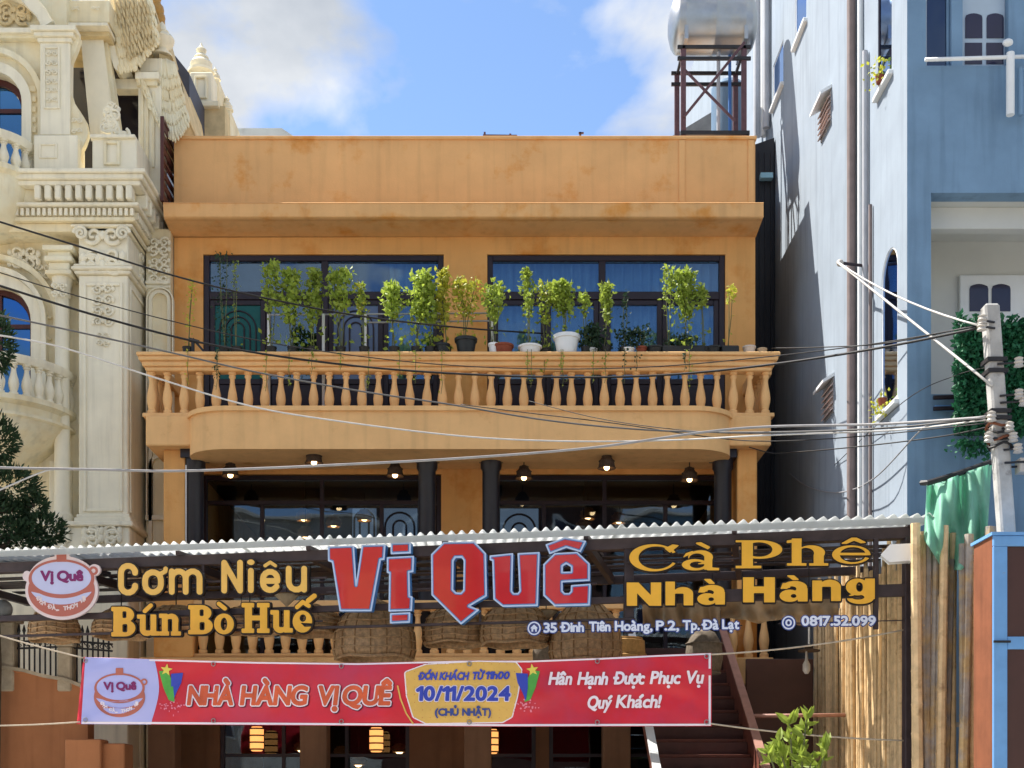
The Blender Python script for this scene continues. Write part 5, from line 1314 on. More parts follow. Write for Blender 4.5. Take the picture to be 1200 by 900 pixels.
# curved balconies
def balcony(cx, cy, Rr, zrail, zslab, cup, nbal, aL, name='balcony'):
    ra = MB().lathe([(Rr - 0.07, zrail - 0.11), (Rr + 0.03, zrail - 0.11), (Rr + 0.06, zrail - 0.06), (Rr + 0.06, zrail), (Rr - 0.10, zrail), (Rr - 0.10, zrail - 0.06), (Rr - 0.07, zrail - 0.11)], cx, cy, 0, 48, cap=False)
    mp_(ra, name + '_rail', CREAMW, smooth=True, bevel=0)
    mp_(MB().lathe(cup, cx, cy, 0, 48), name + '_console', CREAM, smooth=True, bevel=0)
    h = zrail - 0.11 - zslab
    pr = [(r*1.0, z*h/0.592) for r, z in bprof]
    me = MB().lathe(pr, n=10).mesh('mansion_baluster', CREAMW, smooth=True)
    for i in range(nbal):
        a = R(aL[0] + (aL[1] - aL[0])*i/(nbal - 1))
        inst(me, 'baluster', (cx + (Rr - 0.03)*math.cos(a), cy + (Rr - 0.03)*math.sin(a), zslab), MN, (0, 0, a), (1.05, 1.05, 1))
bcx, bcy = X(-8, -0.6), -0.55
zr_ = Z(408, -1.75); zs_ = Z(456, -1.75)
balcony(bcx, bcy, 1.14, zr_, zs_, [(0.02, zs_ - 1.02), (0.30, zs_ - 1.0), (0.55, zs_ - 0.86), (0.66, zs_ - 0.72), (0.92, zs_ - 0.52), (1.10, zs_ - 0.36), (1.13, zs_ - 0.30), (1.19, zs_ - 0.28), (1.19, zs_ - 0.24), (1.10, zs_ - 0.22), (1.12, zs_ - 0.12), (1.20, zs_ - 0.07), (1.20, zs_)], 17, (-150, 0))
ubx = X(-14, -0.8); zr2_ = Z(148, -1.45); zs2_ = Z(187, -1.45)
balcony(ubx, -0.8, 0.66, zr2_, zs2_, [(0.02, zs2_ - 0.85), (0.35, zs2_ - 0.80), (0.52, zs2_ - 0.66), (0.62, zs2_ - 0.40), (0.66, zs2_ - 0.12), (0.73, zs2_ - 0.07), (0.73, zs2_)], 10, (-150, 0), 'upper_balcony')
# upper storey
YU = -0.75
uz0 = zt
UWX = X(45, YU)
ucx, ucz, ur = X(-10, YU), Z(122, YU), 37/sc(YU)
uw = MB(); uw.prism([[(-14, uz0), (X(78, YU), uz0), (X(78, YU), 14.2), (-14, 14.2)], holes_arch(ucx, ucz, ur, uz0 + 0.05)], xz(), YU, YU + 0.22); mp_(uw, 'upper_wall', CREAM, bevel=0)
arched_win(ucx, ucz, ur, uz0 + 0.05, YU + 0.18)
ring(ucx, ucz, ur + 0.002, ur + 0.14, uz0, YU - 0.06, YU + 0.0, 'arch_moulding', CREAMW); ring(ucx, ucz, ur + 0.25, ur + 0.33, uz0, YU - 0.10, YU + 0.0, 'arch_moulding', CREAM)
for k in range(5):
    mp_(MB().pbox(29, 42, 100 + 12*k, 107 + 12*k, YU - 0.03, YU), 'block_course', CREAM)
mp_(MB().box(-14, X(40, YU), 0.5, 11, uz0, 13.2), 'rear_wall')
up0, up1 = X(47, YU - 0.15), X(82, YU - 0.15)
mp_(MB().box(up0, up1, YU - 0.15, YU, Z(158, YU-.15), Z(50, YU-.15)), 'pilaster', CREAMW)
fr = MB(); frame_rect(fr, up0 + 0.05, up1 - 0.14, Z(128, YU-.15), Z(55, YU-.15), 0.03, YU - 0.175, YU - 0.15); mp_(fr, 'panel_frame', CREAMW)
carve((up0 + up1)/2 - 0.045, Z(90, YU-.15), YU - 0.165, 0.18, 0.8, 7, dens=1.6)
for py0, py1, e in ((50, 45, 0.03), (45, 40, 0.07), (40, 34, 0.11)): mp_(MB().box(up0 - e, up1 + e, YU - 0.15 - e, YU, Z(py0, YU-.15), Z(py1, YU-.15)), 'capital_moulding', CREAMW)
mp_(MB().box(up0 - 0.06, up1 + 0.14, YU - 0.25, YU + 0.1, uz0, Z(160, YU-.2)), 'pedestal', CREAMW, bevel=0.015)
fr = MB(); frame_rect(fr, up0 + 0.02, up0 + 0.28, Z(186, YU-.25), Z(168, YU-.25), 0.03, YU - 0.27, YU - 0.25); mp_(fr, 'panel_frame', CREAMW)
# scroll buttress (concave outline) right of the pilaster
sc_pts = [(84, 36), (93, 40), (96, 50), (92, 62), (87, 74), (84, 90), (84, 108), (88, 122), (96, 134), (103, 146), (106, 160), (102, 172), (98, 180), (97, 196), (80, 196), (80, 36)]
mp_(MB().prism([(X(a, YU), Z(b_, YU)) for a, b_ in sc_pts][::-1], xz(), YU - 0.10, YU + 0.0), 'scroll_buttress', CREAM, bevel=0.015)
carve(X(93, YU), Z(152, YU), YU - 0.12, 0.16, 0.3, 8, dens=.6)
# segmental pediment over the upper window
pd = MB(); n = 14; c_ = (X(-14, YU), Z(72, YU)); r0_, r1_ = 76/sc(YU), 90/sc(YU)
a_ = [(c_[0] + r1_*math.cos(t), c_[1] + r1_*math.sin(t)) for t in np.linspace(0.42, math.pi - 0.42, n)]; i_ = [(c_[0] + r0_*math.cos(t), c_[1] + r0_*math.sin(t)) for t in np.linspace(math.pi - 0.42, 0.42, n)]
mp_(pd.prism(a_ + i_, xz(), YU - 0.22, YU), 'pediment', CREAMW, bevel=0.015)
mp_(MB().pbox(-80, 44, 32, 38, YU - 0.18, YU), 'string_course', CREAMW); mp_(MB().pbox(-80, 44, 40, 44, YU - 0.12, YU), 'string_course', CREAM)
carve(X(18, YU), Z(18, YU), YU - 0.04, 0.5, 0.22, 9, m=OCHRE, dens=.7)
# dark box behind the voids, leaning piers
mp_(MB().box(X(80, 0.2), X(190, 0.2), 0.45, 9, uz0 - 0.1, Z(62, 0.45)), 'attic_box', mat('attic_dark', (0.012, 0.012, 0.025), 0.15, 0.1, 3, spec=0.6), bevel=0)
mp_(MB().prism([(X(a, -0.45), Z(b_, -0.45)) for a, b_ in ((96, 44), (119, 42), (136, 162), (108, 164))][::-1], xz(), -0.45, -0.25), 'leaning_pier', CREAMW, bevel=0.02)
mp_(MB().prism([(X(a, -0.40), Z(b_, -0.40)) for a, b_ in ((119, 42), (126, 50), (142, 164), (136, 164))][::-1], xz(), -0.38, -0.25), 'leaning_pier', CREAM, bevel=0.02)
mp_(MB().pbox(60, 126, 26, 30, -0.7, 0.3), 'upper_cornice', CREAMW); mp_(MB().pbox(66, 128, 0, 26, -0.6, 0.3), 'upper_frieze', CREAM); mp_(MB().pbox(64, 128, 30, 42, -0.55, 0.3), 'upper_frieze', OCHRE)
for px in (66, 88, 112): carve(X(px, -.62), Z(10, -.62), -0.63, 0.12, 0.16, 40 + px, dens=.4)
# strands of carved plaster hanging from the roof edge
def strands(poly_top, poly_bot, Y, n, seed, name, m, wr=0.022):
    """overlapping carved acanthus lobes in rows between two picture-plan edges"""
    r_ = random.Random(seed); mb = MB(); rows = 7
    for j in range(rows):
        g_ = (j + .5)/rows
        for i in range(max(4, n//2)):
            f = (i + .5 + (.5 if j % 2 else 0) + r_.uniform(-.15, .15)  )/max(4, n//2); f = min(1, f)
            a = [np.interp(f, np.linspace(0, 1, len(poly_top)), [p[k] for p in poly_top]) for k in (0, 1)]
            b_ = [np.interp(f, np.linspace(0, 1, len(poly_bot)), [p[k] for p in poly_bot]) for k in (0, 1)]
            c0 = P(a[0] + (b_[0]-a[0])*g_, a[1] + (b_[1]-a[1])*g_, Y - 0.02)
            d0 = P(a[0] + (b_[0]-a[0])*min(1.08, g_ + .24) + r_.uniform(-1, 1), a[1] + (b_[1]-a[1])*min(1.08, g_ + .24), Y - 0.075)
            q = wr*r_.uniform(0.85, 1.3)
            mb.tube([c0, c0.lerp(d0, .35), c0.lerp(d0, .75), d0], [q*.5, q, q*.9, q*.25], 6)
    return stuff(mp_(mb, name, m, smooth='all', bevel=0))
mp_(MB().prism([(X(a, -0.2), Z(b_, -0.2)) for a, b_ in ((124, -10), (174, -10), (186, 28), (182, 45), (152, 74), (138, 78), (126, 40))][::-1], xz(), -0.2, 1.0), 'carved_eave', OCHRE, bevel=0.02)
strands([(126, -12), (150, -12), (176, -8)], [(140, 80), (160, 76), (186, 46)], -0.24, 34, 3, 'carved_strands', CREAM, 0.03); strands([(128, -12), (170, -10)], [(148, 66), (180, 48)], -0.28, 16, 9, 'carved_strands', OCHRE, 0.024)
mp_(MB().prism([(X(a, -0.3), Z(b_, -0.3)) for a, b_ in ((122, 40), (130, 46), (150, 78), (140, 84), (134, 80))][::-1], xz(), -0.3, 0.2), 'eave_moulding', CREAMW)
# right aedicule and second strand patch
mp_(MB().pbox(134, 162, 92, 104, -0.1, 0.1), 'lintel', CREAMW); mp_(MB().pbox(158, 186, 84, 92, -0.25, 0.6), 'capital_moulding', CREAMW); mp_(MB().pbox(160, 184, 92, 100, -0.2, 0.6), 'capital_moulding', CREAM)
mp_(MB().pbox(164, 190, 68, 84, -0.12, 0.6), 'pedestal', CREAMW); mp_(MB().pbox(162, 189, 100, 238, -0.15, 0.2), 'side_pier', CREAMW)
for px in (165, 171, 178): mp_(MB().pbox(px, px + 3, 106, 196, -0.18, -0.14), 'flute', CREAM)
mp_(MB().prism([(X(a, 0.0), Z(b_, 0.0)) for a, b_ in ((188, 64), (200, 66), (214, 100), (221, 140), (206, 156), (188, 160))][::-1], xz(), 0.0, 1.2), 'carved_flank', OCHRE, bevel=0.02)
strands([(184, 64), (194, 62), (203, 68)], [(186, 150), (205, 160), (221, 142)], -0.04, 26, 5, 'carved_strands', CREAM, 0.026)
strands([(150, 60), (166, 86)], [(172, 120), (190, 150)], -0.16, 6, 15, 'carved_strands', CREAM, 0.02)
# ornament heap on a pedestal
mp_(MB().pbox(108, 160, 160, 198, -0.95, -0.2), 'pedestal', CREAMW, bevel=0.015); mp_(MB().pbox(105, 158, 157, 161, -1.0, -0.2), 'pedestal_cap', CREAMW)
fr = MB(); frame_rect(fr, X(122, -.95), X(141, -.95), Z(194, -.95), Z(166, -.95), 0.04, -0.985, -0.95); mp_(fr, 'panel_frame', CREAM)
hp = MB(); r_ = random.Random(4)
for k in range(34):
    f = k/33; py = 122 + 74*f; pxr = np.interp(py, [122, 150, 175, 197], [138, 146, 155, 162]); pxl = np.interp(py, [122, 150, 157, 197], [128, 118, 140, 150])
    px = r_.uniform(pxl, pxr); c0 = P(px, py, -0.85); q = r_.uniform(0.05, 0.10)
    scroll(hp, c0.x, c0.z, c0.y, q, 1.3, r_.choice((-1, 1)), q*0.24, r_.uniform(0, 6)); hp.ball((c0.x, c0.y + 0.04, c0.z), q*0.9, q*0.6, q*0.8, 8, 5)
stuff(mp_(hp, 'carved_heap', CREAMW, smooth=True, bevel=0))
# finials
def finial(px, py0, py1, Y, prof, name='finial', m=CREAMW):
    z0, z1 = Z(py1, Y), Z(py0, Y); h = z1 - z0
    return mp_(MB().lathe([(r*h, z*h) for r, z in prof], X(px, Y), Y, z0, 16), name, m, smooth=True, bevel=0)
urn = [(0.28,0),(0.28,.06),(.18,.1),(.16,.2),(.32,.34),(.36,.48),(.30,.58),(.16,.64),(.20,.70),(.12,.80),(.10,.9),(.03,1.0)]
finial(190, 26, 66, 0.1, urn); 
obel = [(0.42,0),(0.42,.08),(.30,.12),(.34,.20),(.36,.30),(.28,.40),(.20,.44),(.24,.50),(.16,.58),(.10,.64),(.16,.70),(.17,.76),(.08,.84),(.04,.92),(.01,1.0)]
finial(236, 50, 86, 3.0, obel); finial(252, 78, 94, 3.4, obel); finial(266, 112, 130, 3.5, obel); finial(225, 72, 86, 3.3, obel)
mp_(MB().pbox(222, 249, 84, 120, 2.6, 3.6), 'turret', CREAMW, bevel=0.02); mp_(MB().pbox(218, 256, 118, 124, 2.5, 3.8), 'turret_moulding', CREAM); mp_(MB().pbox(220, 264, 124, 160, 2.6, 4.0), 'turret', OCHRE)
mp_(MB().pbox(248, 256, 92, 118, 3.0, 3.8), 'turret', CREAM); mp_(MB().pbox(262, 270, 128, 160, 3.0, 4.0), 'turret', CREAM)
fr = MB(); frame_rect(fr, X(228, 2.6), X(243, 2.6), Z(116, 2.6), Z(90, 2.6), 0.04, 2.56, 2.6); mp_(fr, 'panel_frame', CREAM)
st = MB()
for (px, py, q) in ((180, -6, .13), (181, 5, .10), (184, 13, .11), (187, 22, .09), (189, 27, .06)): c0 = P(px, py, 0.2); st.ball(c0, q, q, q*1.2, 10, 6)
mp_(st, 'gilt_figure', GOLD, smooth=True, bevel=0)
mp_(MB().prism([(X(a, 1.5), Z(b_, 1.5)) for a, b_ in ((196, 58), (206, 66), (222, 86), (222, 140), (190, 140))][::-1], xz(), 1.5, 6), 'mansard_roof', mat('slate', (0.06, 0.065, 0.09), 0.6, 0.2, 6), bevel=0)

# ================================================================== blue and white house (right)
YR = -5.1
XW = X(1063, YR)
BH = thing('blue_house', 'tall pale blue house with long sunlit white flank and blue street front', 'building', (XW + 3, 4, 0))
def bp_(mb, name, m, parent=None, bevel=0.008, smooth=False): return mb.build(name, m, parent or BH, bevel=bevel, smooth=smooth)
def D(px): return XW*FPX/(px - CX) - DIST                       # depth on the flank seen at picture column px
def zf(px, py): return Z(py, D(px))
HT = 19.0
# flank wall with window openings (built as a prism with holes in the y-z plane)
wins = []
def flank_rect(pxn, pxf, z0, z1): return [(D(pxn), z0), (D(pxf), z0), (D(pxf), z1), (D(pxn), z1)]
w1 = flank_rect(1045, 1029, zf(1037, 98), zf(1037, -60))
yA, yB = D(1052), D(1033); rA = (yB - yA)/2; zA = zf(1042, 322)
w2 = [(yA, zf(1042, 478)), (yB, zf(1042, 478))] + [((yA+yB)/2 + rA*math.cos(t), zA + rA*0.9*math.sin(t)) for t in np.linspace(0, math.pi, 12)]
w3 = flank_rect(945, 932, zf(938, 40), zf(938, -60)); w4 = flank_rect(918, 906, zf(912, 112), zf(912, 62)); w5 = flank_rect(953, 948, zf(950, 8), zf(950, -50))
holes = [w1, w2, w3, w4]
fl = MB(); fl.prism([[(YR, 0.1), (13, 0.1), (13, HT), (YR, HT)]] + holes, lambda p, q, t: (t, p, q), XW, XW + 0.22)
bp_(fl, 'flank_wall', WHITEWALL, bevel=0)
for k, h in enumerate(holes):
    h2 = h
    fr = MB(); cy_ = sum(p[0] for p in h)/len(h); cz_ = sum(p[1] for p in h)/len(h)
    inn = [(cy_ + (p[0]-cy_)*0.92, cz_ + (p[1]-cz_)*0.96) for p in h]
    fr.prism([[(cy_ + (p[0]-cy_)*0.995, cz_ + (p[1]-cz_)*0.998) for p in h], inn], lambda p, q, t: (t, p, q), XW + 0.008, XW + 0.06)
    f_ = bp_(fr, 'window', WHITEPAINT if k else DARKFRAME)
    bp_(MB().prism([inn], lambda p, q, t: (t, p, q), XW + 0.018, XW + 0.026), 'pane', GLASS_NAVY, f_, 0)
    bp_(MB().box(XW - 0.06, XW + 0.01, min(p[0] for p in h) - 0.05, max(p[0] for p in h) + 0.05, min(p[1] for p in h) - 0.06, min(p[1] for p in h) - 0.001), 'window_sill', WHITEPAINT, f_)
# body behind
bp_(MB().box(XW + 0.22, 12, YR + 3.6, 13, 0.1, HT), 'rear_body', BLUEWALL, bevel=0)
bp_(MB().box(XW + 0.22, 12, YR + 0.5, YR + 3.6, HT - 0.3, HT), 'roof_slab', WHITEWALL)
# street front with recess
rz0, rz1 = Z(462, YR), Z(226, YR); rx0 = X(1091, YR)
fo = MB(); wA = [(X(1085, YR), Z(77, YR)), (X(1115, YR), Z(77, YR)), (X(1115, YR), Z(-40, YR)), (X(1085, YR), Z(-40, YR))]
rec = [(rx0, rz0), (10.5, rz0), (10.5, rz1), (rx0, rz1)]
dr = [(X(1128, YR), Z(77, YR)), (X(1182, YR), Z(77, YR)), (X(1182, YR), Z(-40, YR)), (X(1128, YR), Z(-40, YR))]
fo.prism([[(XW + 0.002, 0.1), (12, 0.1), (12, HT), (XW + 0.002, HT)], wA, rec, dr], xz(), YR - 0.002, YR + 0.22); bp_(fo, 'street_wall', BLUEWALL, bevel=0)
f_ = MB(); frame_rect(f_, wA[0][0] + .001, wA[1][0] - .001, wA[0][1] + .001, wA[2][1], 0.03, YR + 0.06, YR + 0.14); w_ = bp_(f_, 'window', BLUEWALL)
bp_(MB().box(wA[0][0] + .03, wA[1][0] - .03, YR + 0.09, YR + 0.10, wA[0][1] + .03, wA[2][1]), 'pane', GLASS_NAVY, w_, 0)
d_ = bp_(MB().box(dr[0][0] + .002, dr[1][0] - .002, YR + 0.10, YR + 0.15, dr[0][1] + 0.002, dr[2][1]), 'balcony_door', mat('door_blue_white', (0.42, 0.52, 0.62), 0.6, 0.06, 3), bevel=0.004)
def lights(mb_list, par, rows, Y):
    for (a, b_, c0, d0) in rows:
        bp_(MB().pbox(a, b_, c0, d0, Y - 0.008, Y), 'door_pane', GLASS_NAVY_S, par, 0.0)
GLASS_NAVY_S = mat('door_glass', (0.022, 0.020, 0.050), 0.1, 0.1, 3, spec=0.6)
def archpane(a, b_, top, bot, Y, par):
    x0, x1, z0, z1 = X(a, Y), X(b_, Y), Z(bot, Y), Z(top, Y); h = (z1 - z0)*0.18
    pts = [(x0, z0), (x1, z0), (x1, z1 - h)] + [(x0 + (x1-x0)*(1-t), z1 - h + h*math.sin(math.pi*(0.15 + 0.7*t))) for t in np.linspace(0.05, .95, 7)] + [(x0, z1 - h)]
    bp_(MB().prism(pts, xz(), Y - 0.008, Y), 'door_pane', GLASS_NAVY_S, par, 0)
archpane(1131, 1151, 16, 45, YR + 0.10, d_); archpane(1156, 1176, 16, 45, YR + 0.10, d_); lights(None, d_, [(1131, 1151, 50, 75), (1156, 1176, 50, 75)], YR + 0.10)
# railing bar and drainpipe stubs on the front
rb = MB(); rb.tube([P(1084, 70, YR - 0.12), P(1215, 66, YR - 0.12)], 0.022, 8)
bp_(rb, 'hand_rail', WHITEPAINT, bevel=0, smooth='all')
MB().tube([P(1184, 135, YR - 0.12), P(1184, 62, YR - 0.12)], 0.045, 10).build('rail_post', WHITEPAINT, BH, smooth=True)
MB().tube([P(1196, 135, YR - 0.10), P(1196, 80, YR - 0.10)], 0.03, 10).build('rail_post', BLUEWALL, BH, smooth=True)
MB().ball(P(1181, 50, YR - 0.14), 0.06, 0.05, 0.04).build('wall_lamp', WHITEPAINT, BH, smooth='all')
# recess: back wall, ceiling, door
YK = YR + 1.3
bp_(MB().box(rx0 - 0.15, 10.6, YK, YK + 0.1, rz0 - 0.2, rz1 + 0.2), 'recess_wall', RECESSW); bp_(MB().box(rx0 - 0.02, rx0, YR + 0.22, YK, rz0, rz1), 'recess_side', RECESSW)
bp_(MB().box(rx0, 10.5, YR + 0.22, YK, rz1, rz1 + 0.05), 'recess_ceiling', RECESSW); bp_(MB().box(rx0, 10.5, YR + 0.22, YK, rz0 - 0.05, rz0), 'recess_floor', CONCRETE)
bp_(MB().box(rx0, 10.5, YR + 0.35, YR + 0.5, Z(268, YR+.35), rz1), 'recess_lintel', RECESSW)
d2 = bp_(MB().pbox(1125, 1205, 322, 520, YK - 0.06, YK), 'recess_door', WHITEPAINT)
archpane(1136, 1158, 333, 365, YK - 0.06, d2); archpane(1162, 1184, 333, 365, YK - 0.06, d2)
for py in (466, 479): bp_(MB().tube([P(1094, py, YR - 0.06), P(1126, py - 1, YR - 0.06)], 0.025, 8), 'wall_bar', DARKFRAME, bevel=0)
bp_(MB().box(X(1094, YR), X(1126, YR), YR - 0.04, YR - 0.003, Z(482, YR), Z(476, YR)), 'wall_bar', BLUEPAINT)
# pipes down the flank
def vpipe(px, py0, py1, r, m, name='drain_pipe'):
    y = D(px); MB().tube([(XW - r - 0.01, y, Z(py0, y)), (XW - r - 0.01, y, max(0.1, Z(py1, y)))], r, 10).build(name, m, BH, smooth=True)
vpipe(1003.5, -80, 1200, 0.055, PVC_BROWN); vpipe(1011.5, -80, 1200, 0.03, WHITEPAINT); vpipe(1018, 60, 1200, 0.035, PVC); vpipe(1023, 240, 1200, 0.022, PVC_BROWN); vpipe(903, -80, 150, 0.06, PVC); vpipe(893, -80, 160, 0.07, PVC); vpipe(899, -80, 160, 0.05, WHITEPAINT)
# vent hoods with slats
def vent(pxn, pxf, py_top, py_mid, py_bot):
    y0, y1 = D(pxn), D(pxf); zt_, zm, zb_ = zf(pxn, py_top), zf(pxn, py_mid), zf(pxn, py_bot)
    hd = MB(); hd.add([(XW, y0, zt_), (XW, y1, zt_), (XW - 0.16, y0, zt_ - 0.10), (XW - 0.16, y1, zt_ - 0.10), (XW, y0, zt_ - 0.05), (XW, y1, zt_ - 0.05), (XW - 0.16, y0, zt_ - 0.14), (XW - 0.16, y1, zt_ - 0.14)],
                       [(0,1,3,2), (4,6,7,5), (2,3,7,6), (0,2,6,4), (1,5,7,3), (0,4,5,1)])
    v_ = bp_(hd, 'vent_hood', WHITEPAINT, bevel=0)
    bp_(MB().box(XW - 0.012, XW - 0.001, y0 + 0.02, y1 - 0.02, zb_, zt_ - 0.06), 'vent_back', PVC, v_, 0)
    for k in range(5):
        z = zb_ + 0.04 + (zt_ - 0.12 - zb_)*k/5
        bp_(MB().obox((XW - 0.03, (y0+y1)/2, z), (0.022, 0, 0.02), (0, (y1-y0)/2 - 0.02, 0), (-0.004, 0, 0.006)), 'vent_slat', mat('brick_slat', (0.55, 0.42, 0.38), 0.8, 0.1, 5), v_, 0)
vent(975, 962, 98, 118, 142); vent(978, 966, 436, 452, 482)
# insulator bracket on the flank near the arched window
c0 = Vector((XW - 0.05, D(1017), zf(1017, 312)))
MB().tube([(XW, c0.y, c0.z), (XW - 0.36, c0.y - 0.1, c0.z)], 0.02, 8).build('wire_bracket', DARKFRAME, BH); MB().ball((XW - 0.37, c0.y - 0.1, c0.z), 0.045).build('insulator', CERAMIC, BH, smooth='all')
INSUL = Vector((XW - 0.40, c0.y - 0.12, c0.z))
# black sheet-clad annexe in the gap
MB_ = MB(); 
AN = thing('black_annexe', 'narrow black sheet clad structure in the gap right of the orange building', 'annexe', ((XR + XW)/2, 2.4, 0.1))
ax0, ax1 = XR + 0.03, XW - 0.02
za = Z(165, 2.0)
MB().prism([(ax0, 0.1), (ax1, 0.1), (ax1, za + 0.05), (ax0, za - 0.18)], xz(), 2.0, 9).build('cladding', BLACKSHEET, AN)
for k in range(7):
    x = ax0 + 0.05 + (ax1 - ax0 - 0.1)*k/6; MB().box(x - 0.012, x + 0.012, 1.975, 2.0, 0.1, za - 0.2).build('cladding_rib', BLACKSHEET, AN)
MB().tube([(ax0 + 0.12, 1.93, za - 0.3), (ax0 + 0.12, 1.93, 0.1)], 0.04, 8).build('pipe', PVC, AN, smooth=True)
MB().box(ax0 + 0.18, ax0 + 0.30, 1.85, 1.98, Z(236, 2), Z(226, 2)).build('meter_box', WHITEPAINT, AN); MB().box(ax1 - 0.25, ax1 - 0.05, 1.85, 1.98, Z(213, 2), Z(207, 2)).build('meter_box', mat('cyan_box', (.25,.45,.55)), AN)

# ================================================================== roof: water tank on its stand, roof beyond
YT = 1.5
tk = P(835, 30, YT)
TK = thing('water_tank', 'stainless steel horizontal water tank on a braced stand above the orange roof', 'water tank', (tk.x, YT, 10.8))
rT = 31/sc(YT); hl = 43/sc(YT)
prof = [(0.001, -hl - 0.13), (rT*0.45, -hl - 0.11), (rT*0.8, -hl - 0.06), (rT*0.97, -hl), (rT, -hl + 0.03)]
for k in range(3):
    z = -hl + 0.12 + (2*hl - 0.24)*k/2; prof += [(rT, z - 0.03), (rT*1.012, z - 0.012), (rT*1.012, z + 0.012), (rT, z + 0.03)]
prof += [(rT, hl - 0.03), (rT*0.97, hl), (rT*0.8, hl + 0.06), (rT*0.45, hl + 0.11), (0.001, hl + 0.13)]
mb = MB().lathe(prof, 0, 0, 0, 40, cap=False); mb.v = [(tk.x + v[2], YT + v[0], tk.z + v[1]) for v in mb.v]
mb.build('tank_body', STAINLESS, TK, smooth=True)
zleg = tk.z - rT + 0.10
for sx_ in (-hl*0.8, hl*0.8):
    cr = MB(); cr.prism([(YT - rT*0.9, zleg - 0.1), (YT + rT*0.9, zleg - 0.1)] + [(YT + rT*1.03*math.cos(t), tk.z + rT*1.03*math.sin(t)) for t in np.linspace(-0.5, -math.pi + 0.5, 14)], lambda p, q, t: (t, p, q), tk.x + sx_ - 0.03, tk.x + sx_ + 0.03)
    cr.build('tank_cradle', STAINLESS, TK)
lx0, lx1 = X(801, YT - .35), X(872, YT - .35); zl0 = 10.8; zl1 = Z(57, YT - .3)
for xx in (lx0, lx1):
    for yy in (YT - 0.38, YT + 0.38):
        MB().box(xx - 0.035, xx + 0.035, yy - 0.008, yy + 0.008, zl0, zl1).build('stand_leg', RUSTPURPLE, TK); MB().box(xx - 0.043, xx - 0.027, yy + 0.009, yy + 0.06, zl0, zl1).build('stand_leg', RUSTPURPLE, TK)
fr = MB()
for zz in (zl1 - 0.02, Z(84, YT)):
    for yy in (YT - 0.38, YT + 0.38): fr.bar((lx0 - 0.1, yy, zz), (lx1 + 0.1, yy, zz), 0.04, 0.05)
for xx in (lx0, lx1): fr.bar((xx, YT - 0.4, zl1 - 0.025), (xx, YT + 0.4, zl1 - 0.025), 0.04, 0.04)
fr.bar((lx0 - 0.05, YT - 0.38, Z(156, YT - .38)), (lx1 + 0.08, YT - 0.38, Z(156, YT - .38)), 0.05, 0.06)
fr.build('stand_frame', BLACKSTEEL, TK)['kind'] = 'stuff'
MB().bar((lx0, YT - 0.40, Z(152, YT)), (lx1, YT - 0.40, Z(66, YT)), 0.02, 0.04).build('brace', RUSTPURPLE, TK); MB().bar((lx0, YT - 0.36, Z(95, YT)), (lx1 - 0.15, YT - 0.36, Z(155, YT)), 0.02, 0.04).build('brace', RUSTPURPLE, TK)
MB().tube([(lx1 - 0.35, YT, tk.z - rT), (lx1 - 0.35, YT, 10.8)], 0.03, 8).build('feed_pipe', PVC, TK, smooth=True); MB().tube([(lx1 - 0.15, YT + .1, tk.z - rT), (lx1 - 0.15, YT + .1, 10.8)], 0.025, 8).build('feed_pipe', mat('blue_pipe', (.05,.16,.45), .5), TK, smooth=True)
o = MB(); cc = P(854, 122, YT + 1.3); o.lathe([(0.28, -0.9), (0.30, -0.6), (0.30, 0.25), (0.22, 0.34), (0.1, 0.36), (0.02, 0.40)], cc.x, cc.y, cc.z, 20)
tag(o.build('plastic_barrel', mat('barrel_blue_grey', (.12,.2,.3), .5), smooth=True), 'blue grey plastic barrel standing behind the tank stand', 'barrel')
gr = MB(); gr.prism([(X(760, 7), Z(176, 7)), (X(846, 7), Z(124, 7)), (X(900, 7), Z(124, 7)), (X(900, 7), Z(176, 7))], xz(), 7, 13)
tag(gr.build('gable_roof', GREYROOF), 'grey gable roof of a house seen through the tank stand', 'roof')
zz = MB(); zz.prism([(X(225, 5), Z(163, 5)), (X(240, 5), Z(150.5, 5)), (X(330, 5), Z(150, 5)), (X(345, 5), Z(160, 5))], xz(), 5, 8)
tag(zz.build('zinc_roof', SHEETW), 'pale sheet metal roof just showing over the left end of the orange parapet', 'roof')

# ================================================================== pole, cables
YO = -6.7
PT = P(1160, 358, YO); PB = P(1179, 620, YO); dd = (PB - PT)/(PT.z - PB.z); PB0 = PT + dd*(PT.z - 0.1)
PO = thing('concrete_pole', 'leaning square concrete utility pole at the right with insulators', 'utility pole', PB0)
dv = (PT - PB0)
MB().obox((PT + PB0)/2, dv/2, Vector((0.075, 0, 0)), Vector((0, 0.075, 0))).build('shaft', CONCRETE, PO, bevel=0.02)
def on_pole(py): t = (Z(py, YO) - PB0.z)/(PT.z - PB0.z); return PB0.lerp(PT, t)
for py in (424, 437, 484, 492): q = on_pole(py); MB().box(q.x - 0.10, q.x + 0.10, q.y - 0.10, q.y + 0.10, q.z - 0.02, q.z + 0.02).build('clamp_band', BLACKSTEEL, PO)
for py, dx_ in ((388, -0.15), (381, -0.14), (430, 0.19), (467, 0.17), (475, 0.21), (493, -0.12), (505, 0.05), (517, -0.16), (517, 0.08), (530, 0.12), (545, 0.24)):
    q = on_pole(py); i_ = MB().lathe([(0.02, -0.05), (0.05, -0.04), (0.035, -0.015), (0.05, 0.0), (0.035, 0.02), (0.045, 0.04), (0.015, 0.055)], q.x + dx_, q.y - 0.14, q.z, 12)
    i_.build('insulator', CERAMIC, PO, smooth=True); MB().tube([(q.x, q.y - 0.08, q.z), (q.x + dx_, q.y - 0.14, q.z)], 0.012, 5).build('insulator_arm', BLACKSTEEL, PO)
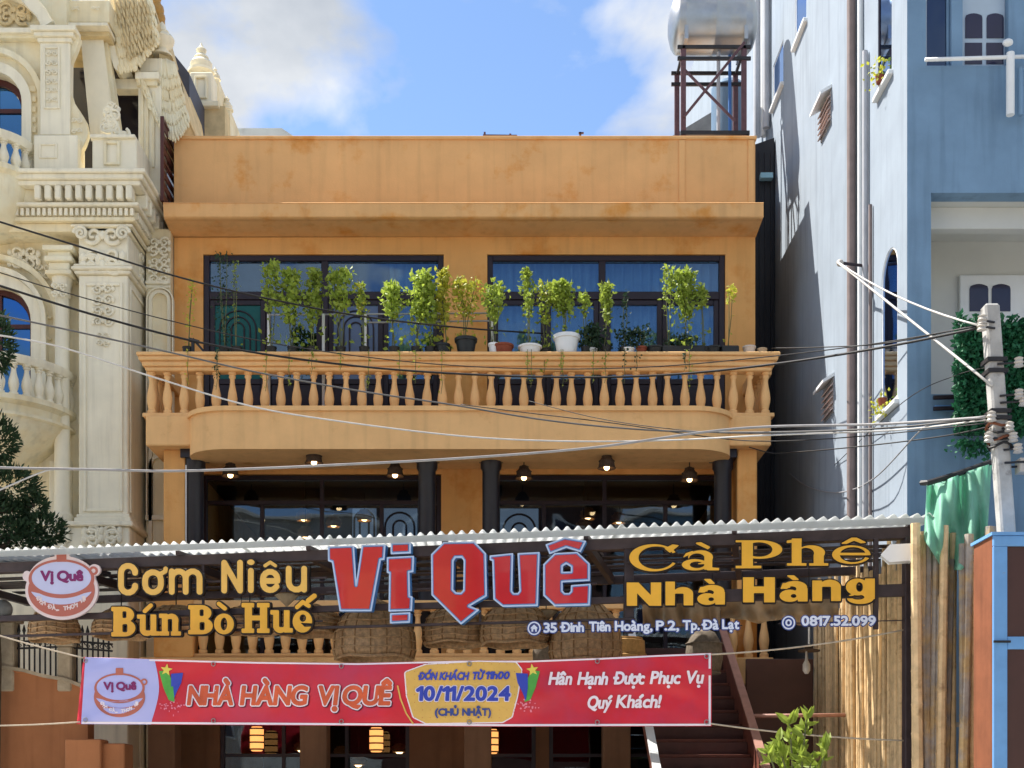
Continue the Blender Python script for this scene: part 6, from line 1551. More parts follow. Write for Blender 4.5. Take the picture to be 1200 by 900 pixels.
MB().box(on_pole(548).x + 0.14, on_pole(548).x + 0.27, YO - 0.12, YO + 0.02, on_pole(556).z, on_pole(540).z).build('junction_box', CERAMIC, PO); MB().tube([on_pole(548), on_pole(548) + Vector((0.2, -.05, 0))], 0.012, 5).build('insulator_arm', BLACKSTEEL, PO)
for k in range(4):
    q = on_pole(500 + 8*k); MB().tube([(q.x - 0.12*math.cos(a) , q.y - 0.12*math.sin(a), q.z + 0.02*math.sin(3*a + k)) for a in np.linspace(0, 6.28, 18)], 0.014, 5, False).build('wire_coil', CABLE if k % 2 else RUST, PO)
def cable(pts, r, label, m=CABLE, name='overhead_cable'):
    """pts: (px, py, Y) guide points, smoothed"""
    w = [P(*p) for p in pts]; out = []
    n = len(w)
    for i in range(n - 1):
        p0, p1, p2, p3 = w[max(i-1, 0)], w[i], w[i+1], w[min(i+2, n-1)]
        for t in np.linspace(0, 1, 8, endpoint=False):
            out.append(0.5*((2*p1) + (p2-p0)*t + (2*p0-5*p1+4*p2-p3)*t*t + (3*p1-p0-3*p2+p3)*t**3))
    out.append(w[-1])
    tag(MB().tube(out, r*0.8, 6).build(name, m, smooth='all'), label, 'cable', 'overhead cables')
cable([(-60, 240, -5), (0, 260, -4.6), (100, 291, -4), (200, 322, -3.4), (300, 347, -2.8), (420, 370, -2.1), (540, 384, -1.5), (640, 391, -0.9)], 0.014, 'highest black cable crossing the cream mansion towards the balcony plants')
cable([(-60, 316, -5), (0, 335, -4.8), (110, 369, -4.2), (224, 399, -3.2), (330, 418, -2.8), (450, 432, -2.8), (580, 440, -3), (700, 442, -3.4), (800, 438, -3.8), (920, 425, -4.6), (1040, 406, -5.8), (1144, 385, -6.7)], 0.017, 'thick black cable crossing in front of the balcony rail to the pole top')
cable([(-60, 358, -5), (40, 378, -4.6), (195, 412, -4), (300, 436, -3.8), (420, 458, -3.7), (528, 474, -3.7), (630, 491, -3.8), (720, 501, -3.9), (812, 506, -4.1), (930, 506, -4.9), (1060, 500, -5.9), (1160, 487, -6.8)], 0.013, 'grey cable crossing the balustrade at a slant down to the pole', mat('grey_cable', (.12, .115, .11), .6, .2, 8))
cable([(-60, 385, -5), (60, 404, -4.7), (180, 442, -4.3), (294, 476, -4.1), (400, 494, -4), (540, 511, -4), (660, 517, -4.1), (780, 516, -4.2), (900, 510, -5.0), (1050, 504, -5.6), (1155, 492, -6.8)], 0.012, 'pale cable crossing the balcony front below the balusters', CABLE_W)
cable([(-60, 545, -5.4), (0, 548, -5.3), (100, 550, -5.2), (200, 552, -5.1), (300, 549, -5), (390, 545, -5), (540, 537, -4.9), (690, 525, -4.9), (820, 507, -4.9), (900, 500, -5), (1030, 497, -5.7), (1155, 489, -6.8)], 0.018, 'thick pale cable strung just below the balcony soffit', mat('pale_grey_cable', (.30, .29, .29), .6, .15, 8))
cable([(-60, 600, -5.6), (0, 574, -5.4), (50, 553, -5.25), (70, 550, -5.22)], 0.012, 'short pale branch cable at the left edge by the topiary', CABLE_W)
cable([(925, 555, 0.85), (948, 571, -0.55), (985, 577, -2.4), (1025, 560, -4.05), (1075, 508, -5.7), (1090, 497, -6.0)], 0.011, 'sagging grey cable in the gap before the white flank', mat('mid_grey_cable', (.28, .28, .29), .6, .15, 8))
cable([(878, 524, -1.5), (905, 531, -1.8), (930, 530, -2.0), (1000, 524, -4.4), (1100, 512, -5.6), (1160, 500, -6.7)], 0.010, 'thin black cable from the balcony end to the pole')
cable([(905, 408, -1.4), (960, 407, -3.2), (1040, 402, -4.8), (1145, 381, -6.7)], 0.010, 'thin black cable from the balcony rail end to the pole top')
cable([(978, 545, -1.95), (1060, 470, -5.2), (1120, 440, -5.6), (1160, 430, -6.6)], 0.006, 'hair thin cable rising to the middle of the pole')
cable([(-60, 300, -5), (60, 338, -4.6), (200, 376, -3.8), (330, 404, -3.4), (480, 424, -3.4), (620, 432, -3.7), (760, 430, -4.1), (900, 418, -4.7), (1030, 402, -5.6), (1146, 382, -6.7)], 0.008, 'thin black cable running just above the thick one along the balcony rail')
cable([(540, 474, -2.6), (620, 484, -3), (720, 496, -3.6), (830, 512, -4.2), (900, 517, -4.7), (1000, 512, -5.4), (1156, 496, -6.8)], 0.008, 'thin dark cable across the right half of the balcony front')
cable([(620, 470, -2.2), (700, 490, -3), (790, 503, -3.8), (880, 508, -4.6), (1020, 503, -5.6), (1156, 491, -6.8)], 0.007, 'thin dark cable dropping from the balusters to the pole')
q1, q2 = on_pole(455) + Vector((-0.08, -0.1, 0)), on_pole(388) + Vector((-0.15, -0.14, 0))
tag(MB().tube([INSUL.lerp(q1, t) for t in np.linspace(0, 1, 10)], 0.014, 6).build('service_cable', CABLE_W, smooth='all'), 'thick white service cable from the wall bracket down to the pole', 'cable', 'overhead cables')
tag(MB().tube([INSUL.lerp(q2, t) - Vector((0, 0, 0.35*t*(1-t))) for t in np.linspace(0, 1, 10)], 0.011, 6).build('service_cable', CABLE_W, smooth='all'), 'upper white service cable from the wall bracket to the pole top', 'cable', 'overhead cables')
# bracket at the left end of the balcony
bk = MB(); b0 = P(226, 413, -1.25); b1 = P(226, 397, -1.25); bk.bar(b0, b1, 0.04, 0.04); bk.bar(b1, P(240, 413, -1.25), 0.03, 0.03); bk.tube([P(222, 398, -1.25), P(233, 401, -1.25)], 0.03, 8)
tag(bk.build('cable_bracket', BLACKSTEEL), 'small black cable bracket on the left end of the balcony rail', 'bracket')

# ================================================================== bamboo
def bamboo_mesh(h, r, seed, m):
    r_ = random.Random(seed); pr = []; z = 0
    while z < h:
        l = r_.uniform(0.26, 0.38); rr = r*(1 - 0.25*z/h)
        pr += [(rr*1.10, z), (rr, z + 0.02), (rr*0.98, z + l*0.5), (rr, min(h, z + l) - 0.012)]; z += l
    pr = [(a, min(b_, h)) for a, b_ in pr]; pr.append((r*0.74, h))
    return MB().lathe(pr, n=8).mesh('bamboo_pole', m, smooth=True)
BW = thing('bamboo_wall', 'tall wall of tight upright bamboo poles under the right end of the sign frame', 'bamboo wall', (4.42, -3.7, 0.1))
bm = [bamboo_mesh(4.05 + 0.12*k, 0.030 + 0.003*(k % 3), k, BAMBOO) for k in range(5)]
y = -5.85; k = 0; r_ = random.Random(8)
while y < -1.5:
    inst(r_.choice(bm), 'bamboo_pole', (4.42 + r_.uniform(-.018, .018) - 0.06*((y + 5.85)/4.3), y, 0.11), BW, (r_.gauss(0, .006), r_.gauss(0, .006), r_.uniform(0, 6)), (1, 1, r_.uniform(0.97, 1.0))); y += r_.uniform(0.056, 0.066); k += 1
for z in (0.9, 2.2, 3.5): MB().bar((4.475, -5.85, z), (4.42, -1.5, z), 0.03, 0.05).build('batten', BAMBOO_OLD, BW)
BF = thing('bamboo_fence', 'row of rough weathered bamboo poles beside the brown kiosk', 'bamboo fence', (X(1105, -6.35), -6.35, 0.1))
for k, (px, top, r, old) in enumerate(((1077, 614, .055, 0), (1088, 622, .038, 1), (1095, 618, .045, 0), (1103, 625, .036, 1), (1108, 622, .04, 0), (1116, 629, .05, 1), (1121, 640, .036, 1), (1128, 619, .062, 1), (1136, 638, .04, 1), (1082, 640, .03, 1), (1112, 660, .03, 1), (1124, 690, .032, 1), (1133, 675, .028, 1), (1099, 655, .028, 0), (1085, 630, .035, 0), (1105, 650, .04, 0), (1118, 632, .03, 0), (1130, 655, .045, 1), (1092, 700, .03, 1), (1139, 690, .035, 1), *[(1074 + 6.1*q, 628 + (q*37 % 60), .036 + .004*(q % 3), int(q % 3 != 0)) for q in range(11)])):
    YF = -6.35 + (0.07 if k > 8 else 0.0) + r_.uniform(-.02, .02)
    me = bamboo_mesh(Z(top, YF) - 0.1, r*1.2, 50 + k, BAMBOO_OLD if old else BAMBOO)
    inst(me, 'bamboo_pole', (X(px, YF) + 0.18*(0.4 + px - 1077)/60*0.6, YF, 0.1), BF, (r_.gauss(0, .004), -0.012 - 0.0006*(px - 1077), r_.uniform(0, 6)))
for z in (0.8, 2.4): MB().bar((X(1070, -6.28), -6.27, z), (X(1142, -6.28), -6.27, z), 0.03, 0.05).build('batten', BAMBOO_OLD, BF)

# ================================================================== kiosk at the right edge
YKI = DIST*-1 + 12.6
kx0 = X(1164, YKI); ktop = Z(625, YKI)
KI = thing('steel_kiosk', 'rust red and sky blue steel kiosk with dark brown panels at the right edge', 'kiosk', (kx0 + 1.2, YKI + 0.3, 0.0))
MB().prism([(YKI + 0.03, 0.0), (YKI + 0.52, 0.0), (YKI + 0.52, ktop - 0.02), (YKI + 0.03, ktop - 0.02)], lambda p, q, t: (t, p, q), kx0, kx0 + 0.05).build('side_panel', RUST, KI)
MB().box(kx0 + 0.05, kx0 + 2.6, YKI + 0.48, YKI + 0.52, 0, ktop - 0.03).build('rear_panel', RUST, KI); MB().box(kx0 - 0.02, kx0 + 2.65, YKI - 0.02, YKI + 0.55, ktop - 0.019, ktop + 0.01).build('top_panel', BLUEPAINT, KI)
zm = Z(752, YKI)
MB().box(kx0 + 0.002, kx0 + 0.135, YKI, YKI + 0.06, 0.0, ktop - 0.12).build('frame_post', BLUEPAINT, KI, bevel=0.006); MB().box(kx0 + 0.002, kx0 + 2.6, YKI - 0.004, YKI + 0.06, ktop - 0.12, ktop - 0.021).build('frame_rail', BLUEPAINT, KI, bevel=0.006)
MB().box(kx0 + 0.136, kx0 + 2.6, YKI + 0.004, YKI + 0.06, zm - 0.07, zm + 0.05).build('frame_rail', BLUEPAINT, KI, bevel=0.006); MB().box(kx0 + 0.0, kx0 + 0.16, YKI - 0.02, YKI, zm - 0.01, zm + 0.01).build('hinge', BLACKSTEEL, KI)
MB().box(kx0 + 0.136, kx0 + 2.5, YKI + 0.02, YKI + 0.045, zm + 0.051, ktop - 0.121).build('door_panel', BROWNPANEL, KI); MB().box(kx0 + 0.136, kx0 + 2.5, YKI + 0.02, YKI + 0.045, 0.0, zm - 0.071).build('door_panel', BROWNPANEL, KI)

# ================================================================== green tarpaulin
vs = []; fs = []; n, k = 34, 24
for i in range(n + 1):
    f = i/n
    for j in range(k + 1):
        g_ = j/k
        top = (1086 + 76*f, np.interp(f, [0, .2, .5, 1], [568, 566, 556, 543])); bot = (1083 + 74*f, np.interp(f, [0, .3, .6, 1], [632, 668, 668, 628]))
        px = top[0] + (bot[0]-top[0])*g_; py = top[1] + (bot[1]-top[1])*g_
        Yv = -6.15 + 0.10*math.sin(f*13 + g_*3.0) + 0.06*math.sin(f*27 - g_*4) + 0.05*math.sin(g_*5 + f*8) - 0.25*g_
        vs.append(P(px, py, Yv))
    if i:
        for j in range(k): fs.append(((i-1)*(k+1)+j, i*(k+1)+j, i*(k+1)+j+1, (i-1)*(k+1)+j+1))
o = MB().add(vs, fs).build('green_tarpaulin', TARP_GREEN, smooth='all'); s_ = o.modifiers.new('thickness', 'SOLIDIFY'); s_.thickness = 0.004
tag(o, 'crumpled green tarpaulin hung between the bamboo and the concrete pole', 'tarpaulin')
tag(MB().tube([P(1080, 566, -6.05), P(1087, 566, -6.15), P(1120, 556, -6.15), P(1163, 541, -6.05)], 0.03, 6).build('tarpaulin_pole', BLACKSTEEL), 'dark pole the green tarpaulin hangs from', 'pole')

# ================================================================== stairs to the terrace
ST = thing('timber_stair', 'red brown straight stair with plank rails rising to the terrace behind the banner', 'stairs', (2.49, -4.2, 0.1))
sl = 0.667
def rail_z(y): return 4.0 + sl*(y + 1.3)
for xx, nm in ((3.12, 'side_plank'), (1.83, 'side_plank')):
    w = 0.05; y0, y1 = -6.6, -1.3
    hh = 0.55 if xx > 3 else 0.30
    MB().prism([(y0, rail_z(y0) - hh), (y1, rail_z(y1) - hh), (y1, rail_z(y1)), (y0, rail_z(y0))], lambda p, q, t: (t, p, q), xx, xx + w).build(nm, REDSTEEL, ST, bevel=0.006)
    MB().bar((xx + w/2, y0, rail_z(y0) + 0.015), (xx + w/2, y1, rail_z(y1) + 0.015), 0.10, 0.03).build('cap_rail', mat('pale_red_wood', (.42, .22, .17), .6, .2, 6) if xx > 3 else WHITEPAINT, ST)
ns_ = 17
for k in range(ns_):
    z = 0.15 + (3.62 - 0.15)*(k + 1)/ns_; y = -1.35 - (3.62 - z)/sl
    if y < -6.6: continue
    MB().box(1.885, 3.115, y - 0.02, y + 0.24, z - 0.04, z).build('tread', REDSTEEL, ST, bevel=0.004)
    MB().box(1.885, 3.115, y + 0.20, y + 0.22, z + 0.002, z + 0.16).build('riser', mat('stair_riser', (.075, .03, .025), .7, .2, 5), ST)
# low lattice under the terrace right of the stair
LT = MB()
tag(MB().box(3.3, 4.2, -2.2, -2.15, 0.1, Z(772, -2.2)).build('timber_screen', BROWNPANEL, bevel=0.01), 'dark brown timber panel between the stair and the bamboo wall', 'panel')
tag(MB().tube([(3.2, -3.3, Z(839, -3.3)), (4.35, -3.3, Z(838, -3.3))], 0.025, 8).build('hand_bar', mat('pale_red_wood', (.42, .22, .17)), smooth='all'), 'thin pale red rail bar between the stair and the bamboo wall', 'rail')

# ================================================================== left boundary wall, iron fence
LW = thing('boundary_wall', 'rust brown plastered wall with curved top at the lower left', 'wall', (X(40, -2.6), -2.4, 0.1))
YW = -2.6
tops = [(-120, 778), (0, 784), (30, 788), (55, 795), (80, 799), (98, 806), (103, 812), (103, 1100), (-120, 1100)]
MB().prism([(X(a, YW), max(0.1, Z(b_, YW))) for a, b_ in tops][::-1], xz(), YW, YW + 0.22).build('wall_body', BROWNWALL, LW, bevel=0.015)
cp = MB(); t_ = tops[:7]
for (a, b_), (c_, d_) in zip(t_, t_[1:]): cp.bar(P(a, b_, YW + 0.1) + Vector((0, 0, 0.02)), P(c_, d_, YW + 0.1) + Vector((0, 0, 0.02)), 0.30, 0.045)
cp.build('wall_coping', STONEPIL, LW)
MB().pbox(76, 118, 866, 1100, -3.2, -2.85).build('wall_buttress', BROWNWALL, LW, bevel=0.015); MB().pbox(118, 146, 871, 1100, -3.1, -2.7).build('wall_buttress', BROWNWALL, LW, bevel=0.015)
FE = thing('iron_fence', 'black spiked wrought iron fence on the curved brown wall', 'fence', (X(60, YW), YW + 0.1, Z(800, YW)))
def wtop(px): return np.interp(px, [a for a, b_ in tops[:7]], [b_ for a, b_ in tops[:7]])
k = 0; px = 22.0
BARM = None
while px < 132:
    h0 = P(px, min(wtop(min(px, 100)), 806), YW + 0.1); hz = Z(np.interp(px, [20, 60, 130], [742, 739, 745]), YW + 0.1)
    q = MB().tube([(h0.x, h0.y, h0.z), (h0.x, h0.y, hz)], 0.012, 6); q.lathe([(0.012, 0), (0.026, 0.03), (0.004, 0.11)], h0.x, h0.y, hz - 0.005, 8)
    q.build('bar', IRON, FE); px += 6.2; k += 1
for dy in (10, 18):
    rr = MB(); 
    for (a, b_) in ((20, 70), (70, 132)): rr.bar(P(a, np.interp(a, [20, 60, 130], [742, 739, 745]) + dy, YW + 0.1), P(b_, np.interp(b_, [20, 60, 130], [742, 739, 745]) + dy, YW + 0.1), 0.02, 0.025)
    rr.build('fence_rail', IRON, FE)
rr = MB()
for px in np.arange(24, 130, 8.0): c_ = P(px, np.interp(px, [20, 60, 130], [742, 739, 745]) + 14, YW + 0.09); scroll(rr, c_.x, c_.z, c_.y, 0.045, 1.2, 1, 0.008)
rr.build('scrollwork', IRON, FE)
for px, w_, pt, lab in ((3, 26, 728, 'stone gate pillar with ball top at the far left edge'), (75, 17, 757, 'small stone pillar in the middle of the iron fence')):
    t = thing('stone_pillar', lab, 'pillar', P(px, 800, YW))
    MB().pbox(px - w_/2, px + w_/2, pt, 810, YW - 0.02, YW + 0.24).build('shaft', STONEPIL, t, bevel=0.02)
    MB().pbox(px - w_/2 - 2.5, px + w_/2 + 2.5, pt - 5, pt, YW - 0.05, YW + 0.27).build('cap', STONEPIL, t, bevel=0.015)
    if px < 10: c_ = P(px, pt - 14, YW + 0.11); MB().ball(c_, 0.13, n=16, m=10).build('ball', mat('pale_ball', (.45, .48, .50), .6, .2, 6), t, smooth='all')

# ================================================================== foliage
def leaf_cloud(mb, pts, size, rs, up=0.3, jit=0.5):
    """one small folded leaf (2 triangles sharing a rib) at each point"""
    for p in pts:
        s_ = size*rs.uniform(0.65, 1.3)
        d = Vector((rs.gauss(0, 1), rs.gauss(0, 1), rs.gauss(0, 1) + up)).normalized()
        e = d.cross(Vector((rs.gauss(0, 1), rs.gauss(0, 1), rs.gauss(0, 1)))).normalized(); nn = d.cross(e)
        a = Vector(p); b_ = a + d*s_*1.5; m1 = a + d*s_*0.7 + e*s_*0.5 + nn*s_*0.15; m2 = a + d*s_*0.7 - e*s_*0.5 + nn*s_*0.15
        mb.add([a, m1, b_, m2], [(0, 1, 2), (0, 2, 3)])
# cloud pruned topiary at the left edge
TP = thing('topiary_tree', 'dark cloud pruned evergreen at the left edge before the cream mansion', 'tree', (X(-12, -2.8), -2.8, 0.1))
tr = MB(); tr.tube([(X(-14, -2.8), -2.8, 0.1), (X(-8, -2.8), -2.8, 3.4), P(-14, 560, -2.8), P(-10, 440, -2.8), P(-12, 340, -2.8)], [0.13, 0.11, 0.09, 0.07, 0.03], 8)
clumps = [(-9, 402, 24, 36), (-7, 515, 27, 27), (6, 572, 40, 25), (41, 592, 14, 12), (-5, 610, 40, 30), (50, 621, 26, 18), (12, 634, 45, 24), (-30, 455, 22, 30)]
mb = MB(); rs = random.Random(21)
for (px, py, rx, ry) in clumps:
    c_ = P(px, py, -2.8 + rs.uniform(-.1, .1)); s_ = sc(-2.8)
    tr.tube([P(-10, py + ry*0.7, -2.8), c_], [0.05, 0.02], 6)
    pts = []
    for _ in range(int(rx*ry*3.4)):
        v = Vector((rs.gauss(0, 1), rs.gauss(0, 1), rs.gauss(0, 1))).normalized()*(rs.uniform(0.55, 1.0)**0.5)*(1 + 0.12*math.sin(v_ := rs.uniform(0, 6)))
        pts.append((c_.x + v.x*rx/s_, c_.y + v.y*rx/s_*0.9, c_.z + v.z*ry/s_))
    for p in pts[::2]:
        v = (Vector(p) - c_); v.z += 0.10; d = (v.normalized() + Vector((rs.gauss(0, .35), rs.gauss(0, .35), rs.gauss(0, .35)))).normalized(); e = d.cross(Vector((rs.gauss(0, 1), rs.gauss(0, 1), rs.gauss(0, 1)))).normalized(); l = rs.uniform(.04, .095)
        a0 = Vector(p); mb.add([a0 - e*.010, a0 + e*.010, a0 + d*l*.6 + e*.012, a0 + d*l, a0 + d*l*.6 - e*.012], [(0, 1, 2, 4), (4, 2, 3)])
tr.build('trunk', BARK, TP, smooth=True); mb.build('crown', LEAF_P, TP)
# hedge panel on the blue house recess
HD = thing('hedge_screen', 'green leafy hedge panel hung below the recessed balcony of the blue house', 'hedge', (X(1165, -5.42), -5.42, Z(520, -5.42)))
MB().pbox(1125, 1230, 380, 505, -5.36, -5.16).build('backing', mat('dark_mesh', (.012, .05, .03), .9), HD)
mb = MB(); pts = []
for _ in range(5200):
    px = rs.uniform(1119, 1232); py = rs.uniform(372, 512) + 4*math.sin(px*.3)
    if py > 500 and rs.random() < (py - 500)/14: continue
    pts.append(P(px, py, -5.40 - abs(rs.gauss(0, .05))))
leaf_cloud(mb, pts, 0.045, rs, -0.3)
pts = [P(1140 + rs.gauss(0, 12), 515 + abs(rs.gauss(0, 9)), -5.42 - abs(rs.gauss(0, .05))) for _ in range(260)]; leaf_cloud(mb, pts, 0.04, rs, -0.5)
mb.build('leaves', IVY, HD)
# window-sill plants on the white flank
for (px, py, lab) in ((1037, 88, 'yellow green plant on the upper window sill of the white flank'), (1040, 466, 'trailing yellow green plant on the lower window sill of the white flank')):
    y_ = D(px); c_ = Vector((XW - 0.06, y_, zf(px, py)))
    t = thing('sill_plant', lab, 'plant', c_, 'plants on the white flank'); mb = MB()
    leaf_cloud(mb, [c_ + Vector((rs.gauss(-.03, .05), rs.gauss(0, .10), rs.gauss(.04, .08) - (0.15 if py > 200 else 0))) for _ in range(60)], 0.035, rs); mb.build('leaves', LEAF_Y, t)
    MB().lathe([(0.04, -0.1), (0.055, -0.01), (0.045, -0.01)], c_.x, y_, c_.z, 12).build('pot', POT_TERRA, t, smooth=True)
# bright broad-leaved shrub at the lower right
SHx = X(938, -7.0)
SB = thing('broad_leaf_shrub', 'bright yellow green broad leaved shrub before the stair at the bottom', 'shrub', (SHx, -7.0, 0.1))
stm = MB(); lf = MB()
for (px, py) in ((912, 872), (925, 848), (945, 842), (935, 872), (952, 884), (968, 876), (916, 893), (940, 890), (958, 896), (930, 905), (900, 880)):
    tip = P(px, py, -7.0 + rs.uniform(-.15, .15)); base = Vector((SHx + rs.uniform(-.05, .05), -7.0, 1.2))
    mid = base.lerp(tip, 0.6) + Vector((0, 0, 0.05)); stm.tube([Vector((SHx, -7.0, 0.1)), base, mid, tip], [0.03, 0.02, 0.012, 0.006], 6)
    for q in range(13):
        f = rs.uniform(0.55, 1.05); o_ = mid.lerp(tip, f); d = (Vector((rs.gauss(0, 1), rs.gauss(0, .7), rs.gauss(.2, .6))) + (tip - base).normalized()).normalized()
        s_ = rs.uniform(0.09, 0.16); e = d.cross(Vector((rs.gauss(0, .5), -1, rs.gauss(0, .5)))).normalized(); nn = e.cross(d)
        a = [o_, o_ + d*s_*.35 + e*s_*.24 + nn*.01, o_ + d*s_*.75 + e*s_*.2 - nn*.01, o_ + d*s_*1.15 - nn*.05, o_ + d*s_*.75 - e*s_*.2 - nn*.01, o_ + d*s_*.35 - e*s_*.24 + nn*.01, o_ + d*s_*.55 - nn*.02]
        lf.add(a, [(0,1,6), (1,2,6), (2,3,6), (3,4,6), (4,5,6), (5,0,6)])
stm.build('stems', STEM, SB); lf.build('leaves', LEAF, SB, smooth=False)

# ---- balcony plants
RZ = 7.90
def potted(px, top, width, label, pot=None, leafm=LEAF, low=None, n=90, vine=0, lsize=0.052, kind='plant', Yp=-1.2, yellow=0.0):
    x = X(px, Yp); zt_ = Z(top, Yp); w = width/sc(Yp)/2*1.2
    t = thing('potted_' + kind, label, 'potted plant', (x, Yp, RZ), 'plants along the balcony rail')
    z0 = RZ
    if pot:
        m, pw, ph, sq = pot
        if sq: q = MB().box(x - pw, x + pw, Yp - 0.09, Yp + 0.09, RZ, RZ + ph); q.build('pot', m, t, bevel=0.01); MB().box(x - pw*.92, x + pw*.92, Yp - 0.08, Yp + 0.08, RZ + ph, RZ + ph + 0.004).build('soil', SOIL, t)
        else:
            MB().lathe([(pw*.72, 0), (pw*.95, ph*.8), (pw*1.06, ph*.82), (pw*1.08, ph), (pw*.95, ph), (pw*.92, ph*.9)], x, Yp, RZ, 20).build('pot', m, t, smooth=True)
            MB().lathe([(pw*.92, ph*.91)], x, Yp, RZ, 20); MB().box(x - pw*.6, x + pw*.6, Yp - pw*.6, Yp + pw*.6, RZ + ph*.8, RZ + ph*.905).build('soil', SOIL, t)
        z0 = RZ + ph*.9
    else: MB().lathe([(0.06, 0), (0.075, 0.11), (0.08, 0.12), (0.07, 0.12)], x, Yp, RZ, 14).build('pot', POT_BLACK, t, smooth=True); z0 = RZ + 0.1
    stm = MB(); mb = MB(); my = MB(); zl = Z(min(low, 380) if leafm is LEAF else low, Yp) if low else z0 + 0.1
    ns_ = 3 if width > 16 else 2
    tips = []
    for k in range(ns_):
        tx = x + rs.uniform(-.7, .7)*w; pts = [(x + rs.uniform(-.03, .03), Yp, z0), (x + (tx-x)*.5 + rs.uniform(-.03, .03), Yp + rs.uniform(-.04, .04), z0 + (zt_-z0)*.5), (tx, Yp + rs.uniform(-.05, .05), zt_ - rs.uniform(0, .12)*(k > 0) - 0.03)]
        stm.tube(pts, [0.007, 0.006, 0.004], 5); tips.append([Vector(p) for p in pts])
    lp = []; lpy = []
    for _ in range(int(n*3.2)):
        tp = rs.choice(tips); f = rs.random()
        z = zl + (zt_ - zl)*(1 - (1-f)**1.5 if True else f)
        c_ = tp[1].lerp(tp[2], min(1, max(0, (z - tp[1].z)/max(.01, tp[2].z - tp[1].z))))
        ww = w*(0.55 + 0.5*math.sin(min(1, max(0, (z - zl)/(zt_ - zl)))*math.pi))
        q = (c_.x + rs.gauss(0, ww*.42), c_.y + rs.gauss(0, .06), z + rs.gauss(0, .02))
        (lpy if rs.random() < yellow else lp).append(q)
    for _ in range(n//5):
        q = (x + rs.gauss(0, w*.5), Yp + rs.gauss(0, .06), z0 + rs.random()**1.3*max(.05, zl - z0)); lp.append(q)
    leaf_cloud(mb, lp, lsize, rs); leaf_cloud(my, lpy, lsize, rs)
    for k in range(vine):
        vx = x + rs.uniform(-.1, .1); l = rs.uniform(.25, .6)
        pts = [(vx, Yp - .1, RZ + .06), (vx, Yp - .23, RZ + .01)] + [(vx + .02*math.sin(q*3), Yp - .225, RZ - .02 - l*q/4) for q in range(5)]
        stm.tube(pts, 0.004, 4); leaf_cloud(mb, [(vx + rs.gauss(0, .02), Yp - .235 - abs(rs.gauss(0, .015)), RZ - l*rs.random()) for _ in range(14)], 0.028, rs, -.4)
    stm.build('stems', STEM, t); mb.build('leaves', leafm, t)
    if lpy: my.build('yellow_leaves', LEAF_Y, t)
WP = WHITEPAINT
for a in (
    (220, 330, 14, 'sparse yellowing vine at the left end of the balcony', None, LEAF_Y, 390, 26, 1, .03),
    (263, 297, 22, 'tall sparse vine climbing before the left door of the balcony', None, LEAF_D, 400, 60, 2, .03),
    (278, 306, 12, 'thin pale shoot beside the tall sparse vine', None, LEAF, 395, 18, 0, .028),
    (318, 309, 14, 'slim leafy plant left of the first white rail post', None, LEAF, 365, 80, 1),
    (343, 320, 24, 'full leafy plant third from the left on the balcony', None, LEAF, 392, 150, 1),
    (366, 321, 20, 'leafy plant just left of the left window mullion', None, LEAF, 392, 130, 1),
    (399, 319, 24, 'bushy light green plant right of the left window mullion', None, LEAF, 366, 130, 1),
    (427, 335, 13, 'small light green plant beside the arched blue door panel', None, LEAF, 372, 60, 1, .042, 'plant', -1.2, .3),
    (462, 336, 22, 'round topped green plant in the right half of the left window', None, LEAF, 374, 120, 1),
    (488, 322, 26, 'largest bright green plant of the left window', None, LEAF, 378, 190, 1),
    (504, 338, 14, 'short green plant close to the right jamb of the left window', None, LEAF, 380, 80, 0),
    (523, 318, 15, 'yellow green climber in front of the left edge of the middle pier', None, LEAF_Y, 385, 90, 1),
    (546, 330, 26, 'yellow green plant in a black tub before the middle orange pier', (POT_BLACK, .15, .24, False), LEAF_Y, 372, 130, 0, .042),
    (579, 334, 20, 'pale green plant in a small white pot left of the right window', (WP, .08, .17, False), LEAF, 372, 80, 0),
    (621, 318, 14, 'tall slim plant in a low white bowl before the right window', (WP, .16, .13, False), LEAF, 368, 110, 2, .042),
    (639, 334, 16, 'leafy plant behind the white bowl in the right window', None, LEAF, 380, 90, 1, .042, 'plant', -1.12, .3),
    (664, 333, 28, 'bright green plant in the large white pot of the right window', (WP, .18, .28, False), LEAF, 366, 150, 2),
    (687, 346, 12, 'little drooping pale shoot right of the large white pot', None, LEAF, 368, 30, 1),
    (710, 336, 11, 'slim pale plant before the right window mullion', None, LEAF, 378, 60, 1),
    (694, 384, 26, 'low dark bushy plant right of the large white pot', (WP, .07, .10, False), LEAF_D, 412, 120, 0, .045),
    (736, 388, 26, 'low dark green plant in a white pot right of the right window mullion', (WP, .09, .10, False), LEAF_D, 412, 100, 1, .035),
    (732, 345, 8, 'faint thin climber just right of the right window mullion', None, LEAF_D, 390, 30, 0, .03),
    (752, 385, 18, 'low plant in a small terracotta pot in the right window', (POT_TERRA, .08, .12, False), LEAF_D, 408, 50, 1, .035),
    (785, 316, 11, 'tall thin plant with pale round top in the right window', None, LEAF, 362, 50, 0, .042),
    (806, 319, 24, 'tallest bright plant in the right part of the right window', None, LEAF, 372, 170, 1),
    (826, 340, 14, 'pale feathery shoot right of the tallest right hand plant', None, LEAF, 362, 45, 0, .045),
    (800, 396, 34, 'low dark plant in a black trough in the right window', (POT_BLACK, .30, .12, True), LEAF_D, 408, 90, 1, .035),
    (855, 338, 9, 'single yellow green shoot before the right orange pier', (POT_BLACK, .12, .12, True), LEAF_Y, 356, 20, 0, .042),
): potted(*a)
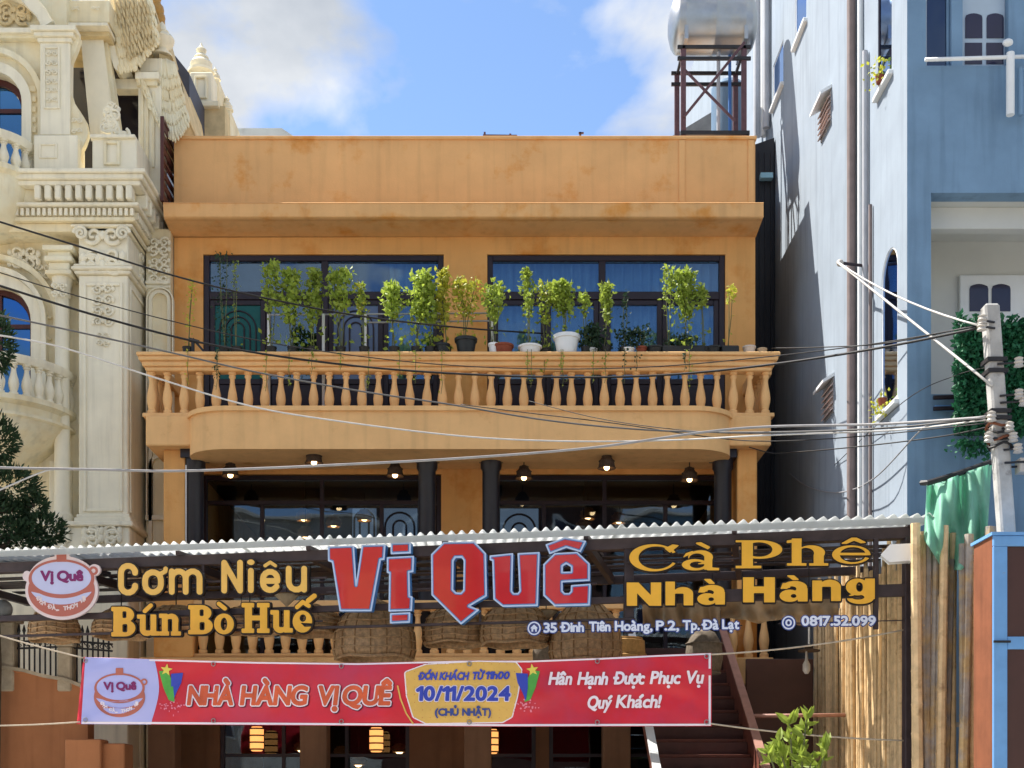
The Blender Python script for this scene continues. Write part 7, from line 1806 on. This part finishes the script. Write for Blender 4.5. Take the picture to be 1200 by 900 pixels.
for px, w_, h_, m, lab in ((590, .14, .15, POT_TERRA, 'empty dark red trough on the balcony rail left of the right window'), (878, .09, .13, CERAMIC, 'white pot near the right end of the balcony rail'), (893, .07, .10, STONEPIL, 'small stone coloured pot at the right end of the balcony rail'), (519, .10, .16, POT_BLACK, 'black pot left of the middle orange pier'), (768, .12, .12, POT_BLACK, 'black pot in the middle of the right window'), (836, .11, .12, POT_BLACK, 'dark pot below the pale feathery shoot')):
    x = X(px, YB); t = thing('plant_pot', lab, 'pot', (x, YB, RZ), 'empty pots on the balcony rail')
    MB().lathe([(w_*.75, 0), (w_*.95, h_*.8), (w_*1.05, h_*.82), (w_*1.05, h_), (w_*.9, h_), (w_*.85, h_*.6)], x, YB, RZ, 18).build('pot', m, t, smooth=True); MB().lathe([(w_*.86, h_*.55), (w_*.86, h_*.62)], x, YB, RZ, 18).build('soil', SOIL, t)
# white metal rack on the balcony
RK = thing('metal_rack', 'white tubular metal rack standing on the balcony among the plants', 'rack', (X(450, -0.85), -0.85, 7.02))
for px in (315, 379, 428, 577): MB().tube([P(px, 470, -0.85), P(px, 368, -0.85)], 0.022, 8).build('rack_post', WHITEPAINT, RK, smooth=True)
for py in (367, 376): MB().tube([P(315 if py < 370 else 428, py + 2, -0.85), P(577, py, -0.85)], 0.012, 6).build('rack_bar', PVC, RK, smooth='all')
for px in (315, 379, 428, 577): q = P(px, 470, -0.85); MB().tube([(q.x, q.y, 7.02), q], 0.022, 8).build('rack_post', WHITEPAINT, RK)
tag(MB().tube([P(218, 545, -1.55), P(218, 690, -1.55)], 0.012, 6).build('drop_wire', CABLE_W), 'thin white cord hanging beside the leftmost dark column', 'cord')

# ================================================================== unseen houses added across the street for reflections in the glass and the glossy letters
def far_house(x0, x1, h, m, label, seed):
    r_ = random.Random(seed); yf = -31.0 - r_.uniform(0, 1.5)
    t = thing('reflection_house', label, 'house', ((x0 + x1)/2, yf - 4, 0.1), 'unseen houses added for reflections')
    MB().box(x0, x1, yf - 8, yf, 0.1, h).build('wall', m, t, bevel=0.02)
    MB().box(x0 - 0.3, x1 + 0.3, yf - 8.3, yf + 0.35, h, h + 0.25).build('roof', CONCRETE, t, bevel=0.02)
    n = max(2, int((x1 - x0)/2.4)); z = 1.0; first = True
    while z + 2.2 < h:
        for k in range(n):
            cx = x0 + (x1 - x0)*(k + .5)/n; w = 0.65
            f = MB(); frame_rect(f, cx - w, cx + w, z, z + 1.7, 0.08, yf, yf + 0.06); f = f.build('window', WHITEPAINT, t)
            MB().box(cx - w + .08, cx + w - .08, yf + 0.01, yf + 0.03, z + .08, z + 1.62).build('pane', GLASS_NAVY_S, f)
            MB().box(cx - w - .1, cx + w + .1, yf, yf + 0.18, z - 0.1, z - 0.001).build('sill', CONCRETE, f)
        z += 3.3
far_house(-22, -12.5, 10.4, ORANGE_TRIM, 'three storey ochre house added behind the viewer for reflections', 1)
far_house(-12.2, -4.6, 12.6, CONCRETE, 'grey plastered house added behind the viewer for reflections', 2)
far_house(-4.5, 4.2, 13.2, BROWNPANEL, 'dark brown house added straight behind the viewer for reflections', 3)
far_house(4.4, 12.5, 12.4, BLUEWALL, 'blue house added behind the viewer for reflections', 4)
far_house(12.8, 22, 10.8, CREAM, 'cream house added behind the viewer for reflections', 5)
